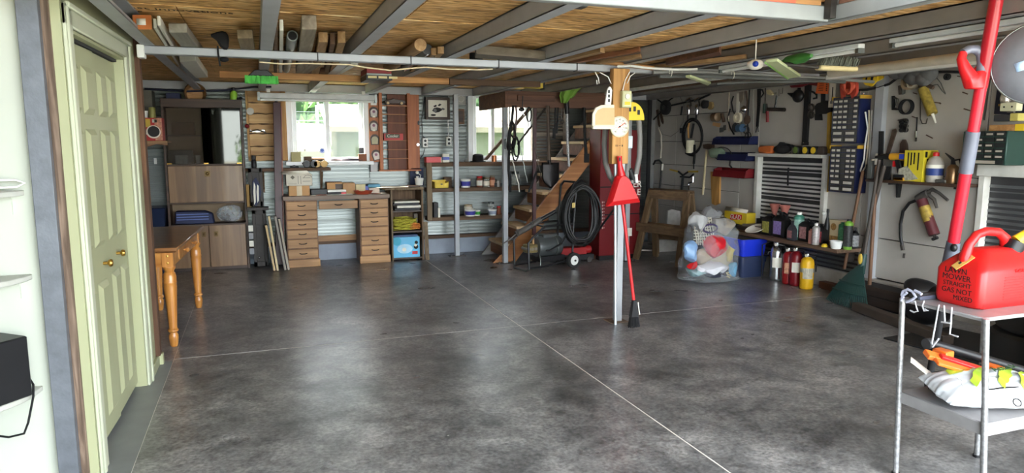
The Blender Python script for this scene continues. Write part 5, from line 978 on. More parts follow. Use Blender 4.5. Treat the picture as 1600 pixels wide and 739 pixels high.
a, b = onY(967.5, 275, 4.90), V((2.815, 4.80, .20)); t = thing('hand_broom', 'long broom with a red handle and black brush leaning on the centre post', 'broom', (2.82, 4.80, 0))
obj('handle', MB().tube([a, b], .0135, 10), RED, t); e = V((2.822, 4.79, .0)); obj('brush_socket', MB().loft([[V((2.815+dx*w, 4.80+dy*d, z)) for dx, dy in ((-1, -1), (1, -1), (1, 1), (-1, 1))] for z, w, d in ((.23, .016, .016), (.15, .026, .02), (.09, .036, .022))]), BLACK, t, bev=.004)
br_ = MB(); rnd = random.Random(2)
for k in range(110): x, y = rnd.uniform(-.033, .033), rnd.uniform(-.018, .018); br_.bar((2.815+x, 4.80+y, .10), (2.818+x*1.35+rnd.uniform(-.006, .006), 4.795+y*1.4, .002+rnd.uniform(0, .012)), .004, .004, (0, 1, 0))
o = obj('bristles', br_, BLACKM, t, flat=True); o['kind'] = 'stuff'; obj('white_edge', MB().tube([(2.847, 4.79, .21), (2.853, 4.785, .14), (2.858, 4.78, .11)], .005, 6), PAPER, t)
one('broom_pole', MB().cyl((2.72, 4.93, .0), (2.70, 4.95, 1.32), .012, n=8), mat('pale_steel_rod', (190, 194, 200), .35, .5), 'thin pale steel rod leaning against the left of the centre post', 'rod')

# ---- sawhorses
def sawhorse(base, label):
    d = V((.20, -.66, 0)); n = V((.957, .29, 0)); B = V(base); h = .87
    t = thing('sawhorse', label, 'sawhorse', tuple(B), 'sawhorses')
    W1 = wood('sawhorse_wood', (122, 98, 68), (82, 62, 42), 'z', .75)
    for side in (0, 1):
        for k in (0, 1):
            foot = B+d*k+n*(.38*side)+V((0, 0, .005)); top = B+d*(.08+.84*k)+n*(.20+.05*side)+V((0, 0, h))
            obj('leg', MB().bar(foot, top, .085, .038, n), W1, t, bev=.003)
    X1 = wood('sawhorse_rail', (118, 94, 66), (80, 60, 42), 'y', .75)
    obj('top_rail', MB().bar(B+d*.04+n*.185+V((0, 0, h-.03)), B+d*.96+n*.185+V((0, 0, h-.03)), .04, .11), X1, t, bev=.003); obj('top_rail', MB().bar(B+d*.04+n*.275+V((0, 0, h-.03)), B+d*.96+n*.275+V((0, 0, h-.03)), .04, .11), X1, t, bev=.003)
    obj('brace', MB().bar(B+d*-.06+n*.05+V((0, 0, .42)), B+d*1.06+n*.05+V((0, 0, .42)), .03, .11), X1, t, bev=.003); obj('brace', MB().bar(B+d*-.02+n*.40+V((0, 0, .30)), B+d*1.02+n*.40+V((0, 0, .30)), .03, .10), X1, t, bev=.003)
    return t
s1 = sawhorse((4.50, 7.66, 0), 'brown wooden sawhorse standing in front, left of the clear rubbish bag'); s2 = dup(s1, (4.62, 7.84, 0), 'second brown sawhorse nested behind the front one')
t = thing('white_boards', 'white painted tapered board standing behind the sawhorses', 'board', tuple(onY(1055, 400, 8.14))); q = [(onY(x, y, 8.14).x, onY(x, y, 8.14).z) for x, y in ((1040, 372), (1044, 330), (1050, 327), (1063, 330), (1066, 376))]; q = [(x, max(z, .01)) for x, z in q]; q[0] = (q[0][0], .0); q[-1] = (q[-1][0], .0)
obj('board', MB().prism(q, 8.14, 8.17), mat('worn_white_paint', (206, 204, 196), .7, 0, .12, 14), t); x0, x1, a, b = rect(1026, 386, 1064, 402, 8.09); obj('low_board', MB().b(x0, x1, 8.09, 8.12, 0, .17), mat('worn_white_paint', (206, 204, 196), .7), t)

# ---- clear rubbish bag with its contents
bx, by = 4.64, 6.36; rnd = random.Random(9)
from mathutils import noise
def bagpt(u, v):
    a = 2*PI*u; rx, ry = (.31, .27) if v < .8 else (.31-.15*(v-.8)/.2, .27-.12*(v-.8)/.2); k = 1-.10*v+.10*math.exp(-18*v); z = .66*v
    x, y = bx+.02*v*3+rx*k*cos(a)*(abs(cos(a))**-.25 if abs(cos(a)) > .3 else 1), by+ry*k*sin(a)
    nz = noise.noise(V((x*7, y*7, z*7)))*.05+noise.noise(V((x*21, y*21, z*16)))*.02
    return V((x+nz*cos(a), y+nz*sin(a), max(.003, z+nz*.6)))
one('rubbish_bag', MB().grid(bagpt, 44, 26), glass('bag_film', (196, 202, 208), .26, .10), 'big clear plastic rubbish bag full of odds and ends beside the blue totes', 'bag')
INB = 'things inside the clear rubbish bag'
def inbag(name, mb, m, lb, cat):
    if len(mb.v) > 60 and 'stick' not in name and 'net' not in name and 'strap' not in name:
        for i, q in enumerate(mb.v): mb.v[i] = q+V((noise.noise(q*11), noise.noise(q*11+V((7, 0, 0))), noise.noise(q*11+V((0, 7, 0)))))*.05
    return one(name, mb, m, lb, cat, INB)
def bp(x, y, d=.0): return onY(x, y, 6.20+d)
c = bp(1117, 385); inbag('red_ball', MB().ball(c, (.135, .10, .12), 18, 12).ball(c+V((-.05, 0, .07)), (.07, .07, .06), 14, 8), mat('bright_red_vinyl', (206, 34, 44), .3), 'shiny bright red vinyl cushion in the middle of the rubbish bag', 'cushion')
c = bp(1080, 392); inbag('blue_jug', MB().ball(c, (.085, .07, .115), 14, 10), mat('light_blue_plastic', (140, 176, 216), .35), 'light blue plastic jug at the left of the rubbish bag', 'jug'); 
c = bp(1098, 360, .04); nt = MB()
for k in range(9): nt.tube([c+V((-.12+.028*k+.05*j/6, .0+.01*sin(j+k), .14-.30*j/6)) for j in range(7)], .006, 5); nt.tube([c+V((-.11+.22*j/6, .005, .13-.032*k)) for j in range(7)], .006, 5)
inbag('pale_netting', nt, mat('bone_netting', (196, 190, 170), .7), 'bone coloured netting pressed against the upper left of the rubbish bag', 'netting')
c = bp(1115, 418); inbag('white_cloth', MB().ball(c, (.20, .09, .05), 16, 8), mat('white_cloth', (222, 222, 226), .8), 'white cloth lying low across the rubbish bag', 'cloth'); c = bp(1080, 415); inbag('red_toy', MB().ball(c, (.06, .05, .04), 10, 8), RED, 'small red toy low at the left of the rubbish bag', 'toy'); c = bp(1139, 396); inbag('yellow_toy', MB().ball(c, (.045, .05, .07), 10, 8), mat('straw_yellow', (206, 186, 96), .5, 0, .25, 40), 'straw yellow toy at the right of the rubbish bag', 'toy')
c = bp(1120, 400, .14); inbag('tan_pillow', MB().ball(c, (.22, .12, .16), 16, 10), mat('tan_cloth', (176, 164, 138), .85), 'tan pillow behind the red cushion in the bag', 'pillow')
for px, py, r_, m_, lb in ((1090, 345, (.10, .10, .09), mat('pale_grey_cloth', (186, 186, 184), .8), 'pale grey cloth crammed in the top left of the rubbish bag'), (1128, 352, (.13, .10, .08), mat('drab_cloth', (150, 140, 124), .85), 'drab cloth crammed in the top right of the rubbish bag'), (1100, 402, (.10, .08, .07), mat('beige_plush', (190, 170, 140), .85), 'beige plush lump left of the red cushion in the bag'), (1090, 424, (.14, .09, .04), mat('pale_teal', (150, 178, 180), .6), 'pale teal bundle at the bottom left of the rubbish bag')):
    inbag('cloth_bundle', MB().ball(bp(px, py, .05), r_, 16, 10), m_, lb, 'cloth')
c = bp(1143, 420); inbag('aqua_bottle', MB().ball(c, (.05, .05, .075), 12, 8), mat('aqua', (120, 176, 206), .35), 'aqua bottle low at the right of the rubbish bag', 'bottle'); c = bp(1105, 425); inbag('dark_shoes', MB().ball(c+V((.1, 0, -.02)), (.17, .09, .028), 14, 8), mat('dark_navy_cloth', (40, 42, 58), .7), 'dark flat shoe at the bottom of the rubbish bag', 'shoe')
inbag('straw_sticks', MB().tube([bp(1105, 418), bp(1148, 432)], .008, 5).tube([bp(1112, 416), bp(1140, 434)], .008, 5).tube([bp(1120, 430), bp(1146, 424)], .008, 5), mat('straw', (206, 190, 140), .7), 'bundle of straw-coloured sticks at the bottom of the rubbish bag', 'sticks'); c = bp(1110, 357, -.02); inbag('purple_strap', MB().tube([c+V((.09*cos(k*PI/8), 0, .045*sin(k*PI/8))) for k in range(16)], .010, 6, True), mat('plum_strap', (64, 50, 84), .6), 'dark plum loop strap at the top of the rubbish bag', 'strap')
# ================================================================== RIGHT WALL
def RP(x, y, d=.03): return onX(x, y, RX-d)
def rpoly(mb, pts, d0, d1):
    """outline on the right wall, from d0 to d1 metres off the board"""
    q = [onX(x, y, RX-d1) for x, y in pts]; n = len(q)
    vs = [V((RX-d1, p.y, p.z)) for p in q]+[V((RX-d0, p.y, p.z)) for p in q]
    return mb.add(vs, [tuple(range(n)), tuple(range(2*n-1, n-1, -1))]+[(i, n+i, n+(i+1) % n, (i+1) % n) for i in range(n)])
def rtube(mb, pts, r, d=.03, n=7, closed=False): return mb.tube([RP(x, y, d) for x, y in pts], r, n, closed)
def rrect_px(x0, y0, x1, y1, d):
    a, b = RP(x0, (y0+y1)/2, d), RP(x1, (y0+y1)/2, d); xm = (x0+x1)/2
    return a.y, b.y, RP(xm, y1, d).z, RP(xm, y0, d).z       # far y, near y, low z, high z
def rbox(name, r, d, dep, m, label, cat, group=None, z0=None, bev=.003):
    ya, yb, z, zt = rrect_px(*r, d)
    if z0 is not None: zt += z0-z; z = z0
    return one(name, MB().b(RX-d, RX-d+dep, yb, ya, z, zt), m, label, cat, group, bev=bev)
WT = 'tools hung on the white wall'
def tool(name, label, cat, x, y, parts, g=WT):
    t = thing(name, label, cat, tuple(RP(x, y)), g)
    for nm, mb, m in parts: obj(nm, mb, m, t)
    return t
def single(name, mb, m, label, cat, g=WT, **k): return one(name, mb, m, label, cat, g, **k)
RUST = mat('rusty_iron', (96, 78, 66), .6, .5, .3, 20); HANDLE = wood('tool_handle', (176, 140, 92), (130, 96, 58), 'z', .6)
NAVYP = mat('navy_plastic', (22, 30, 68), .4, 0, .1); DRED = mat('dark_red_plastic', (116, 26, 32), .45, 0, .1)

# far end of the wall
tool('cable_reel', 'round black cable reel high in the far corner of the white wall', 'reel', 1041, 168, [('drum', MB().lathe([(.10, -.02), (.105, -.01), (.105, .03), (.10, .04)], RP(1041, 168, .05), 22, Mx.Rotation(-PI/2, 3, 'Y')), BLACKM), ('hub', MB().lathe([(.035, .04), (.03, .055), (0, .055)], RP(1041, 168, .05), 14, Mx.Rotation(-PI/2, 3, 'Y')), DARK)])
single('power_cable', rtube(MB(), [(1009, 196), (1022, 186), (1034, 174)], .011), BLACKM, 'black cable entering the reel from lower left', 'cable'); single('power_cable', rtube(MB(), [(1048, 165), (1070, 160), (1092, 155), (1108, 148), (1116, 138)], .013), BLACKM, 'thick black cable leaving the reel to the right along the wall', 'cable'); single('power_cable', rtube(MB(), [(1012, 143), (1022, 152), (1034, 160)], .010), BLACKM, 'black cable entering the reel from upper left', 'cable'); single('power_cable', rtube(MB(), [(1044, 158), (1055, 150), (1060, 142), (1078, 138), (1090, 142)], .010), BLACKM, 'black cable arching above the chrome spray guns', 'cable')
tool('pruning_shears', 'old brown shears hung below the black reel', 'shears', 1030, 190, [('blade', rpoly(MB(), [(1025, 172), (1028, 171), (1031, 196), (1030, 199), (1028, 195)], .005, .015), RUST), ('blade', rpoly(MB(), [(1030, 173), (1033, 173), (1036.5, 190), (1035.5, 194), (1033, 190)], .016, .026), RUST)])
single('curved_rod', rtube(MB(), [(1029, 200), (1033, 212), (1033.5, 230), (1032, 247)], .012), mat('pale_horn', (196, 188, 172), .5), 'pale curved rod hung below the brown shears', 'rod')
tool('hand_brace', 'black hooked crowbar hung low at the far end of the wall', 'crowbar', 1030, 275, [('hook', rtube(MB(), [(1021, 257), (1024, 251), (1030, 250), (1034, 255), (1034, 262)], .014), BLACK), ('shank', rtube(MB(), [(1034, 258), (1033, 275), (1030, 298)], .014), BLACK), ('white_patch', rtube(MB(), [(1035, 256), (1034.5, 266)], .0155), PAPER)])
cord = rtube(MB(), [(1062, 150), (1069, 165), (1068, 190), (1060, 205), (1048, 213), (1036, 210), (1030, 200)], .005)
tool('lamp_cord', 'thin grey lamp cord with two black plugs looped on the far wall', 'cord', 1065, 180, [('cord', cord, mat('grey_cord', (130, 126, 118), .6)), ('plug', rtube(MB(), [(1066, 166), (1065, 173), (1064, 180)], .014), BLACK), ('plug', rtube(MB(), [(1064.5, 200), (1064.5, 208)], .022), BLACK)])
for i, (x, lb) in enumerate(((1076, 'left one of two chrome paint spray guns hung by the reel'), (1089, 'right one of two chrome paint spray guns hung by the reel'))):
    tool('spray_gun', lb, 'spray gun', x, 170, [('cup', MB().lathe([(.022, 0), (.03, .02), (.03, .12), (.02, .14)], RP(x, 180, .06), 14), CHROME), ('head', rtube(MB(), [(x-3, 158), (x+4, 154)], .022, .06), CHROME), ('trigger', rtube(MB(), [(x+3, 158), (x+4, 166)], .009, .06), IRON), ('nozzle', rtube(MB(), [(x-1, 180), (x-1.5, 187)], .012, .06), BLACKM)])
tool('black_hose_ring', 'black air hose looped in an oval on the white wall', 'hose', 1082, 212, [('loop', rtube(MB(), [(1082+15.5*cos(2*PI*k/22), 212+27*sin(2*PI*k/22)) for k in range(22)], .014, .04, 8, True), BLACKM), ('loop', rtube(MB(), [(1083+13.5*cos(2*PI*k/22), 214+26*sin(2*PI*k/22)) for k in range(22)], .013, .06, 8, True), BLACKM)])
tool('white_cannister', 'white cylinder of brushes inside the black hose loop', 'canister', 1078, 238, [('tube', MB().lathe([(.055, 0), (.057, .16), (.05, .17)], RP(1078, 239, .06), 16), mat('yellowed_white', (216, 208, 182), .5)), ('brush', rtube(MB(), [(1076, 216), (1075, 200), (1077, 192)], .012, .06), LUMBZ), ('brush', rtube(MB(), [(1080, 216), (1082, 203), (1084, 193)], .016, .06), BLACKM)])
tool('grease_nozzle', 'black trigger nozzle hung below the hose loop', 'nozzle', 1085, 240, [('body', rtube(MB(), [(1072, 239), (1078, 242), (1085, 243)], .018), BLACKM), ('grip', rtube(MB(), [(1085, 226), (1085, 243), (1084, 256)], .017), BLACKM), ('tip', rtube(MB(), [(1084, 256), (1084, 264)], .008), BLACKM)])
tool('bolt_cutters', 'cutters with two yellow handle ends on the far wall', 'cutters', 1070, 270, [('handle', rtube(MB(), [(1047, 265), (1060, 268)], .013), mat('ochre_grip', (190, 160, 60), .5)), ('handle', rtube(MB(), [(1076, 268), (1090, 268)], .013), mat('ochre_grip', (190, 160, 60), .5)), ('jaw', rtube(MB(), [(1060, 268), (1067, 274), (1076, 268)], .013), BLACKM), ('shank', rtube(MB(), [(1067, 274), (1065, 300)], .017), BLACKM), ('hinge', rtube(MB(), [(1063, 276), (1078, 277), (1084, 272)], .012), BLACKM)])
tool('chrome_latch', 'chrome tap-like fitting right of the yellow-handled cutters', 'fitting', 1082, 285, [('body', rtube(MB(), [(1083, 276), (1083, 284), (1076, 286)], .012), CHROME), ('stem', rtube(MB(), [(1076, 288), (1077, 297)], .012), CHROME)])
tool('hatchet', 'hatchet with a pale straight handle hung on the white wall', 'hatchet', 1100, 270, [('handle', rtube(MB(), [(1104, 234), (1101, 268), (1098, 304)], .016), mat('pale_handle', (206, 190, 152), .6)), ('head', rpoly(MB(), [(1098, 226), (1106, 224.5), (1113, 226), (1113, 232), (1106, 233), (1099, 232)], .01, .045), RUST)])
tool('wooden_block_plank', 'short rough tan plank nailed to the wall below the red parts bin', 'plank', 1118, 295, [('board', rpoly(MB(), [(1110, 268), (1124, 268), (1123, 318), (1117, 321), (1112, 318)], .002, .03), LUMBZ)])
tool('horn_motor', 'brown round motor with a hanging tag near the ceiling', 'motor', 1118, 184, [('body', MB().lathe([(.045, -.05), (.055, -.04), (.055, .05), (.04, .06)], RP(1118, 183, .07), 16, Mx.Rotation(PI/2, 3, 'X')), mat('brown_motor', (112, 92, 70), .5, .3)), ('cap', rtube(MB(), [(1128, 178), (1131, 190)], .022), RUST), ('tag', rpoly(MB(), [(1114, 191), (1126, 193), (1124, 199), (1113, 196)], .02, .024), CARD)])
tool('pulley_motor', 'dark pulley with an ochre disc beside the spray guns', 'pulley', 1104, 163, [('drum', MB().lathe([(.05, -.03), (.055, .03), (.03, .05)], RP(1102, 163, .07), 16, Mx.Rotation(-PI/2, 3, 'Y')), BLACKM), ('disc', MB().lathe([(.05, -.03), (.05, .0)], RP(1109, 165, .05), 16, Mx.Rotation(-PI/2, 3, 'Y')), mat('ochre_disc', (156, 130, 84), .6))])
tool('hinge_set', 'small chrome hinges hung under the brown motor', 'hinge', 1128, 205, [('leaf', rpoly(MB(), [(1124, 200), (1130, 199), (1130, 206), (1124, 207)], .0, .012), CHROME), ('leaf', rpoly(MB(), [(1130, 196), (1134, 195), (1134, 203), (1130, 204)], .0, .012), CHROME)])
for i, (pts, r, m, lb) in enumerate(([[(1139, 132), (1139, 150), (1138, 175), (1139, 205)], .008, mat('beige_cord', (176, 164, 144), .7), 'beige cord dropping down the wall right of the brown motor'], [[(1146, 150), (1143, 160), (1145, 172), (1149, 180)], .009, BLACKM, 'short black cord left of the white hook'], [[(1171, 138), (1170, 160), (1168, 190), (1169, 215)], .008, BLACKM, 'thin black cord hanging behind the round sanding disc'],
        [[(1166, 142), (1168, 160), (1165, 185)], .010, RUST, 'brown leather thong hanging near the ceiling'], [[(1177, 140), (1176, 165), (1177, 210)], .007, mat('grey_cord', (130, 126, 118), .6), 'thin grey cord hanging straight down near the bins'], [[(1141, 170), (1137, 185), (1141, 200), (1147, 210)], .010, BLACKM, 'black cord bent round the blue spool'])):
    single('hanging_string', rtube(MB(), pts, r), m, lb, 'cord')
tool('black_strap', 'long black strap with frayed ends hanging on the wall', 'strap', 1184, 170, [('strap', rpoly(MB(), [(1183, 138), (1188, 138), (1187, 160), (1184, 198), (1181, 198), (1183, 165)], .005, .02), BLACKM), ('loop', rtube(MB(), [(1187, 142), (1191, 140), (1193, 146), (1189, 152)], .008), BLACKM), ('fray', rtube(MB(), [(1183, 198), (1181, 207)], .005), BLACKM), ('fray', rtube(MB(), [(1184, 198), (1185, 206)], .005), BLACKM)])
tool('tape_hook', 'white hook strip carrying a roll of cream tape on the wall', 'tape', 1152, 170, [('strip', rpoly(MB(), [(1151, 146), (1155.5, 146), (1154, 176), (1150, 176)], .01, .02), PAPER), ('roll', MB().lathe([(.03, -.02), (.062, -.02), (.062, .02), (.03, .02), (.03, -.02)], RP(1153, 184, .05), 20, Mx.Rotation(-PI/2, 3, 'Y')), mat('cream_tape', (222, 212, 186), .5))])
tool('steel_wool', 'grey bundle of strips hung behind the white tape hook', 'bundle', 1158, 150, [('strip', rpoly(MB(), [(1155, 144), (1161, 143), (1161, 155), (1158, 162), (1155, 158)], .01, .03), mat('drab', (126, 116, 104), .7))])
tool('chrome_bell', 'chrome bell cup hung between the tape roll and the black cords', 'bell', 1164, 171, [('cup', MB().lathe([(.04, 0), (.045, .02), (.025, .05), (0, .06)], RP(1164, 171, .02), 16, Mx.Rotation(-PI/2, 3, 'Y')), CHROME)])
tool('sanding_disc', 'round dark sanding disc hanging above the blue spool', 'disc', 1168, 187, [('disc', MB().lathe([(.055, 0), (.055, .012), (.02, .02), (0, .02)], RP(1168, 187, .04), 20, Mx.Rotation(-PI/2, 3, 'Y')), RUST)])
tool('blue_spool', 'spool of shiny blue wire on a black core above the blue bins', 'spool', 1156, 199, [('core', MB().lathe([(.06, -.012), (.06, .0)], RP(1151, 199, .06), 18, Mx.Rotation(PI/2, 3, 'X')), BLACKM), ('winding', MB().lathe([(.045, -.045), (.05, .04)], RP(1157, 200, .06), 18, Mx.Rotation(PI/2, 3, 'X')), mat('blue_wire', (92, 124, 160), .3, .6))])
for i, (x, y) in enumerate(((1166, 203), (1169, 212))): tool('steel_ring', ('upper', 'lower')[i]+' dark steel ring hanging right of the blue spool', 'ring', x, y, [('ring', rtube(MB(), [(x+4.5*cos(k*PI/8), y+6*sin(k*PI/8)) for k in range(16)], .007, .04, 6, True), IRON)])
def pbin(r, m, label):
    d = .13; ya, yb, z, zt = rrect_px(*r, d); t = thing('parts_bin', label, 'bin', (RX-.07, (ya+yb)/2, z), 'parts bins hung on the white wall')
    X0 = RX-d; obj('front', MB().add([(X0-.02, yb, z), (X0-.02, ya, z), (X0, ya, z+(zt-z)*.75), (X0, yb, z+(zt-z)*.75), (X0-.014, yb, z), (X0-.014, ya, z), (X0+.006, ya, z+(zt-z)*.75), (X0+.006, yb, z+(zt-z)*.75)], [(0, 3, 2, 1), (4, 5, 6, 7), (0, 1, 5, 4), (1, 2, 6, 5), (2, 3, 7, 6), (3, 0, 4, 7)]), m, t)
    for y in (ya, yb): s_ = .006 if y == yb else -.006; obj('side', MB().prism([(X0-.02, z), (RX-.005, z), (RX-.005, zt), (X0+.05, zt), (X0, z+(zt-z)*.75)], min(y, y+s_), max(y, y+s_)), m, t)
    obj('base', MB().b(X0-.018, RX-.005, yb, ya, z, z+.006).b(RX-.012, RX-.005, yb, ya, z, zt), m, t); obj('filling', MB().b(X0+.01, RX-.02, yb+.01, ya-.01, z+.006, z+(zt-z)*.6), mat('mixed_hardware', (90, 82, 74), .5, .4, .5, 60), t)
pbin((1114, 213, 1171, 226), NAVYP, 'uppermost long navy parts bin on the white wall'); pbin((1122, 238, 1166, 251), NAVYP, 'lower navy parts bin with a wire coil behind it'); pbin((1115, 263, 1165, 277), DRED, 'dark red parts bin under the two navy ones')
tool('green_jar', 'green glass jar lying behind the lower navy bin', 'jar', 1120, 240, [('jar', MB().lathe([(.05, -.10), (.065, -.09), (.065, .07), (.05, .09)], RP(1121, 239, .08), 18, Mx.Rotation(PI/2, 3, 'X')), mat('green_glass', (112, 128, 108), .2)), ('wire', rtube(MB(), [(1128+14*cos(k*PI/9), 240+10*sin(k*PI/9)) for k in range(18)], .006, .10, 6, True), IRON)])
single('wire_snips', rtube(MB(), [(1141, 251), (1140, 258), (1143, 262)], .012, .10), IRON, 'small dark snips sticking out below the lower navy bin', 'snips')
tool('plug_screwdriver', 'green-handled screwdriver with a cream plug on the wall', 'screwdriver', 1195, 165, [('handle', rtube(MB(), [(1195, 162), (1194, 177)], .020, .04), mat('dark_green_handle', (24, 44, 36), .4)), ('shaft', rtube(MB(), [(1196, 135), (1195.5, 162)], .007, .04), IRON), ('plug', rpoly(MB(), [(1197, 141), (1201, 140), (1207, 146), (1205, 149), (1198, 147)], .02, .05), mat('cream_plug', (222, 208, 160), .5)), ('pin', rtube(MB(), [(1207, 146), (1213, 145)], .004, .04), IRON)])
tool('ball_hammer', 'hammer hung head-down across the wall with a bright steel shaft', 'hammer', 1212, 170, [('head', rtube(MB(), [(1200, 170.5), (1226, 171.5)], .022, .04), mat('gun_grey', (74, 70, 66), .4, .6)), ('shaft', rtube(MB(), [(1214, 149), (1211, 168)], .013, .04), CHROME)])
tool('red_chisel', 'red-handled chisel hanging below the hammer', 'chisel', 1199, 185, [('handle', rtube(MB(), [(1199, 174), (1199, 191)], .018, .04), DRED), ('blade', rtube(MB(), [(1198.5, 162), (1199, 174)], .008, .04), IRON)])
tool('red_handsaw', 'dark red saw handle bar across the top of the white wall', 'saw', 1255, 130, [('handle', rpoly(MB(), [(1231, 130), (1236, 127), (1250, 127), (1262, 122), (1280, 120), (1280, 135), (1262, 132), (1250, 136), (1236, 137)], .02, .05), DRED)])
tool('black_funnel', 'black pointed oil funnel hung under the dark red saw', 'funnel', 1243, 150, [('cup', MB().ball(RP(1247, 150, .06), (.045, .075, .07), 14, 10), BLACK), ('spout', rtube(MB(), [(1240, 149), (1231, 146)], [.03, .006], .06), BLACK), ('tab', rpoly(MB(), [(1246, 137), (1249, 137), (1249, 144), (1246, 144)], .03, .05), BLACK)])
tool('long_level', 'long black level hanging upright on the white wall', 'level', 1258, 180, [('rail', rpoly(MB(), [(1257.5, 131), (1265, 131), (1259.5, 226), (1252.5, 226)], .005, .035), BLACKM), ('end_cap', rpoly(MB(), [(1252.5, 222), (1260, 222), (1259.5, 227), (1252, 227)], .003, .037), BLACK), ('rivet', MB().ball(RP(1255.5, 223, .04), .008, 8, 6), CHROME)])
tool('black_mitre', 'black flat drill holster plate hung left of the blue organiser', 'holster', 1283, 170, [('plate', rpoly(MB(), [(1276, 162), (1290, 157), (1298, 160), (1298, 174), (1287, 178), (1274, 178), (1273, 166)], .01, .04), BLACKM), ('stem', rpoly(MB(), [(1282.5, 145), (1287.5, 145), (1287.5, 160), (1282.5, 160)], .01, .03), BLACKM), ('foot', rpoly(MB(), [(1273, 178), (1280, 178), (1281, 188), (1273, 188)], .01, .05), BLACKM)])
tool('hook_set', 'black hook and rings hung beside the long level', 'hook', 1270, 160, [('hook', rtube(MB(), [(1265, 142), (1271, 144), (1276, 148), (1276, 153), (1271, 154)], .010, .03), BLACKM), ('ring', rtube(MB(), [(1268+4*cos(k*PI/7), 168+5*sin(k*PI/7)) for k in range(14)], .011, .04, 6, True), IRON), ('ring', rtube(MB(), [(1267+4*cos(k*PI/7), 179+5*sin(k*PI/7)) for k in range(14)], .012, .04, 6, True), IRON)])
single('nail_hook', rtube(MB(), [(1223, 137), (1222.5, 146), (1219, 146)], .003, .02).tube([RP(1217, 139, .02), RP(1217, 150, .02)], .003, 5), IRON, 'thin bent wire hooks left of the dark red saw', 'hook')
OR = mat('signal_orange', (226, 106, 52), .6, 0, .05)
t = tool('orange_card', 'bright orange card with fine black print hung near the ceiling', 'card', 1284, 130, [('card', rpoly(MB(), [(1281, 113), (1296, 115), (1293.5, 147), (1274, 146)], .055, .06), OR)])
pr_ = MB()
for k in range(9): rpoly(pr_, [(1282.5-.5*k, 120+2.6*k), (1289-.4*k, 120.4+2.6*k), (1289-.4*k, 121.2+2.6*k), (1282.5-.5*k, 120.8+2.6*k)], .06, .061)
for k in range(8): rpoly(pr_, [(1291.3-.15*k, 119+3*k), (1293.6-.15*k, 119.2+3*k), (1293.5-.15*k, 121+3*k), (1291.2-.15*k, 120.8+3*k)], .06, .061)
o = obj('print', pr_, INK, t); o['kind'] = 'stuff'
t = tool('white_tag_strip', 'long white card thermometer hung left of the blue organiser', 'thermometer', 1299, 150, [('card', rpoly(MB(), [(1296.5, 126), (1306, 126), (1303.5, 168), (1294, 168)], .06, .066), CARDW), ('tube', rpoly(MB(), [(1300.5, 136), (1302, 136), (1300.5, 158), (1299, 158)], .066, .067), INK), ('print', rpoly(MB(), [(1297, 158), (1301, 158), (1300.6, 162), (1296.6, 162)], .066, .067), mat('mid_grey', (110, 110, 110), .6))])
tool('red_cord_reel', 'orange red extension cord wound on its hanger over the blue organiser', 'cord', 1324, 130, [('hanger', rpoly(MB(), [(1313, 113), (1328, 114), (1338, 130), (1338, 143), (1334, 152), (1331, 156), (1329, 148), (1318, 148), (1317, 154), (1314, 154), (1312, 135)], .12, .15), mat('brick_red', (176, 66, 50), .5, 0, .15)), ('winding', rtube(MB(), [(1325+9*cos(k*PI/9), 134+7*sin(k*PI/9)) for k in range(18)], .016, .17, 7, True), mat('cord_red', (196, 84, 60), .6)), ('winding', rtube(MB(), [(1325+6*cos(k*PI/9), 135+10*sin(k*PI/9)) for k in range(18)], .014, .18, 7, True), mat('cord_red', (196, 84, 60), .6))])
tool('yellow_square_set', 'yellow plastic speed squares with black marks hung near the ceiling', 'square', 1362, 125, [('square', rpoly(MB(), [(1348, 115), (1371, 112), (1371, 126), (1362, 135), (1352, 133), (1348, 128)], .10, .11), YEL), ('square', rpoly(MB(), [(1370, 112), (1380, 111), (1380, 122), (1371, 127)], .09, .10), YEL), ('black_mark', rpoly(MB(), [(1361, 119), (1365, 119), (1363, 127), (1360, 126)], .11, .112), INK), ('black_mark', rpoly(MB(), [(1372, 114), (1375, 114), (1375, 119), (1372, 119)], .10, .102), INK), ('black_mark', rpoly(MB(), [(1355, 114), (1357, 114), (1354, 126), (1352, 124)], .11, .112), INK)])
single('black_wall_hose', rtube(MB(), [(1330, 138), (1340, 141), (1355, 140), (1372, 137), (1390, 131), (1402, 122), (1420, 117), (1445, 113), (1480, 112), (1510, 113)], .012, .05), BLACKM, 'black hose running along the top of the right wall past the yellow squares', 'hose')
# louvred bay shelf goods
BZ = 1.366
def ongoing(px): return RP(px, 240, .08).y
rbox('orange_rag', (1183, 235, 1205, 247), .12, .07, mat('orange_rag', (196, 104, 50), .8), 'folded orange rag at the left end of the shelf over the louvred bay', 'rag', z0=BZ, bev=.02)
y = ongoing(1222); t = thing('black_glove', 'black work glove heaped on the shelf over the louvred bay', 'glove', (RX-.08, y, BZ)); obj('palm', MB().ball((RX-.08, y, BZ+.05), (.06, .13, .05), 14, 8), BLACKM, t)
for k in range(4): obj('finger', MB().tube([(RX-.10+.02*k, y+.06, BZ+.06), (RX-.11+.02*k, y+.0-.04*k, BZ+.115-.01*k), (RX-.11+.02*k, y-.06-.04*k, BZ+.115-.015*k)], [.018, .016, .010], 8), BLACKM, t)
rbox('taupe_card', (1236, 227, 1253, 241), .05, .01, mat('taupe', (124, 112, 100), .8), 'taupe card standing behind the black glove', 'card', z0=BZ+.0)
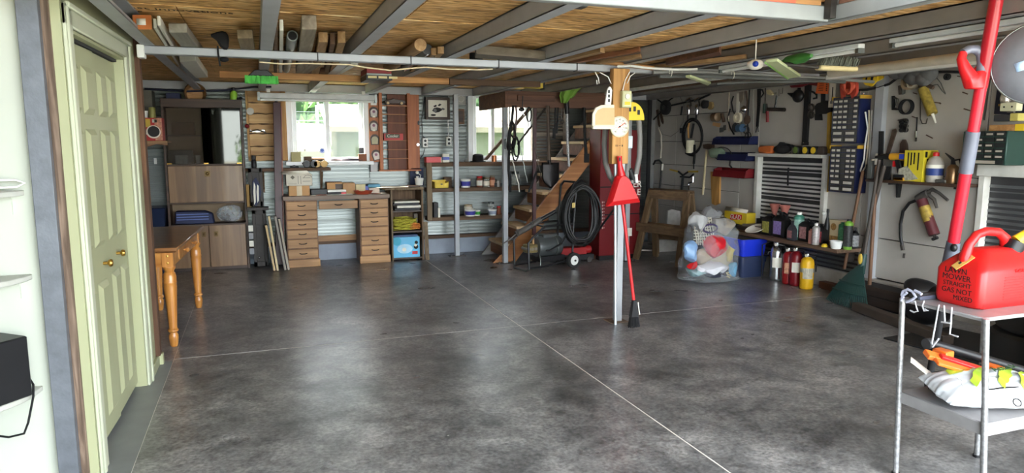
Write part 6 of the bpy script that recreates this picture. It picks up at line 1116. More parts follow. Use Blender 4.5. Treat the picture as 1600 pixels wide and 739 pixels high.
for i, (px, m, lb) in enumerate(((1247, mat('dull_green', (96, 120, 50), .5), 'green and black tape measure on the shelf over the bay'), (1262, YEL, 'yellow and black tape measure, middle of the shelf over the bay'), (1275, YEL, 'second yellow tape measure, right of the first one'), (1286, mat('dark_brown_tin', (60, 50, 46), .5), 'dark round tin at the right end of the shelf over the bay'))):
    y = ongoing(px); t = thing('tape_measure' if i < 3 else 'dark_tin', lb, 'tape measure' if i < 3 else 'tin', (RX-.09, y, BZ), 'tape measures over the louvred bay' if i < 3 else None)
    obj('case', MB(FR((RX-.09, y, BZ))).prism([(-.045, 0), (.045, 0), (.045, .05), (.03, .085), (-.03, .085), (-.045, .05)], -.03, .03), BLACK if i < 3 else m, t, bev=.006)
    if i < 3: obj('side_plate', MB(FR((RX-.09, y, BZ))).prism(disc(.034, 14, 0, .043), -.034, -.03), m, t)
one('shelf_bolt', MB().cyl((RX-.07, ongoing(1233), BZ), (RX-.07, ongoing(1233), BZ+.02), .012), IRON, 'small bolt on the shelf over the louvred bay', 'bolt')
one('bay_bar', rtube(MB(), [(1232, 262), (1231, 280), (1231, 290)], .010, .05), BLACKM, 'black latch rod hanging over the louvres of the bay', 'rod'); one('frame_knob', MB().ball(RP(1287, 333, .08), .018), WHITEP, 'white round knob at the lower right of the louvred bay frame', 'knob')

# blue drawer organisers
def organiser(r, label, rows):
    d = .15; ya, yb, z, zt = rrect_px(*r, d); t = thing('drawer_organiser', label, 'organiser', (RX-.07, (ya+yb)/2, z), 'drawer organisers on the white wall'); X0 = RX-d
    obj('case', MB().b(X0+.012, RX-.004, yb, ya, z, zt).b(X0, X0+.012, yb, yb+.008, z, zt).b(X0, X0+.012, ya-.008, ya, z, zt).b(X0, X0+.012, yb, ya, z, z+.008).b(X0, X0+.012, yb, ya, zt-.008, zt), NAVYP, t, bev=.002)
    obj('corner_trim', MB().b(X0-.004, RX-.01, yb-.012, yb, zt-.02, zt+.012), mat('ochre_trim', (190, 150, 50), .5), t); obj('corner_trim', MB().b(X0-.004, RX-.01, ya, ya+.012, zt-.02, zt+.012), mat('ochre_trim', (190, 150, 50), .5), t)
    n = sum(h for _, h in rows); H = (zt-z-.016)/n; top = zt-.008; L = (ya-yb-.016); shared = {}
    for cnt, h in rows:
        for k in range(cnt):
            w = L/cnt; yc = ya-.008-w*(k+.5); zc = top-H*h/2; key = (cnt, h); loc = V((X0, yc, zc))
            if key not in shared:
                o = obj('drawer', MB(FR(loc)).b(-w/2+.003, w/2-.003, .0, .01, -H*h/2+.003, H*h/2-.003), mat('smoky_drawer', (58, 56, 54), .3, 0, .2), t); me = o.data; me.transform(Mx.Translation(-(loc-t.location))); o.location = loc-t.location
                lb = obj('paper_label', MB(FR(loc)).b(-w*.36, w*.30, -.003, 0, -H*h*.28, H*h*.12), mat('drawer_label', (206, 202, 190), .7, 0, .08), o); lb.data.transform(Mx.Translation(V((0, 0, 0)))); shared[key] = (o, lb)
            else:
                o0, l0 = shared[key]; o = o0.copy(); COL.objects.link(o); o.location = loc-t.location
                if (k*7+cnt+int(zc*100)) % 5: l = l0.copy(); COL.objects.link(l); l.parent = o
        top -= H*h
    return t
ROWS = [(5, 1)]*6+[(2, 1.25)]*2
organiser((1300, 152, 1341, 224), 'upper navy drawer organiser with labelled clear drawers on the white wall', ROWS); organiser((1296, 229, 1337, 301), 'lower navy drawer organiser directly below the other one', ROWS)
single('ochre_edge_strip', rpoly(MB(), [(1293, 170), (1298, 170), (1293, 300), (1289, 300)], .001, .02), mat('ochre_trim', (190, 150, 50), .5), 'ochre wooden strip down the left side of both organisers', 'strip')
outlet('wall_outlet', FR((5.49, onX(1343.5, 253, 5.49).y, onX(1343.5, 253, 5.49).z)), 'white double outlet with black sockets on the stud right of the organisers', 2, GALV)
for i, (pts, m, r) in enumerate(((((1352, 175), (1356, 200), (1352, 225), (1350, 250), (1344, 268)), WHITEP, .008), (((1358, 172), (1358, 200), (1356, 230), (1353, 260), (1346, 270)), mat('beige_cord', (176, 164, 144), .7), .008), (((1362, 172), (1360, 215), (1357, 262), (1352, 275)), mat('grey_cord', (130, 126, 118), .6), .007))):
    single('stud_cable', rtube(MB(), pts, r, .09), m, ('white cable snaking down the stud beside the organisers', 'beige cable running down the stud beside the white one', 'grey cable furthest right on the stud')[i], 'cable', 'cables down the stud')
tool('wire_hooks', 'thin wire hooks bunched at the top of the stud', 'hook', 1350, 150, [('hook', rtube(MB(), [(1345, 142), (1344, 152), (1347, 155), (1350, 145)], .004, .09), CHROME), ('hook', rtube(MB(), [(1377, 138), (1376, 146), (1379, 150), (1381, 142)], .004, .03), CHROME)])
# tools right of the stud
tool('chain_latch', 'small dark padlock chain hanging right of the stud', 'chain', 1377, 165, [('chain', rtube(MB(), [(1376, 150), (1377, 160), (1376, 168)], .009, .03), IRON), ('lock', rtube(MB(), [(1376+3*cos(k*PI/6), 170+4*sin(k*PI/6)) for k in range(12)], .008, .04, 6, True), IRON)]); single('thin_wire', rtube(MB(), [(1378, 172), (1376, 190), (1371, 205), (1362, 216)], .003, .02), IRON, 'thin wire curving from the padlock chain to the shelf', 'wire')
cl_ = MB(); rnd = random.Random(4)
for k, (x, y, r) in enumerate(((1402, 112, .09), (1418, 112, .12), (1436, 113, .12), (1450, 116, .09), (1428, 120, .10), (1444, 122, .08))): cl_.ball(RP(x, y, .10), (.06, r, .07), 12, 8)
single('grey_dust_sheet', cl_, mat('grey_cloth_heap', (92, 92, 92), .9, 0, .2, 14, .5), 'bunched dark grey cloth hung at the top of the right wall', 'cloth')
R_ = Mx.Rotation(-PI/2, 3, 'Y')
tool('tape_roll', 'roll of brown packing tape hung under the grey cloth', 'tape', 1421, 129, [('roll', MB().lathe([(.04, -.025), (.065, -.025), (.065, .025), (.04, .025), (.04, -.025)], RP(1420, 129, .06), 22, R_), mat('brown_tape', (140, 120, 92), .4)), ('inner_roll', MB().lathe([(.03, -.03), (.045, -.03), (.045, .03), (.03, .03), (.03, -.03)], RP(1427, 130, .06), 20, R_), mat('pale_tape', (170, 160, 140), .4))])
tool('grey_clip', 'grey spring clip hung left of the tape roll', 'clip', 1408, 140, [('jaw', rpoly(MB(), [(1403, 134), (1407, 133), (1408, 147), (1404, 148)], .01, .04), IRON), ('jaw', rpoly(MB(), [(1408, 135), (1413, 137), (1412, 146), (1408, 148)], .01, .03), GALV)])
tool('exhaust_clamp', 'round black hose clamp with a square bracket on the white wall', 'clamp', 1416, 167, [('ring', MB().lathe([(.058, -.02), (.068, -.02), (.068, .02), (.058, .02), (.058, -.02)], RP(1416, 167, .05), 24, R_), BLACKM), ('bracket', rpoly(MB(), [(1393, 150), (1396, 150), (1396, 168), (1404, 170), (1404, 172), (1393, 172)], .01, .03), BLACK), ('bracket_arm', rtube(MB(), [(1396, 152), (1403, 155), (1400, 165)], .009, .04), IRON)])
sk = MB()
for x, y in ((1409, 190), (1415, 189), (1409, 197), (1415, 197), (1409, 203), (1415, 203)): sk.lathe([(.01, -.012), (.022, -.012), (.022, .012), (.01, .012), (.01, -.012)], RP(x, y, .03), 12, R_)
tool('socket_rack', 'cluster of black sockets on a wire rack right of the stud', 'socket set', 1412, 197, [('sockets', sk, BLACK), ('rail', rtube(MB(), [(1403, 188), (1412, 186), (1419, 190), (1416, 205)], .005, .05), IRON)])
tool('caulking_gun', 'rusty yellow caulking gun hung nose-down under the grey cloth', 'caulking gun', 1450, 155, [('cartridge', MB().tube([RP(1442, 138, .06), RP(1457, 178, .06)], .042, 14), mat('worn_yellow_tube', (146, 126, 52), .6, 0, .4, 26)), ('rail', MB().tube([RP(1438, 142, .06), RP(1452, 181, .06)], .01, 6), IRON), ('nozzle', MB().tube([RP(1457, 178, .06), RP(1462, 192, .06)], [.014, .006], 8), PAPER), ('handle', rtube(MB(), [(1437, 136), (1445, 132), (1458, 137)], .018, .06), RUST), ('trigger', rtube(MB(), [(1445, 133), (1441, 137)], .012, .06), RUST)])
single('wire_hanger', rtube(MB(), [(1438, 150), (1438, 186), (1441, 193), (1447, 193), (1449, 185)], .004, .02), IRON, 'long thin wire loop hung behind the caulking gun', 'wire'); single('bent_wire', rtube(MB(), [(1459, 133), (1465, 132), (1472, 142), (1477, 147)], .004, .03).tube([RP(1462, 120, .03), RP(1470, 130, .03), RP(1474, 140, .03), RP(1477, 146, .03)], .004, 5), GALV, 'thin bent steel wire handle right of the caulking gun', 'wire')
single('rubber_ring', MB().lathe([(.012, -.012), (.028, -.012), (.028, .012), (.012, .012), (.012, -.012)], RP(1480, 120, .03), 14, R_), BLACKM, 'small black rubber ring on a nail high on the right wall', 'ring')
for i, (a, b, lb) in enumerate((((1425, 182), (1434, 185), 'nail by the long drill bit'), ((1467, 161), (1470, 162), 'short nail right of the caulking gun'), ((1460, 160), (1469, 161), 'long nail right of the caulking gun'), ((1427, 145), (1433, 147), 'nail above the hose clamp'), ((1447, 211), (1457, 216), 'nail over the yellow carton'), ((1504, 144), (1512, 147), 'upper nail left of the red pole'), ((1506, 170), (1516, 173), 'lower nail left of the red pole'), ((1496, 119), (1503, 120), 'nail just below the wall top'))): single('wall_nail', rtube(MB(), [a, b], .005, .03), RUST, 'rusty '+lb, 'nail', 'nails in the right wall')
tool('drill_bit', 'long thin drill bit hanging from a nail above the yellow carton', 'drill bit', 1432, 205, [('shank', rtube(MB(), [(1433, 183), (1432, 205)], .006, .03), BLACKM), ('tip', rtube(MB(), [(1432, 205), (1431.5, 215)], .010, .03), CHROME), ('end', rtube(MB(), [(1431.5, 215), (1431, 221)], .009, .03), IRON)])
# shelf at mid height with drill, carton, bottle, oil can
SZ = 1.155; SH = thing('tool_shelf', 'dark narrow tool shelf on brackets on the right wall', 'shelf', (5.45, 4.55, SZ)); yl, yr = onX(1352, 278, 5.33).y, onX(1503, 283, 5.33).y
obj('board', MB().b(5.33, 5.545, yr, yl, SZ-.025, SZ), WALD, SH, bev=.003)
for px in (1389, 1492): y = onX(px, 290, 5.4).y; obj('bracket', MB(FR((5.40, y, SZ-.025))).prism([(-.02, 0), (.02, 0), (.008, -.14), (-.002, -.14)], .10, .14).b(-.01, .01, 0, .14, -.02, 0), BLACKM, SH)
def sy(px): return onX(px, 265, 5.42).y
def sbox(name, px0, px1, h, X0, dep, m, label, cat, z=SZ): return one(name, MB().b(X0, X0+dep, onX(px1, 265, X0).y, onX(px0, 265, X0).y, z, z+h), m, label, cat, bev=.003)
y0, y1 = onX(1442, 260, 5.36).y, onX(1412, 260, 5.36).y; t = thing('yellow_carton', 'yellow carton with black print and a grey machine picture on the tool shelf', 'carton', (5.45, (y0+y1)/2, SZ))
obj('carton_body', MB().b(5.36, 5.53, y0, y1, SZ, SZ+.27), mat('carton_yellow', (222, 204, 50), .5, 0, .04), t, bev=.002); obj('machine_picture', MB(FR((5.36, (y0+y1)/2+.06, SZ+.075))).prism([(-.09, -.06), (.02, -.07), (.12, -.05), (.06, .0), (.0, .06), (-.08, .03)], -.002, 0), mat('machine_print', (170, 168, 150), .6, 0, .4, 50), t)
wt_ = MB(FR((5.36, (y0+y1)/2, SZ)))
for k, (u, l) in enumerate(((-.06, .13), (-.03, .11), (.0, .10), (.04, .15))): wt_.b(u, u+.012, -.002, 0, .25-l, .25)
obj('black_print', wt_.b(.11, .13, -.002, 0, .21, .26), INK, t); obj('side_print', MB().b(5.40, 5.44, y0-.002, y0, SZ+.05, SZ+.2), INK, t)
y = onX(1396, 262, 5.40).y; t = thing('cordless_drill', 'yellow and black drill lying on the tool shelf left of the yellow carton', 'drill', (5.42, y, SZ)); DYL = mat('drill_yellow', (222, 164, 40), .4)
obj('body', MB().tube([(5.40, y-.11, SZ+.21), (5.40, y+.03, SZ+.21)], .034, 12), DYL, t); obj('nose', MB().tube([(5.40, y+.03, SZ+.21), (5.40, y+.13, SZ+.21), (5.40, y+.20, SZ+.20)], [.032, .022, .012], 12), BLACK, t); obj('grip', MB().bar((5.40, y-.04, SZ+.20), (5.40, y-.09, SZ+.05), .04, .055, (0, 1, 0)), BLACK, t, bev=.008); obj('battery', MB().b(5.35, 5.45, y-.15, y-.04, SZ, SZ+.055), BLACK, t, bev=.006); obj('blue_badge', MB().b(5.365, 5.368, y-.13, y-.08, SZ+.19, SZ+.235), BLUE, t); obj('trigger', MB().b(5.385, 5.415, y-.02, y, SZ+.12, SZ+.17), RED, t)
sbox('white_flask', 1392, 1403, .13, 5.44, .05, mat('grey_white', (190, 188, 182), .5), 'greyish white flask behind the drill on the tool shelf', 'flask'); sbox('black_case', 1381, 1392, .12, 5.43, .08, BLACK, 'black case at the left of the drill on the tool shelf', 'case'); sbox('yellow_black_pliers', 1397, 1413, .03, 5.35, .04, DYL, 'yellow-handled pliers lying in front of the drill', 'pliers'); sbox('black_cup', 1352, 1361, .13, 5.42, .06, BLACKM, 'black box at the far left end of the tool shelf', 'box'); sbox('chrome_bracket', 1355, 1362, .17, 5.36, .03, GALV, 'grey steel bracket clipped at the left end of the tool shelf', 'bracket')
one('cream_candle', MB().lathe([(.025, 0), (.025, .05)], (5.45, onX(1366, 240, 5.45).y, SZ+.13), 12), mat('candle_cream', (206, 200, 170), .5), 'cream round candle stub at the left of the tool shelf', 'candle'); one('candle_block', MB().b(5.41, 5.49, onX(1366, 240, 5.45).y-.05, onX(1366, 240, 5.45).y+.05, SZ, SZ+.13), DARK, 'dark block under the cream candle on the tool shelf', 'block'); one('white_candle', MB().lathe([(.018, 0), (.018, .10), (.01, .105)], (5.45, onX(1371.5, 235, 5.45).y, SZ+.13), 12), PAPER, 'slim white candle beside the cream one', 'candle'); one('candle_box', MB().b(5.42, 5.48, onX(1371.5, 240, 5.45).y-.03, onX(1371.5, 240, 5.45).y+.028, SZ, SZ+.13), BLACKM, 'small black box under the slim white candle', 'box')
y = onX(1461, 262, 5.42).y; t = thing('glue_bottle', 'clear bottle with a red cap and blue label on the tool shelf', 'bottle', (5.42, y, SZ)); obj('body', MB().lathe([(.06, 0), (.066, .01), (.066, .16), (.05, .20), (.02, .225)], (5.42, y, SZ), 18), mat('milky_plastic', (176, 170, 160), .3), t); obj('cap', MB().lathe([(.026, .222), (.026, .25), (.012, .26)], (5.42, y, SZ), 12), RED, t); obj('blue_label', MB().lathe([(.0675, .06), (.0675, .12)], (5.42, y, SZ), 18), mat('label_blue', (46, 66, 130), .5), t); obj('white_label', MB().lathe([(.0672, .12), (.0672, .15)], (5.42, y, SZ), 18), PAPER, t)
y = onX(1489, 265, 5.42).y; t = thing('oil_can', 'brass oil can with a black pump spout at the right end of the tool shelf', 'oil can', (5.42, y, SZ)); obj('can', MB().lathe([(.05, 0), (.052, .01), (.052, .12), (.04, .14), (.015, .16)], (5.42, y, SZ), 18), mat('old_brass_can', (134, 104, 74), .3, .8, .3), t); obj('pump', MB().tube([(5.42, y, SZ+.15), (5.42, y+.01, SZ+.20), (5.42, y+.08, SZ+.25)], [.02, .014, .005], 8), BLACK, t); obj('lever', MB().tube([(5.42, y, SZ+.19), (5.42, y-.05, SZ+.2), (5.42, y-.07, SZ+.14)], .008, 6), BLACK, t); sbox('steel_tin', 1496, 1501, .12, 5.37, .06, CHROME, 'shiny upright tin right of the oil can on the tool shelf', 'tin')
one('shelf_clutter', MB().b(5.36, 5.5, onX(1483, 275, 5.4).y, onX(1466, 275, 5.4).y, SZ, SZ+.03), mat('clutter_grey', (96, 94, 90), .5, .3, .5, 50), 'flat grey file set lying between bottle and oil can', 'file set', bev=.008)
for i, (pts, m, d0, lb, nm, c) in enumerate((([(1373, 205), (1379.5, 205), (1377.5, 285), (1370, 285)], BLACKM, .12, 'black flat steel bar standing behind the tool shelf', 'steel_bar', 'bar'), ([(1394, 203), (1398.5, 201), (1400, 206), (1389, 240), (1384, 240)], RUST, .03, 'grey brown saw blade slanting behind the drill', 'saw_blade', 'blade'), ([(1405, 240), (1406, 225), (1410, 218), (1414, 218), (1417, 226), (1418, 242), (1414, 258), (1406, 258)], wood('dark_paddle', (92, 74, 62), (60, 46, 38), 'z', .6), .03, 'dark round-ended wooden paddle behind the yellow carton', 'paddle', 'paddle'), ([(1388, 282), (1394, 282), (1391, 303), (1389, 303)], BLACKM, .22, 'black pointed chisel hanging at the shelf front left', 'chisel', 'chisel'))):
    if i < 3: single(nm, rpoly(MB(), pts, d0-.015, d0), m, lb, c)
# grease gun
t = tool('grease_gun', 'maroon and yellow grease gun with a long black hose hung under the tool shelf', 'grease gun', 1450, 340, [('barrel', MB().tube([RP(1440, 312, .07), RP(1460, 367, .07)], .045, 16), mat('maroon_barrel', (84, 36, 40), .45, 0, .2)), ('yellow_band', MB().tube([RP(1444, 323, .07), RP(1452, 346, .07)], .0465, 16), mat('worn_yellow_band', (156, 132, 56), .55, 0, .4, 30)), ('head', rtube(MB(), [(1434, 311), (1443, 305), (1450, 302)], .036, .07, 10), mat('cast_grey', (92, 88, 84), .45, .5)), ('lever', rtube(MB(), [(1446, 302), (1457, 296), (1468, 302), (1481, 313)], [.014, .018, .013, .012], .07), mat('cast_grey', (92, 88, 84), .45, .5)), ('lower_lever', rtube(MB(), [(1450, 304), (1460, 312), (1464, 325)], [.018, .016, .012], .07), mat('cast_grey', (92, 88, 84), .45, .5)), ('plunger', rtube(MB(), [(1460, 367), (1462, 373)], .014, .07), IRON), ('plunger_grip', rtube(MB(), [(1457, 374), (1465, 371)], .014, .07), BLACKM), ('hose', rtube(MB(), [(1434, 312), (1421, 317), (1411, 330), (1407, 350), (1407, 370), (1410, 385)], .014, .06, 8), BLACK), ('coupler', rtube(MB(), [(1409, 382), (1411, 391)], .017, .06), IRON)])
tool('wall_bolt', 'little dark eye bolt on the wall below the grease gun hose', 'bolt', 1412, 399, [('bolt', rtube(MB(), [(1413, 396), (1412, 403)], .010, .02), IRON)])
# green drawer cabinet on the ledge, things on it
GX = 5.30; ya, yb = onX(1503, 235, GX).y, onX(1572, 235, GX).y; z0 = 1.321; z1 = onX(1540, 205, GX).z; t = thing('green_drawer_cabinet', 'dark green steel drawer cabinet on the ledge behind the red pole', 'cabinet', (5.42, (ya+yb)/2, z0)); GRN = mat('dark_green_steel', (44, 70, 62), .45, .2, .08)
obj('case', MB().b(GX+.006, 5.545, yb, ya, z0, z1).b(GX, GX+.006, yb, yb+.012, z0, z1).b(GX, GX+.006, ya-.012, ya, z0, z1), GRN, t, bev=.003); L = ya-yb-.024; H = (z1-z0)/6
for r_ in range(6):
    n = 4 if r_ < 5 else 1
    for k in range(n):
        yc = ya-.012-L/n*(k+.5); zc = z1-H*(r_+.5); d = obj('drawer', MB(FR((GX, yc, zc))).b(-L/n/2+.004, L/n/2-.004, -.002, .006, -H/2+.004, H/2-.004), mat('drawer_black', (34, 38, 38), .45), t)
        if (r_*3+k*5) % 4 != 1: obj('paper_label', MB(FR((GX, yc, zc))).b(-L/n*.3, L/n*.3, -.004, -.002, -H*.2, H*.12) if n > 1 else MB(FR((GX, yc, zc))).b(-.1, .1, -.004, -.002, -.012, .012), mat('dull_label', (170, 162, 148), .7), d)
sb_ = lambda nm, r, d, dep, m, lb, c, z: rbox(nm, r, d, dep, m, lb, c, z0=z)
sb_('tan_block', (1545, 196, 1585, 206), .20, .12, LUMB, 'tan wooden block lying on the green drawer cabinet', 'block', z1); zz = z1+.075
sb_('yellow_block', (1585, 196, 1600, 207), .20, .12, YEL, 'pale yellow block at the right on top of the green cabinet', 'block', z1); sb_('dark_box', (1552, 185, 1578, 195), .18, .1, DARK, 'dark flat box on the tan block over the green cabinet', 'box', zz); sb_('yellow_peg', (1577, 184, 1590, 196), .18, .1, mat('olive_yellow', (190, 178, 96), .5), 'olive yellow box right of the dark flat box', 'box', zz)
ya2, yb2, za, zb = rrect_px(1561, 174, 1587, 184, .17); t = thing('cream_socket_box', 'cream double socket box on top of the dark flat box', 'outlet', (RX-.15, (ya2+yb2)/2, zz+.07)); obj('box', MB().b(RX-.17, RX-.10, yb2, ya2, zz+.075, zz+.14), mat('socket_cream', (206, 204, 170), .5), t, bev=.004)
for k in (-.03, .03): obj('socket', MB(FR((RX-.17, (ya2+yb2)/2, zz+.107))).prism(disc(.007, 8, k, 0), -.002, 0), BLACK, t)
t = tool('dark_window_board', 'dark navy board hung on the wall above the green cabinet', 'board', 1577, 150, [('board', rpoly(MB(), [(1560, 120), (1640, 112), (1640, 182), (1553, 178)], .003, .02), mat('night_navy', (28, 32, 52), .4))]); tool('board_post', 'grey strip dividing the dark navy board above the green cabinet', 'strip', 1582, 160, [('strip', rpoly(MB(), [(1579, 130), (1588, 130), (1583, 176), (1573, 176)], .02, .045), mat('drab_strip', (120, 116, 108), .7))])
p = RP(1572, 148, .09); t = thing('brass_lantern', 'small brass and glass lantern before the dark navy board', 'lantern', (p.x, p.y, p.z-.1)); obj('glass', MB().lathe([(.03, -.07), (.04, -.03), (.03, .02)], tuple(p), 14), mat('lantern_silver', (206, 200, 186), .2, .7), t); obj('bulb', MB().lathe([(.026, .01), (.03, .04), (.02, .07), (.008, .08)], tuple(p), 14), mat('amber_glass', (226, 160, 70), .3), t); obj('base', MB().lathe([(.045, -.085), (.045, -.07)], tuple(p), 14), BRASS, t)
tool('hook_chain', 'dark chain with hooks hung near the ceiling behind the red pole', 'chain', 1550, 125, [('link', rtube(MB(), [(1553+5*cos(k*PI/6), 101+4*sin(k*PI/6)) for k in range(12)], .008, .05, 6, True), IRON), ('link', rtube(MB(), [(1552+4*cos(k*PI/6), 118+5*sin(k*PI/6)) for k in range(12)], .008, .05, 6, True), IRON), ('rod', rtube(MB(), [(1553, 105), (1552, 113)], .008, .05), IRON), ('rod', rtube(MB(), [(1548, 122), (1543, 150), (1538, 188)], .006, .03), IRON)])
one('white_box', MB().b(RX-.14, RX-.08, RP(1566, 80, .1).y, RP(1556, 80, .1).y, RP(1561, 82, .1).z, RP(1561, 70, .1).z), mat('drab_white', (170, 166, 158), .6), 'small pale junction box at the wall top right of the red pole', 'box')

# ---- bench shelf with bottles
bn = thing('bench_shelf', 'low brown plank bench shelf carrying oil bottles along the right wall', 'shelf', (5.35, 6.1, .44)); BT = .475
obj('plank', MB().b(5.17, 5.49, 5.06, 6.76, .437, BT), wood('bench_plank', (134, 106, 82), (88, 66, 50), 'y', .7), bn, bev=.004)
for y in (5.20, 6.2): obj('bracket', MB(FR((5.45, y, .437))).prism([(-.015, 0), (.015, 0), (.008, -.12), (-.008, -.12)], -.02, .08), IRON, bn)
def by_(px, X=5.30): return onX(px, 372, X).y
OIL = 'bottles on the bench shelf'
def bottle(px, r, h, body, label, lb=None, cap=None, X=5.30, neck=.3, name='oil_bottle', flat=False, handle=False):
    y = by_(px, X); t = thing(name, label, 'bottle', (X, y, BT), OIL); n = h*(1-neck)
    if flat:
        rg = [[V((X+dx*d*.6, y+dy*d, BT+z)) for dx, dy in ((-1, -.75), (-.75, -1), (.75, -1), (1, -.75), (1, .75), (.75, 1), (-.75, 1), (-1, .75))] for z, d in ((0, r*.95), (.01, r), (n, r), (n+(h-n)*.45, r*.6), (n+(h-n)*.6, r*.3), (h*.95, r*.28))]
        obj('body', MB().loft(rg), body, t); obj('cap', MB().lathe([(r*.32, h*.94), (r*.34, h*.95), (r*.34, h), (0, h*1.005)], (X, y, BT), 12), cap or body, t)
        if handle: obj('handle', MB().tube([(X, y-r*.5, BT+n), (X, y-r*.85, BT+h*.92), (X, y-r*.2, BT+h*.97)], r*.16, 8), body, t)
        if lb: obj('paper_label', MB().b(X-r*.6-.002, X-r*.6+.004, y-r*.62, y+r*.62, BT+h*.12, BT+n*.92), lb, t)
    else:
        obj('body', MB().lathe([(r*.95, 0), (r, .006), (r, n), (r*.6, n+(h-n)*.4), (r*.35, n+(h-n)*.55), (r*.35, h*.9)], (X, y, BT), 16), body, t); obj('cap', MB().lathe([(r*.45, h*.9), (r*.47, h*.91), (r*.45, h), (0, h*1.005)], (X, y, BT), 12), cap or body, t)
        if lb: obj('paper_label', MB().lathe([(r*1.015, h*.1), (r*1.015, n*.9)], (X, y, BT), 16), lb, t)
    return t
OLV = mat('olive_label', (150, 146, 70), .5, 0, .35, 50); PRP = mat('purple_label', (140, 120, 176), .5, 0, .3, 50)
bottle(1201, .085, .235, BLACK, 'black oil jug with an olive label, first on the bench shelf', OLV, flat=True, handle=True); bottle(1220, .095, .27, BLACK, 'large black oil jug with a violet label, second on the bench shelf', PRP, flat=True, handle=True)
bottle(1237, .05, .20, mat('charcoal_bottle', (56, 56, 62), .4), 'slim charcoal bottle with a red and grey label', mat('red_grey_label', (150, 100, 100), .5, 0, .4, 60), BLACK, X=5.24, neck=.45, flat=True); bottle(1247, .055, .29, mat('sea_green', (70, 136, 116), .4), 'tall sea green bottle with a white cap on the bench shelf', mat('mint_label', (160, 200, 186), .5, 0, .2, 50), WHITEP, X=5.34, neck=.18)
bottle(1259, .075, .235, BLACK, 'black jug with a small yellow and pink label, middle of the bench shelf', mat('pink_label', (176, 130, 130), .5, 0, .4, 50), X=5.32, flat=True, handle=True); bottle(1270, .05, .20, DARK, 'dark bottle half hidden behind the silver spray can', None, BLACK, X=5.38)
bottle(1274.5, .036, .215, mat('silver_can', (186, 182, 178), .3, .4), 'silver spray can with fine print on the bench shelf', mat('printed_silver', (176, 168, 166), .4, .2, .3, 60), WHITEP, X=5.22, neck=.2, name='spray_can'); bottle(1266.5, .022, .15, mat('dull_pink', (190, 130, 120), .5), 'slim dull pink tube left of the silver spray can', None, mat('dull_pink', (190, 130, 120), .5), X=5.24, neck=.15, name='pink_tube')
bottle(1283, .055, .21, BLACK, 'black bottle with a red pictured label right of the silver can', mat('red_blue_label', (150, 60, 66), .5, 0, .5, 60), BLACK, X=5.28, flat=True); t = bottle(1291, .03, .36, BLACK, 'tall thin black funnel spout on the bench shelf', None, BLACK, X=5.32, neck=.5, name='black_spout')
one('yellow_puck', MB().lathe([(.03, 0), (.03, .012), (.018, .03), (.01, .034)], (5.20, by_(1289, 5.20), BT), 14), YEL, 'little yellow cap lying at the front edge of the bench shelf', 'cap')
y = by_(1305, 5.36); t = thing('tan_box', 'tan box with a brown bird-like print near the right end of the bench shelf', 'box', (5.36, y, BT)); obj('box', MB().b(5.33, 5.42, y-.085, y+.085, BT, BT+.255), mat('tan_print_box', (196, 180, 146), .7, 0, .1), t, bev=.003); obj('print', MB().b(5.327, 5.33, y-.075, y+.075, BT+.02, BT+.10), mat('brown_gold_print', (150, 112, 60), .6, 0, .4, 50), t); obj('ring_print', MB(FR((5.327, y, BT+.19))).prism(disc(.035, 14), 0, .003), mat('brown_gold_print', (150, 112, 60), .6), t)
one('white_bowl', MB().lathe([(.045, 0), (.06, .07), (.062, .075), (.056, .074), (.042, .008), (0, .008)], (5.22, by_(1307, 5.22), BT), 18), WHITEP, 'small white plastic bowl at the front of the bench shelf', 'bowl')
bottle(1316, .04, .245, mat('bottle_green', (36, 104, 66), .4), 'green can with white lettering behind the white bowl', mat('green_white_label', (60, 120, 80), .5, 0, .4, 60), mat('bottle_green', (36, 104, 66), .4), X=5.34, neck=.1, name='green_can'); bottle(1325, .04, .29, mat('lime_black', (120, 170, 60), .4), 'black-topped lime green spray can at the right end of the bench shelf', mat('black_white_label', (50, 50, 50), .5, 0, .5, 60), BLACK, X=5.28, neck=.12, name='spray_can'); bottle(1334, .045, .20, BLACK, 'black bottle at the very right end of the bench shelf', mat('grey_label', (140, 140, 140), .5, 0, .4, 60), BLACK, X=5.40)
t = thing('pink_funnels', 'two dusty pink plastic funnels behind the first oil jugs', 'funnel', (5.42, by_(1214, 5.42), BT))
for dy in (.06, -.10): obj('funnel', MB().lathe([(.02, 0), (.025, .23), (.06, .33), (.055, .33), (.018, .22)], (5.44, by_(1214, 5.44)+dy, BT), 14), mat('dusty_pink', (186, 112, 100), .6), t)
y = by_(1180, 5.24); t = thing('white_plate', 'white plate tipped against the dark tray at the left of the bench', 'plate', (5.24, y, BT)); obj('plate', MB().lathe([(.0, 0), (.08, .004), (.12, .025), (.115, .028), (.078, .01), (0, .006)], (5.25, y, BT+.035), 22, Mx.Rotation(radians(-22), 3, 'Y')), PAPER, t)
one('dark_tray', MB().b(5.28, 5.48, by_(1192, 5.3), by_(1152, 5.3), BT, BT+.05), mat('dark_tray_brown', (62, 52, 46), .5), 'dark shallow tray on the left part of the bench shelf', 'tray', bev=.005); one('grey_folder', MB().b(5.29, 5.47, by_(1188, 5.3), by_(1160, 5.3), BT+.052, BT+.075), mat('drab_folder', (120, 110, 98), .7), 'drab folder lying on the dark tray of the bench', 'folder')
ya, yb, z, zt = rrect_px(1139, 335, 1174, 352, .15); z = BT+.001; t = thing('yellow_bag_carton', 'yellow carton with a red and white logo at the left end of the bench shelf', 'carton', (RX-.15, (ya+yb)/2, z)); YC = mat('carton_yellow2', (226, 196, 50), .5, 0, .05)
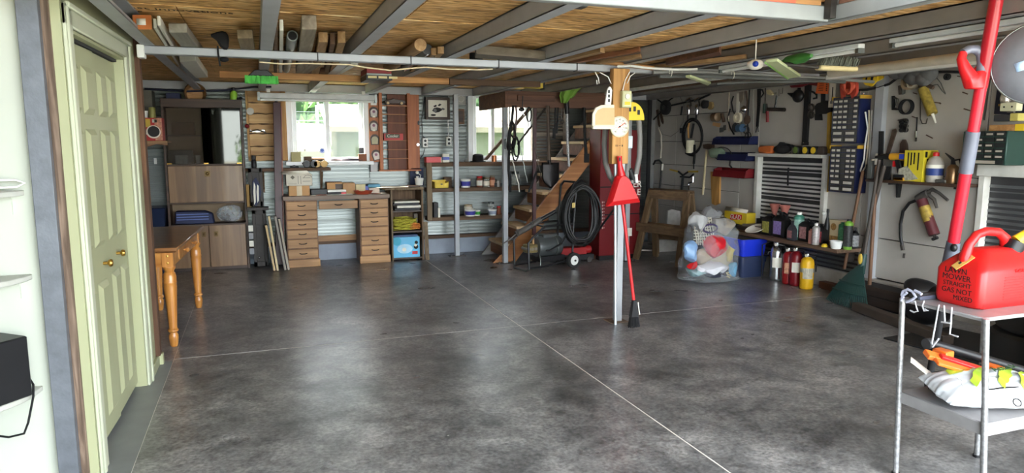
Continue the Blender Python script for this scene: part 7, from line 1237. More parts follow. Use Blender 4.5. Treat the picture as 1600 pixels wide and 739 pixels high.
yb += .0; z = .53; obj('carton_body', MB().b(RX-.22, RX-.09, yb, ya, z, z+.14), YC, t, bev=.003); obj('red_panel', MB(FR((RX-.22, (ya+yb)/2, z+.075))).prism([(-.09, -.035), (.12, -.02), (.12, .04), (-.09, .03)], -.003, 0), RED, t); text('lettering', 'GLAD', .075, FR((RX-.225, (ya+yb)/2-.01, z+.077)), PAPER, t, .001)
obj('flap', MB().add([(RX-.22, yb, z+.14), (RX-.22, ya, z+.14), (RX-.20, ya, z+.19), (RX-.20, yb, z+.18)], [(0, 1, 2, 3)]), CARDW, t, solid=.003)
one('carton_stand', MB().b(RX-.20, RX-.06, yb+.03, ya-.03, BT, .53), DARK, 'dark box under the yellow carton on the bench shelf', 'box', bev=.003)
tb = thing('black_tub', 'round black rubber tub behind the clear rubbish bag', 'tub', (5.08, 6.92, 0)); obj('tub', MB().lathe([(.14, 0), (.165, .56), (.175, .57), (.175, .60), (.158, .60), (.13, .02), (0, .02)], (5.08, 6.91, 0), 28), mat('rubber_black', (44, 46, 48), .6), tb)
cr = MB().ball((5.09, 6.92, .60), (.13, .13, .13), 14, 10)
for i, q in enumerate(cr.v): cr.v[i] = q+V((noise.noise(q*9), noise.noise(q*9+V((5, 0, 0))), noise.noise(q*9+V((0, 5, 0)))))*.05
one('crumpled_film', cr, glass('grey_film', (190, 190, 190), .5, .2), 'crumpled greyish film sheet stuffed in the black tub', 'film', flat=True)

# ---- totes
def tote(z, label, m, h, s):
    t = thing('storage_tote', label, 'tote', (5.25, 6.44, z), 'storage totes under the bench'); cx, cy = 5.14, 6.45; hx, hy = .17*s, .27*s
    rg = [[V((cx+x*k, cy+y*k2, z+zz)) for x, y in rrect(2*hx, 2*hy, .035)] for zz, k, k2 in ((0, .90, .93), (.01, .92, .94), (h*.72, .98, .985), (h*.72, 1.02, 1.015), (h*.8, 1.02, 1.015), (h*.94, 1.03, 1.02), (h*.94, 1.08, 1.05), (h, 1.08, 1.05))]
    obj('body', MB().loft(rg), m, t); obj('floor_inside', MB().slab([(cx+x*.94, cy+y*.94) for x, y in rrect(2*hx, 2*hy, .035)], z+h, z+h+.002), DARK, t)
    return t
t1 = tote(0, 'slate navy storage tote on the floor under the blue one', mat('slate_navy', (44, 54, 82), .4, 0, .06), .235, 1.0); t2 = tote(.238, 'royal blue storage tote stacked on the slate navy one', mat('royal_blue', (28, 52, 196), .35, 0, .05), .19, 1.0)
obj('white_mark', MB().tube([(5.30, 6.16, .255), (5.305, 6.155, .285), (5.34, 6.155, .285), (5.345, 6.16, .255)], .004, 5), PAPER, t2)
# ---- fire extinguishers
def extinguisher(px, py, r, h, m, label, band=None, tagm=PAPER, lever=1):
    c = onZ(px, py, 0); c = V((c.x, c.y+r, 0)); t = thing('fire_extinguisher', label, 'fire extinguisher', tuple(c), 'fire extinguishers under the bench')
    obj('cylinder', MB().lathe([(r*.85, 0), (r*.96, .008), (r, .03), (r, h*.74), (r*.9, h*.82), (r*.6, h*.88), (r*.3, h*.905)], tuple(c), 22), m, t); obj('valve', MB().lathe([(.016, h*.9), (.018, h*.95), (.014, h)], tuple(c), 10), CHROME, t)
    obj('lever', MB().bar(c+V((-.02, .03, h*.985)), c+V((.03, -.10, h*1.04)), .018, .008), CHROME if lever else IRON, t); obj('grip', MB().bar(c+V((-.02, .03, h*.955)), c+V((.02, -.09, h*.95)), .018, .008), CHROME, t); obj('hose', MB().tube([c+V((0, -.02, h*.95)), c+V((.03, -r-.01, h*.93)), c+V((.05, -r*1.02, h*.7)), c+V((.05, -r*1.0, h*.5))], .007, 6), BLACKM, t); obj('gauge', MB().lathe([(.015, 0), (.015, .01)], tuple(c+V((-.028, -.01, h*.945))), 12, Mx.Rotation(-PI/2, 3, 'Y')), PAPER, t)
    q = [(r*1.012*cos(radians(a)), r*1.012*sin(radians(a))) for a in range(190, 281, 15)]
    z0, z1 = (.36, .62) if tagm is PAPER else (.3, .6); obj('paper_label', MB().add([c+V((x, y, h*z)) for z in (z0, z1) for x, y in q], [(i, i+1, len(q)+i+1, len(q)+i) for i in range(len(q)-1)]), tagm, t)
    if band: obj('band', MB().lathe([(r*1.008, h*.47), (r*1.008, h*.58)], tuple(c), 22), band, t)
    return t
extinguisher(1218.5, 440, .066, .42, mat('brushed_silver', (176, 178, 178), .25, .9), 'silver fire extinguisher, leftmost under the bench shelf'); extinguisher(1236, 444.5, .058, .385, mat('deep_red_tank', (140, 24, 28), .35), 'dark red fire extinguisher with orange and white labels, second from the left', None, mat('orange_white_label', (206, 150, 120), .5, 0, .4, 40)); extinguisher(1248.5, 447.5, .063, .405, mat('wine_red_tank', (126, 20, 30), .35), 'wine red fire extinguisher with a tall white tag, second from the right'); extinguisher(1267, 452.5, .067, .365, mat('bright_yellow_tank', (232, 180, 34), .35), 'yellow fire extinguisher with a grey band, rightmost under the bench', mat('grey_band', (150, 148, 140), .4), mat('grey_paper_label', (186, 180, 160), .6, 0, .2, 40))
one('wire_rack', MB().tube([(5.25, 6.02, .003), (5.24, 6.03, .36), (5.30, 5.99, .43)], .008, 6).tube([(5.16, 6.08, .003), (5.15, 6.08, .38), (5.25, 6.03, .43)], .008, 6), BLACKM, 'bent black wire stand between the totes and the silver extinguisher', 'stand')
one('brown_skirting_board', MB().b(5.40, 5.49, 4.2, 5.50, .0, .07), wood('wet_brown_board', (104, 66, 46), (66, 40, 30), 'y', .6), 'brown board lying along the foot of the wall behind the leaf rake', 'board', bev=.003)

# ---- rake and poles leaning on the stud
hub = onX(1346, 414, 5.16); hub = V((5.16, hub.y, hub.z)); tipc = onZ(1330, 478, .0)
lk = thing('leaf_rake', 'dark green plastic leaf rake standing head-down against the stud', 'rake', (5.06, 4.78, 0)); GR = mat('rake_green', (36, 66, 62), .5, 0, .1)
pl, pr2 = onZ(1290, 467, .012), onZ(1359, 488, .012); n = 23
def rkpt(u, v):
    """u across, v from hub (0) to tips (1)"""
    e = pl+(pr2-pl)*u; e = e+V((-.05*sin(PI*u), 0, 0)); h2 = hub+V((0, (.5-u)*.05, 0)); p_ = h2+(e-h2)*v; return p_+V((-.02*sin(PI*v), 0, .02*sin(PI*v)))
obj('fan', MB().grid(lambda u, v: rkpt(u, v*.56), 24, 8), GR, lk, solid=.006)
for k in range(n): u = (k+.5)/n; obj('tine', MB().tube([rkpt(u, .54), rkpt(u, .75), rkpt(u, .93), rkpt(u, .98)+V((.0, 0, -.004)), rkpt(u, 1)], [.008, .007, .006, .005, .004], 5), GR, lk)
for v in (.5, .72): obj('cross_rib', MB().tube([rkpt(k/16, v)+V((-.008, 0, .004)) for k in range(17)], .009, 6), GR, lk)
obj('socket', MB().tube([hub+V((0, 0, -.08)), hub+V((.03, 0, .10))], [.034, .022], 12), GR, lk); e = onX(1374, 250, 5.30); obj('handle', MB().tube([hub+V((.02, 0, .05)), e], .016, 10), mat('dark_pole', (64, 56, 50), .6, 0, .2), lk); obj('yellow_grip', MB().ball(hub+V((-.03, -.01, .06)), (.018, .022, .05), 10, 8), mat('ochre_grip', (190, 160, 60), .5), lk)
def pole(px0, py0, X0, px1, py1, X1, r, m, label, name='garden_pole'):
    a, b = onX(px0, py0, X0), onX(px1, py1, X1); t = thing(name, label, 'pole', (a.x, a.y, min(a.z, b.z)), 'poles leaning beside the stud'); obj('shaft', MB().tube([a, b], r, 10), m, t); obj('end_cap', MB().tube([b, b+(b-a).normalized()*.02], [r*1.05, r*.7], 10), m, t); return t
BRP = wood('brown_pole', (134, 96, 66), (92, 62, 42), 'z', .6)
a = onX(1322, 398, 5.30); pole(1319, 420, 5.34, 1348, 270, 5.42, .016, BRP, 'short brown pole leaning left of the stud'); pole(1357, 470, 5.25, 1370, 262, 5.29, .017, BRP, 'brown pole standing right of the rake handle'); pole(1344, 408, 5.31, 1381, 262, 5.29, .018, mat('dark_pole', (64, 56, 50), .6), 'dark pole slanting to the right over the tool shelf')
# ---- black bag, crates and tyres on the floor at right
rnd = random.Random(17); bb = MB()
for c, r in (((0, 0, .14), (.20, .22, .14)), ((-.03, .06, .27), (.13, .13, .10)), ((.02, -.08, .24), (.13, .13, .09))):
    k0 = len(bb.v); bb.ball((5.2+c[0], 4.10+c[1], c[2]+.0), r, 18, 12)
    for i in range(k0, len(bb.v)): q = bb.v[i]; bb.v[i] = q+V((noise.noise(q*6), noise.noise(q*6+V((9, 0, 0))), noise.noise(q*6+V((0, 9, 0)))*.6))*.045
one('black_bag', bb, mat('black_film', (22, 22, 24), .35, 0, .2), 'bulging black rubbish bag on the floor by the right wall', 'bag')
BLK = wood('stained_crate', (66, 52, 44), (42, 34, 30), 'y', .8)
t = thing('brown_crate', 'low dark brown wooden crate on the floor behind the leaf rake', 'crate', (5.32, 4.5, 0))
for z in (.02, .11): obj('slat', MB().b(5.20, 5.215, 4.36, 4.92, z, z+.08), BLK, t); obj('slat', MB().b(5.20, 5.40, 4.345, 4.36, z, z+.08), BLK, t)
obj('inner_box', MB().b(5.22, 5.39, 4.37, 4.91, .0, .19), BLACKM, t)
one('floor_beam', MB().bar((4.98, 4.62, .04), (4.75, 3.55, .04), .09, .075), mat('dark_stained_board', (70, 60, 52), .8), 'dark weathered beam lying on the floor behind the steel cart', 'beam', bev=.005)
mt = MB().slab([(4.45, 3.85), (5.2, 3.9), (5.45, 2.6), (5.4, 1.6), (4.6, 1.6), (4.55, 3.0)], .0005, .012); one('rubber_mat', mt, mat('rubber_mat', (30, 30, 31), .7, 0, .2), 'large black rubber mat on the floor behind the steel cart', 'mat')
def tyre(c, R0, w, label, tilt):
    t = thing('spare_tyre', label, 'tyre', (c[0], c[1], c[2]-R0 if tilt else c[2]), 'tyres behind the cart'); R = Mx.Rotation(tilt, 3, 'X') @ Mx.Identity(3)
    prof = [(R0*.58, -w*.4), (R0*.64, -w*.5), (R0*.9, -w*.5), (R0*.98, -w*.4), (R0, -w*.2), (R0, w*.2), (R0*.98, w*.4), (R0*.9, w*.5), (R0*.64, w*.5), (R0*.58, w*.4), (R0*.58, -w*.4)]
    obj('tread_ring', MB().lathe(prof, c, 32, R), mat('tyre_rubber', (40, 40, 40), .85), t); obj('rim', MB().lathe([(R0*.6, -w*.3), (R0*.3, -w*.2), (R0*.3, w*.2), (R0*.6, w*.3)], c, 24, R), mat('dull_rim', (90, 90, 92), .45, .6), t)
tyre((4.95, 3.05, .115), .30, .2, 'black tyre lying flat on the mat behind the cart, lower of two', 0); tyre((4.97, 3.03, .318), .29, .19, 'black tyre lying on top of the lower one behind the cart', 0)
t = thing('slate_folding_cover', 'slate grey folded cover draped over a box behind the gas can', 'cover', (4.4, 2.45, 0)); obj('box', MB().b(4.2, 4.75, 2.2, 2.6, .012, .55), BLACKM, t, bev=.02); obj('drape', MB().add([(4.17, 2.62, .30), (4.17, 2.17, .34), (4.3, 2.15, .60), (4.3, 2.64, .60), (4.8, 2.15, .57), (4.8, 2.64, .57)], [(0, 1, 2, 3), (3, 2, 4, 5)]), mat('slate_cloth', (84, 90, 104), .8), t, solid=.01)
# ================================================================== STORED ABOVE: lumber and odds on the beam and joists
CZ = 2.101
def lum(name, n0, n1, f0, f1, h, m, label, cat, z=CZ, extra=None, g='lumber stored on the ceiling beam', shear=0):
    """board lying along the room: near edge pixels n0-n1, far edge pixels f0-f1, on height z"""
    q = [onZ(*n0, z), onZ(*n1, z), onZ(*f1, z), onZ(*f0, z)]; c = (q[0]+q[1])/2; t = thing(name, label, cat, tuple(c), g)
    up = V((0, 0, h)); obj('piece', MB().add(q+[p+up for p in q], [(0, 3, 2, 1), (4, 5, 6, 7), (0, 1, 5, 4), (1, 2, 6, 5), (2, 3, 7, 6), (3, 0, 4, 7)]), m, t, bev=.002)
    if extra: extra(t, q, h)
    return t
def sticker_end(t, q, h):
    d = (q[1]-q[0]); n = V((d.y, -d.x, 0)).normalized()*.002
    obj('orange_end', MB().add([q[0]+n, q[1]+n, q[1]+n+V((0, 0, h)), q[0]+n+V((0, 0, h)), q[0]+n*2+V((0, 0, 0)), q[1]+n*2, q[1]+n*2+V((0, 0, h)), q[0]+n*2+V((0, 0, h))], [(3, 2, 1, 0), (4, 5, 6, 7), (0, 1, 5, 4), (1, 2, 6, 5), (2, 3, 7, 6), (3, 0, 4, 7)]), mat('orange_mdf', (196, 116, 62), .6), t)
    a = q[0]+n*2.5; obj('paper_label', MB().add([a+d*.2+V((0, 0, .3*h)), a+d*.7+V((0, 0, .3*h)), a+d*.7+V((0, 0, .75*h)), a+d*.2+V((0, 0, .75*h))], [(0, 1, 2, 3)]), PAPER, t, solid=.001)
MDF = wood('tan_chipboard', (196, 160, 104), (156, 122, 74), 'y', .7, 2); WBR = mat('white_moulding', (214, 212, 198), .5, 0, .05); GBR = wood('grey_shelf_board', (168, 164, 152), (136, 130, 118), 'y', .6)
lum('chipboard_plank', (209, 46), (238, 46), (258, 104), (281, 104), .075, MDF, 'wide tan chipboard with an orange labelled end left on the ceiling beam', 'plank', extra=sticker_end)
for k, (a, b) in enumerate(((240, 245), (246, 251))): lum('white_moulding', (a, 44-4*k), (b, 44-4*k), (278+9*k, 104), (282+9*k, 104), .05, WBR, ('left', 'right')[k]+' one of two white mouldings beside the orange-ended chipboard', 'moulding')
lum('grey_shelf_plank', (264, 51), (292, 51), (296, 88), (320, 88), .05, GBR, 'grey shelf board with an orange edge right of the white mouldings', 'plank')
lum('white_channel', (281, 97), (306, 95), (306, 122), (325, 121), .055, WBR, 'short white boxed channel behind the beam on the left', 'channel', z=2.06)
# black funnel-like bag with strap
t = thing('black_pouch', 'black pointed cloth pouch tied on top of the ceiling beam', 'pouch', tuple(onZ(345, 70, 2.105))); c = onY(344, 64, 4.93)
obj('cloth', MB().prism([(onY(x, y, 4.93).x, onY(x, y, 4.93).z) for x, y in ((327, 55), (338, 51), (348, 49), (356, 52), (358, 62), (357, 76), (352, 79), (344, 73), (338, 63))], 4.90, 4.955), BLACKM, t, bev=.012); obj('knot', MB().ball(onY(350, 93, 5.0), (.03, .03, .016)), BLACKM, t); obj('strap', MB().tube([onY(340, 72, 4.95), onY(341, 84, 4.95), onY(344, 103, 4.98)], .006, 6), BLACKM, t)
lum('grey_offcut', (371, 60), (395, 60), (378, 84), (399, 84), .05, wood('grey_offcut_wood', (156, 138, 110), (116, 100, 78), 'y', .8), 'grey weathered offcut on the beam left of the first joist', 'offcut')
lum('thin_lath', (428, 46), (434, 46), (428, 116), (433, 116), .07, OLDW, 'thin dark lath right against the first joist', 'lath'); lum('white_lath', (437, 48), (443, 48), (436, 116), (441, 116), .06, WBR, 'narrow white lath beside the dark one', 'lath')
a, b = onZ(457, 56, 2.14), onZ(447, 108, 2.14); t = thing('conduit_pipe', 'grey conduit pipe with an open end lying on the ceiling beam', 'pipe', tuple(a), 'lumber stored on the ceiling beam'); obj('pipe', MB().tube([a, b], .033, 14), GALV, t); obj('bore', MB().tube([a+(a-b).normalized()*.001, a+(a-b).normalized()*.003], .026, 14), BLACKM, t)
lum('tan_plank', (472, 46), (495, 46), (462, 118), (478, 118), .075, LUMBG, 'tan plank right of the conduit pipe on the beam', 'plank'); lum('tan_plank', (498, 66), (512, 66), (486, 116), (498, 116), .06, LUMBY, 'second tan plank right of the conduit, set further back', 'plank'); lum('tan_plank', (516, 69), (524, 69), (507, 116), (513, 116), .07, OLDW, 'narrow dark plank, third right of the conduit pipe', 'plank'); lum('tan_plank', (528, 67), (540, 67), (514, 118), (524, 118), .07, LUMBY, 'tan plank fourth right of the conduit pipe', 'plank')
lum('pale_board', (486, 99), (506, 99), (466, 117), (478, 117), .03, LUMBG, 'pale grey board seen slanting behind the beam, left of two', 'plank', z=2.10); lum('pale_board', (548, 101), (560, 101), (521, 118), (529, 118), .03, WBR, 'white board seen slanting behind the beam, right of two', 'plank')
lum('block_end', (479, 111), (492, 111), (474, 118), (486, 118), .06, DKW, 'reddish brown block end behind the beam, left one', 'block'); lum('block_end', (500, 113), (520, 113), (496, 119), (513, 119), .04, DKW, 'wide reddish brown block end behind the beam, right one', 'block')
a, b = onZ(657, 70, 2.145), onZ(606, 105, 2.145); t = thing('wooden_pole', 'round tan wooden pole lying on the beam between the second and third joists', 'pole', tuple(a), 'lumber stored on the ceiling beam'); obj('shaft', MB().tube([a, b], .042, 14), LUMBY, t)
a, b = onZ(668, 77, 2.142), onZ(632, 104, 2.142); t = thing('black_tube', 'black tube with a shiny stripe right of the round wooden pole', 'tube', tuple(a), 'lumber stored on the ceiling beam'); obj('shaft', MB().tube([a, b], .036, 14), BLACK, t); obj('stripe', MB().tube([a+V((0, 0, -.036)), b+V((0, 0, -.036))], .006, 6), CHROME, t)
for k, (a, b, f0, f1) in enumerate((((674, 86), (682, 86), (640, 112), (646, 112)), ((684, 84), (694, 84), (656, 112), (664, 112)))): lum('pine_batten', (a), (b), (f0), (f1), .05, LUMBY, ('left', 'right')[k]+' of two pine battens beside the black tube on the beam', 'batten')
lum('cross_board', (744, 84), (856, 93), (742, 91), (850, 98), .06, wood('grey_cross_board', (126, 116, 100), (88, 80, 68), 'x', .8), 'grey weathered board lying crosswise on the beam beyond the third joist', 'board')
one('black_puck', MB().cyl(onZ(744, 94, 2.10), onZ(744, 94, 2.10)+V((0, 0, .05)), .05, n=18), BLACKM, 'round black rubber puck sitting on the beam', 'puck')
for k, (n0, n1, f0, f1, h, lb) in enumerate((((938, 81), (945, 83), (856, 100), (866, 101), .035, 'tan stick with a square end, first beyond the fourth joist'), ((998, 80), (1001, 82), (878, 101), (886, 102), .03, 'long reddish stick, second beyond the fourth joist'), ((1001, 89), (1003, 92), (915, 102), (921, 103), .025, 'tan stick with a pale end just over the centre post'), ((1124, 80), (1127, 86), (1040, 102), (1050, 103), .05, 'short red brown block on sticks right of the fifth joist'), ((1165, 91), (1171, 93), (1018, 108), (1028, 109), .03, 'long tan stick with an orange end right of the fifth joist'))): lum('wood_stick', n0, n1, f0, f1, h, (LUMBY, wood('red_stick', (160, 104, 66), (112, 70, 44), 'y', .7), LUMBY, DKW, LUMBY)[k], lb, 'stick')
a, b = onY(943, 103, 4.9), onY(1020, 111, 4.9); t = thing('round_end_lath', 'tan lath with a rounded end lying along the beam over the centre post', 'lath', tuple(a)); obj('lath', MB().bar((a.x, 4.94, 2.115), (b.x, 4.88, 2.075), .05, .03), LUMB, t, bev=.01)
t = thing('junction_tin', 'grey square metal box under the ceiling near the loft edge', 'box', tuple(onZ(902, 12, 2.17))); c = onZ(902, 11, 2.15); obj('box', MB().b(c.x-.045, c.x+.045, c.y-.04, c.y+.04, 2.15, 2.199), STEELD, t, bev=.004); obj('lid', MB().b(c.x-.038, c.x+.038, c.y-.035, c.y+.035, 2.146, 2.15), DARK, t)
# long timber behind the beam, broom, red cases
TY = onZ(435, 124, 2.04).y; xa, xb = onY(343, 118, TY).x, onY(702, 128, TY).x; one('long_timber', MB().b(xa, xb, TY, TY+.07, 2.04, 2.097), LUMB, 'long raw pine timber hung across the joists behind the grey beam', 'timber', bev=.003); one('dark_timber', MB().b(xb+.01, onY(846, 135, TY).x, TY+.02, TY+.09, 2.04, 2.097), OLDW, 'darker timber continuing to the right of the long raw pine one', 'timber', bev=.003)
t = thing('green_broom', 'push broom with bright green bristles hung before the long timber', 'broom', tuple(onY(408, 131, 5.62))); x0, x1, a, b = rect(383, 119, 434, 131, 5.62)
obj('block', MB().loft([[(x, y, z) for x, z in ((x0+.02, b), (x1-.02, b), (x1-.07, b+.045), (x0+.07, b+.045))] for y in (5.60, 5.66)]), BLACK, t, bev=.005)
br_ = MB(); rnd = random.Random(8)
for k in range(420): x = rnd.uniform(x0, x1); y = rnd.uniform(5.60, 5.66); br_.bar((x, y, b+.002), (x+rnd.uniform(-.008, .008), y+rnd.uniform(-.008, .008), a+rnd.uniform(0, .008)), .005, .004, (0, 1, 0))
o = obj('bristles', br_, mat('green_bristles', (70, 176, 62), .6, 0, .25, 30), t, flat=True); o['kind'] = 'stuff'; obj('handle_socket', MB().tube([((x0+x1)/2, 5.64, b+.03), ((x0+x1)/2+.02, 5.9, b+.03), ((x0+x1)/2+.05, 6.9, 2.13)], .013, 8), BLACK, t)
RYc = TY-.35; x0, x1, a, b = rect(573, 106, 612, 125, RYc); t = thing('red_case', 'dark red flat case over a cream and black tape box behind the grey beam', 'case', ((x0+x1)/2, RYc, a)); h_ = (b-a)/3; obj('red_body', MB().b(x0, x1, RYc, RYc+.36, a+1.6*h_, b), mat('case_red', (136, 32, 36), .5), t, bev=.003); obj('grey_band', MB().b(x0, x1, RYc-.001, RYc+.36, a+1.2*h_, a+1.6*h_), GALV, t); obj('lower_box', MB().b(x0-.004, x1+.004, RYc-.004, RYc+.36, a, a+1.2*h_), BLACK, t)
for k in range(3): obj('cream_label', MB().b(x0+.01+.09*k, x0+.085+.09*k, RYc-.007, RYc-.004, a+.4*h_, a+.95*h_), mat('cream_label', (222, 206, 150), .6), t)
one('beam_string', MB().tube([onY(x, y, 4.955) for x, y in ((405, 97), (440, 100), (475, 99), (510, 100), (545, 101), (575, 106), (610, 110), (640, 107), (665, 105), (700, 108), (745, 109), (770, 108))], .005, 6), mat('cream_cord', (214, 196, 160), .7), 'cream cord drooping along the underside of the grey beam', 'cord')
one('ceiling_cable', MB().tube([onZ(x, y, 2.07) for x, y in ((965, 104), (985, 103), (1020, 107), (1060, 109), (1090, 108))], .009, 6), WHITEP, 'white cable running along the beam right of the centre post', 'cable')
for i, (pts, r, m, lb) in enumerate(([((1020, 113), (1080, 112), (1160, 115), (1230, 119), (1300, 123), (1365, 128)), .014, mat('grey_sheath', (126, 126, 122), .5), 'upper grey cable sheath along the beam to the right wall'], [((1030, 119), (1100, 119), (1160, 121), (1240, 124), (1320, 128)), .016, mat('dark_sheath', (84, 86, 84), .5), 'lower dark grey cable along the beam to the right wall'], [((1120, 131), (1180, 128), (1230, 128), (1290, 126)), .008, mat('dark_sheath', (84, 86, 84), .5), 'thin grey cable lowest below the beam at the right'])):
    one('beam_cable', MB().tube([onY(x, y, 4.93-.02*i) for x, y in pts], r, 8), m, lb, 'cable', 'cables along the beam')
for px, py in ((1048, 113), (1145, 117)): one('cable_tie', MB().tube([onY(px, py, 4.9)+V((.0, .02*cos(k*PI/6), .035*sin(k*PI/6))) for k in range(12)], .003, 5, True), PAPER, ('white tie round the grey cables nearest the centre post', 'white tie round the grey cables halfway to the wall')[px > 1100], 'tie')
# strip lights and pipes on the right-hand joists
for y0, y1, lb in ((3.36, 4.74, 'slim white strip light on the joist, farther one on the right'), (2.02, 3.14, 'slim white strip light on the joist, nearer one on the right')):
    t = thing('strip_light', lb, 'lamp', (3.52, (y0+y1)/2, 2.07), 'strip lights on the right-hand joist'); obj('body', MB().b(3.495, 3.55, y0, y1, 2.066, 2.097), mat('fitting_white', (202, 204, 200), .4), t, bev=.004); obj('tube', MB().cyl((3.52, y0+.03, 2.055), (3.52, y1-.03, 2.055), .012, n=10), WHITEP, t)
    for y in (y0+.012, y1-.012): obj('end_cap', MB().b(3.497, 3.548, y-.012, y+.012, 2.04, 2.07), GALV, t)
one('ceiling_pipe', MB().cyl((4.50, 1.6, 2.062), (4.50, 4.60, 2.062), .034, n=14), mat('tan_pipe', (190, 180, 160), .5), 'thick tan pipe under the joists at the right wall side', 'pipe'); one('white_rail', MB().b(4.60, 4.65, 1.6, 4.75, 2.02, 2.06), WHITEP, 'white flat rail beside the tan pipe under the joists', 'rail', bev=.004)
one('white_rail', MB().b(3.98, 4.02, 5.1, 7.6, 2.06, 2.095), mat('fitting_white', (202, 204, 200), .4), 'long pale rail under the joists behind the beam on the right', 'rail', bev=.003); one('brown_lath', MB().b(4.2, 4.26, 5.1, 8.0, 2.07, 2.097), OLDW, 'brown lath under the joists behind the beam on the right', 'lath')
PGR = mat('pale_green_slat', (206, 216, 166), .5, 0, .04)
def quad_slab(pts, z, th, m): q = [onZ(x, y, z) for x, y in pts]; return MB().add(q+[p+V((0, 0, th)) for p in q], [(0, 1, 2, 3), (7, 6, 5, 4), (0, 4, 5, 1), (1, 5, 6, 2), (2, 6, 7, 3), (3, 7, 4, 0)])
t = thing('green_board', 'wide pale green slat hanging askew under the right-hand joists', 'slat', tuple(onZ(1222, 110, 2.0))); obj('slat_board', quad_slab([(1196, 98), (1215, 96), (1251, 120), (1231, 123)], 2.0, .02, None), PGR, t, bev=.003); obj('edge', MB().tube([onZ(1196, 98, 2.0), onZ(1231, 123, 2.0)], .008, 6), mat('leaf_green_edge', (120, 160, 80), .5), t)
one('green_lath', quad_slab([(1071, 121), (1078, 120), (1111, 131), (1106, 134)], 2.0, .018, None), PGR, 'narrow pale green lath under the joists nearer the centre post', 'lath', bev=.003)
t = thing('green_trowel', 'green bottle-shaped plastic scoop lying on the cables at the right', 'scoop', tuple(onZ(1245, 92, 2.06))); obj('body', MB().tube([onZ(1215, 99, 2.06), onZ(1235, 94, 2.06), onZ(1256, 90, 2.06), onZ(1268, 87, 2.06)], [.02, .036, .034, .012], 12), mat('scoop_green', (66, 132, 58), .4), t)
t = thing('blue_white_hat', 'white cap with a blue print tucked over the cables', 'cap', tuple(onZ(1180, 101, 2.04))); c = onZ(1180, 101, 2.02); obj('crown', MB().ball(c, (.055, .06, .035), 14, 8), PAPER, t); obj('blue_print', MB().ball(c+V((-.03, -.04, 0)), (.02, .022, .02), 10, 8), BLUE, t); obj('hang_loop', MB().tube([c, V((c.x, c.y, 2.198))], .004, 6), PAPER, t)
t = thing('bench_brush', 'upturned wooden push-broom head with dark bristles over the orange card', 'brush', tuple(onY(1314, 106, 3.85))); Y = 3.85; x0, x1, a, b = rect(1284, 103, 1342, 110, Y)
obj('block', MB().loft([[(x, y, z) for y, z in ((Y, a), (Y+.07, a), (Y+.07, b), (Y, b))] for x in (x0, x0+.01, x1-.01, x1)]), mat('cream_block', (206, 190, 140), .6), t, bev=.008); br_ = MB()
for k in range(300): x = rnd.uniform(x0+.01, x1-.01); y = rnd.uniform(Y+.005, Y+.065); br_.bar((x, y, b), (x+.02+rnd.uniform(-.01, .01), y+rnd.uniform(-.01, .01), min(2.093, b+.06+rnd.uniform(-.015, .01))), .004, .004, (0, 1, 0))
o = obj('bristles', br_, mat('grey_bristles', (92, 96, 84), .8, 0, .4, 60), t, flat=True); o['kind'] = 'stuff'; obj('handle', MB().tube([(x0+.0, Y+.035, a+.02), (x0-.16, Y+.05, a+.03), (x0-.34, Y+.08, a+.035)], .014, 8), IRON, t)
one('orange_stored_board', MB().b(1.95, 2.50, 2.80, 2.84, 2.166, 2.20), mat('orange_red_board', (214, 96, 70), .6, 0, .1), 'orange-red board end lying on top of the loft edge', 'board'); one('tan_stored_board', MB().b(2.50, 2.655, 2.80, 2.84, 2.166, 2.195), LUMB, 'tan board end on the loft edge beside the corner post', 'board'); one('loft_bricks', MB().b(2.71, 2.75, 2.2, 2.74, 2.166, 2.19), mat('brick_brown', (130, 90, 70), .8, 0, .3, 20), 'brown lumber lying on the right loft edge', 'lumber')

# ================================================================== CART, GAS CAN, RED POLE (nearest, right)
CX0, CX1, CY0, CY1, CT = 2.66, 3.20, 1.85, 2.235, .811
ct = thing('utility_cart', 'two-tier grey steel utility cart carrying the red gas can at the right edge', 'cart', ((CX0+CX1)/2, (CY0+CY1)/2, 0)); CS = mat('worn_grey_enamel', (150, 148, 148), .45, .25, .14, 10); CL = mat('speckled_chrome_leg', (146, 146, 146), .3, .6, .3, 60)
def tray(z, drop, x0, x1, y0, y1, nm):
    pl_ = [(x0, y0), (x1, y0), (x1, y1), (x0, y1)]
    b = MB().b(x0, x1, y0, y1, z-.004, z); w = .008
    b.b(x0, x1, y0, y0+w, z-drop, z-.004).b(x0, x1, y1-w, y1, z-drop, z-.004).b(x0, x0+w, y0+w, y1-w, z-drop, z-.004).b(x1-w, x1, y0+w, y1-w, z-drop, z-.004); return obj(nm, b, CS, ct, bev=.003)
tray(CT, .016, CX0, CX1, CY0, CY1, 'top_tray'); tray(.392, .055, CX0+.003, CX1-.01, CY0-.045, CY1-.035, 'lower_tray')
for x, y, xb, yb in ((CX0-.0, CY1-.015, CX0-.0, CY1-.05), (CX0-.006, CY0-.012, CX0+.0, CY0-.07), (CX1-.02, CY1-.02, CX1-.02, CY1-.05), (CX1-.01, CY0-.01, CX1-.01, CY0-.06)):
    l = obj('leg', MB().tube([(x, y, CT+.0), (xb, yb, .01)], .0125, 12), CL, ct); obj('rubber_foot', MB().cyl((xb, yb, 0), (xb, yb, .012), .017, n=12), BLACK, l)
WH = mat('white_enamel_wire', (186, 186, 190), .4); WK = 'white hooks on the cart rim'
def cw(px, py, dx=-.012): return onX(px, py, CX0+dx)
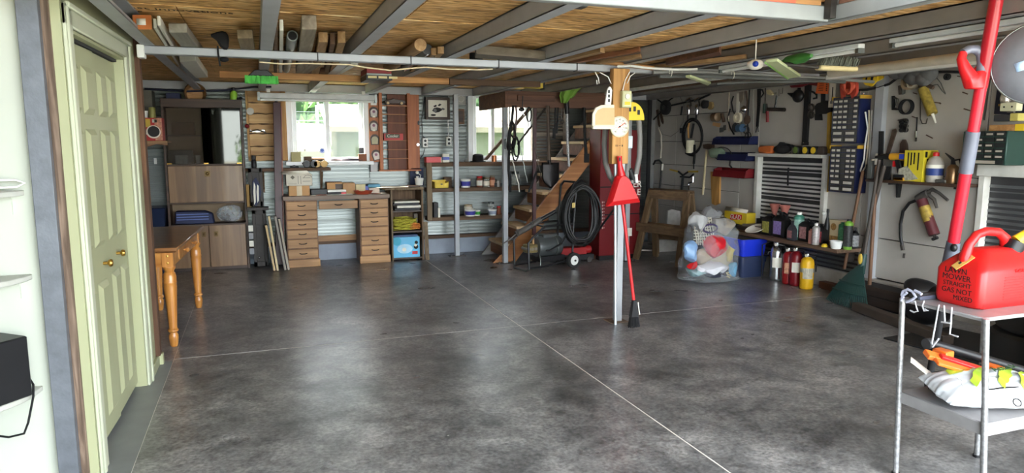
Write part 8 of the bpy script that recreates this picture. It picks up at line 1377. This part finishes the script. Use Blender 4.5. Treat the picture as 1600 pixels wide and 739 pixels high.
one('white_loop_wire', MB().tube([cw(1412, 466), cw(1409, 461), cw(1411, 455), cw(1418, 452), cw(1426, 456), cw(1431, 464), cw(1425, 468), cw(1416, 472)], .006, 7).tube([cw(1408, 470), cw(1411, 462), cw(1417, 457)], .006, 7).tube([cw(1429, 454), cw(1436, 457), cw(1440, 460)], .006, 7), mat('lilac_white_wire', (170, 172, 190), .4), 'thick white bent wire looped over the far corner of the cart', 'wire')
for i, (pts, lb) in enumerate(((((1424, 472), (1430, 471), (1432, 481), (1434, 486), (1428, 488), (1422, 485)), 'white wire hook nearest the far corner of the cart'), (((1444, 470), (1441, 478), (1444, 486), (1450, 485), (1445, 483)), 'small white curled hook, second along the cart rim'), (((1467, 476), (1462, 505), (1456, 537), (1457, 542), (1467, 529)), 'long white J-shaped hook hanging from the cart rim'), (((1475, 477), (1476.5, 503), (1471, 503), (1485, 505)), 'white T-shaped hanger behind the J hook'), (((1487, 480), (1486, 505), (1484, 522), (1497, 526)), 'white L-shaped hook, last hanging from the cart rim'))): one('wire_hook', MB().tube([cw(x, y, -.006-.004*(i % 2)) for x, y in pts], .0035, 7), WH, lb, 'hook', WK)
x = CX0; t = thing('black_caliper', 'dark grey folded bar tool lying on the cart top left of the gas can', 'tool', (2.75, 2.18, CT)); obj('bar', MB().bar((2.685, 2.20, CT+.012), (2.92, 2.18, CT+.012), .03, .022), DARK, t, bev=.004); obj('bar', MB().bar((2.69, 2.165, CT+.01), (2.88, 2.165, CT+.01), .018, .018), mat('blue_grey_tool', (92, 96, 112), .4, .3), t, bev=.003)
# red jerry can
GCX0, GCX1, GCY0, GCY1, GZ = 2.752, 3.105, 1.935, 2.150, CT+.001; GCR = mat('gas_can_red', (198, 28, 28), .38, 0, .05, 5)
gc = thing('gas_can', 'red plastic gas can with black handwriting standing on the steel cart', 'gas can', ((GCX0+GCX1)/2, (GCY0+GCY1)/2, GZ))
def ring(z, l, r, s, rad=.03): return [V((p[0], p[1], GZ+z)) for p in rrect(GCX1-GCX0-l-r, GCY1-GCY0-2*s, rad, 5, (GCX0+l+GCX1-r)/2, (GCY0+GCY1)/2)]
obj('body', MB().loft([ring(0, .012, .012, .012), ring(.008, .004, .004, .004), ring(.03, 0, 0, 0), ring(.148, 0, 0, 0), ring(.166, .008, .004, .006), ring(.195, .04, .01, .028), ring(.226, .08, .02, .054), ring(.236, .095, .035, .064, .02), ring(.239, .118, .055, .076, .014)]), GCR, gc)
ym = (GCY0+GCY1)/2; obj('handle', MB().tube([(GCX0+.045, ym-.0, GZ+.145), (GCX0+.032, ym, GZ+.205), (GCX0+.05, ym, GZ+.258), (GCX0+.09, ym, GZ+.297), (GCX0+.145, ym, GZ+.31), (GCX0+.22, ym, GZ+.303), (GCX0+.265, ym, GZ+.275), (GCX0+.285, ym, GZ+.23)], [.026, .022, .019, .018, .018, .019, .022, .028], 14), GCR, gc)
sp_ = obj('spout', MB().tube([(GCX1-.07, ym-.02, GZ+.22), (GCX1-.055, ym-.03, GZ+.265)], [.04, .038], 16), BLACK, gc); obj('yellow_nozzle', MB().tube([(GCX1-.055, ym-.03, GZ+.265), (GCX1-.015, ym-.05, GZ+.305)], [.027, .018], 14), YEL, sp_)
for k in range(9): obj('rib', MB().b(GCX0+.13, GCX1-.05, GCY0-.0015, GCY0+.004, GZ+.035+.0115*k, GZ+.0388+.0115*k), GCR, gc)
for k, (s, dy, sz) in enumerate((('LAWN', .01, .034), ('MOWER', .005, .034), ('STRAIGHT', .0, .027), ('GAS NOT', .0, .031), ('MIXED', -.03, .029))): text('writing', s, sz, FR((GCX0-.0008, ym+dy-.0, GZ+.147-.0285*k)), INK, gc, .0006)
text('embossing', 'GASOLINE', .022, FB((GCX0+.24, GCY0-.001, GZ+.154)), GCR, gc, .0016)
obj('tan_sticker', MB(FR((GCX0+.022, ym-.005, GZ+.186)) @ Mx.Rotation(radians(-45), 4, 'X') @ Mx.Rotation(radians(25), 4, 'Y')).b(-.016, .02, -.006, -.004, -.045, .04), mat('tan_sticker', (206, 160, 84), .6), gc); obj('black_scribble', MB(FR((GCX0+.022, ym-.005, GZ+.186)) @ Mx.Rotation(radians(-45), 4, 'X') @ Mx.Rotation(radians(25), 4, 'Y')).b(-.006, .004, -.007, -.006, -.02, -.008).b(-.004, .008, -.007, -.006, .005, .012), INK, gc)
# bag of seed on the lower tray
LZ = .393; bc = V((2.885, 1.955, LZ-.004)); sb = thing('seed_bag', 'white plastic bag with lime green stripes lying on the lower cart tray', 'bag', tuple(bc)); a_ = radians(-22)
def bagsurf(x, y, top):
    e = max(0, 1-abs(x)**2.6)*max(0, 1-abs(y)**2.6); h = .078*e**.5+.012*noise.noise(V((x*3, y*3, top*4)))*e; return h if top else .0
HX, HYb = .24, .125; TB = Mx.Translation(bc) @ Mx.Rotation(a_, 4, 'Z') @ Mx.Translation((0, -HYb, 0)) @ Mx.Rotation(radians(7), 4, 'X') @ Mx.Translation((0, HYb, 0))
def bagmb(top, pat=None):
    m_ = MB(TB)
    f = lambda u, v: (HX*(u*2-1)+.012*noise.noise(V((u*9, v*9, 3))), HYb*(v*2-1)+.012*noise.noise(V((u*9, v*9, 7))), .045+bagsurf(u*2-1, v*2-1, 1) if top else max(.002, .045-.5*bagsurf(u*2-1, v*2-1, 1)))
    return m_.grid(f, 64, 44)
o = obj('bag_top', bagmb(True), mat('white_film', (206, 210, 214), .35, 0, .03), sb); obj('bag_base', bagmb(False), mat('white_film', (206, 210, 214), .35), sb)
def strip(u0, v0, u1, v1, w, off, m, nm):
    n_ = 14; vs = []
    for k in range(n_+1):
        u, v = u0+(u1-u0)*k/n_, v0+(v1-v0)*k/n_
        for s in (-1, 1):
            vv = min(.97, max(.03, v+s*w*(.6+.4*sin(PI*k/n_)))); x, y = HX*(u*2-1)+.012*noise.noise(V((u*9, vv*9, 3))), HYb*(vv*2-1)+.012*noise.noise(V((u*9, vv*9, 7))); vs.append((x, y, .045+bagsurf(u*2-1, vv*2-1, 1)+off))
    m_ = MB(TB).add(vs, [(2*k, 2*k+2, 2*k+3, 2*k+1) for k in range(n_)]); return obj(nm, m_, m, sb)
LIME = mat('lime_print', (172, 206, 60), .35)
for k, (u0, v0, u1, v1) in enumerate(((.14, .62, .44, .88), (.24, .22, .54, .84), (.46, .18, .74, .84), (.64, .12, .82, .66))): strip(u0, v0, u1, v1, .13, .008, LIME, 'lime_stripe')
strip(.16, .12, .17, .88, .012, .007, INK, 'black_line'); strip(.30, .10, .60, .14, .012, .007, INK, 'black_line'); strip(.84, .12, .86, .9, .012, .007, INK, 'black_line')
TX = TB @ Mx.Translation((.05, .02, .144)) @ Mx.Rotation(radians(-90), 4, 'X') @ Mx.Rotation(radians(-20), 4, 'Y'); text('lettering', 'Attack', .05, TX, mat('dark_green_print', (40, 70, 40), .5), sb, .0008)
TX2 = TB @ Mx.Translation((.02, -.135, .062)) @ Mx.Rotation(radians(-40), 4, 'X'); text('lettering', 'O', .05, TX2, INK, sb, .0008)
one('white_flap_tag', MB().bar((2.69, 2.18, .54), (2.755, 2.125, .475), .045, .004, (.3, -.6, .7)), PAPER, 'white folded label strip standing up behind the seed bag', 'label')
t = thing('orange_folding_frame', 'orange and red folded metal stand lying across the lower cart tray', 'stand', (2.9, 2.1, .53)); ORG = mat('orange_enamel', (226, 110, 40), .35, 0, .05)
a, b = onY(1447, 553, 2.12), onY(1600, 600, 1.99); d = (b-a); b = a+d*1.25
obj('outer_bar', MB().bar(a, b, .05, .022, (0, -.4, 1)), ORG, t, bev=.003); obj('red_bar', MB().bar(a+V((.05, -.03, -.006)), b+V((0, -.03, -.006)), .03, .016, (0, -.4, 1)), mat('red_enamel2', (190, 36, 34), .35), t, bev=.003); obj('lower_bar', MB().bar(a+V((.0, -.05, -.018)), b+V((0, -.05, -.018)), .04, .016, (0, -.4, 1)), ORG, t, bev=.003); obj('black_tube', MB().tube([a+V((.10, .06, .022)), b+V((.1, .06, .03))], .02, 12), BLACK, t); obj('tube_cap', MB().tube([a+V((.07, .06, .021)), a+V((.10, .06, .022))], .024, 12), DARK, t)
for k in (.16, .68): c = a+d*k+V((.03, .02, .018)); obj('clamp', MB().box(c, (.05, .07, .03)), ORG, t, bev=.004)
obj('support_block', MB().b(2.80, 3.17, 2.09, 2.17, .393, .47), BLACKM, t)
# long red telescopic pole
A, B = V((3.585, 2.79, .0)), V((3.333, 2.402, 2.196)); P_ = lambda k: A+(B-A)*k; rp = thing('red_pole', 'tall red telescopic tool pole with a D-shaped handle behind the gas can', 'pole', tuple(A)); POLE = mat('pole_red', (212, 38, 54), .3, 0, .04); POLED = mat('pole_dark_red', (166, 28, 40), .3, 0, .05); SG = mat('slate_grip', (104, 108, 120), .4, .1)
def kz(py, px): # share of the pole's height seen at a pixel row
    lo, hi = 0, 1
    for _ in range(30):
        m_ = (lo+hi)/2; p = P_(m_)-V((0, 0, CAM_H)); yy = 369.5-FPX*p.dot(_u)/p.dot(_w); lo, hi = (m_, hi) if yy > py else (lo, m_)
    return lo
K = [kz(y, 0) for y in (430, 378, 267, 205, 130, 135)]
obj('lower_shaft', MB().tube([P_(0), P_(K[0])], .020, 16), BLACKM, rp); obj('lower_grip', MB().tube([P_(K[0]-.02), P_(K[1])], [.042, .033], 16), SG, rp); obj('middle_shaft', MB().tube([P_(K[1]-.005), P_(K[2])], .029, 16), POLE, rp); obj('grey_sleeve', MB().tube([P_(K[2]-.005), P_(K[3])], .033, 16), SG, rp); obj('upper_shaft', MB().tube([P_(K[3]-.005), P_(K[4])], .027, 16), POLE, rp); obj('top_shaft', MB().tube([P_(K[4]-.01), P_(1)], .030, 16), POLED, rp)  # lower shaft coloured black to pass for the dark behind the cart
obj('clip', MB().ball(P_(K[1]-.012)+V((-.03, -.03, 0)), (.018, .018, .022)), BLACK, rp)
hd_ = P_(kz(133, 0)); dpt = (hd_-V((0, 0, CAM_H))).dot(_w)
def sc(x, y): d = _ray(x, y); return V((0, 0, CAM_H))+d*(dpt-.03)
obj('handle_collar', MB().loft([[sc(x, y)+V((0, o_, 0)) for x, y in ((1514, 139), (1533, 139), (1540, 99), (1531, 103), (1524, 116), (1512, 119), (1503, 104))] for o_ in (-.02, .03)]), RED, rp, bev=.006)
obj('handle_loop', MB().tube([sc(1516, 122), sc(1507, 106), sc(1502, 92), sc(1505, 82)], [.036, .027, .021, .019], 12), RED, rp); obj('grey_handle_grip', MB().tube([sc(1505, 82), sc(1514, 77), sc(1525, 77), sc(1533, 84), sc(1535, 97), sc(1533, 112)], [.019, .021, .023, .024, .024, .022], 12), SG, rp)
one_dir = (B-A).normalized()
# round grey dish hanging near the ceiling at the right edge
dc = V((0, 0, CAM_H))+_ray(1625, 98)*3.25; nrm = (V((0, 0, CAM_H))-dc); nrm.z *= .4; nrm.normalize(); R = nrm.to_track_quat('Z', 'Y').to_matrix()
di = thing('round_dish', 'round grey metal dish with a small blue and white badge hung by the right edge', 'dish', tuple(dc)); DG = mat('dish_grey', (112, 114, 120), .5, .35, .1, 20)
obj('dish', MB().lathe([(.19, -.02), (.192, -.012), (.18, 0), (.12, .016), (.06, .022), (0, .024)], tuple(dc), 40, R), DG, di); obj('rolled_rim', MB().tube([dc+R @ V((.19*cos(k*PI/20), .19*sin(k*PI/20), -.014)) for k in range(40)], .006, 8, True), GALV, di)
obj('badge', MB(Mx.Translation(dc) @ R.to_4x4()).add([(-.10, .0, .0205), (-.055, .015, .0235), (-.055, -.03, .0235), (-.085, -.04, .0205)], [(0, 3, 2, 1)]), mat('pale_blue_badge', (166, 196, 226), .4), di, solid=.002)
obj('hanger', MB().tube([dc+V((.02, .05, .1)), dc+V((.02, .06, .25)), V((dc.x+.02, dc.y+.06, 2.197))], .008, 8), STEELD, di)
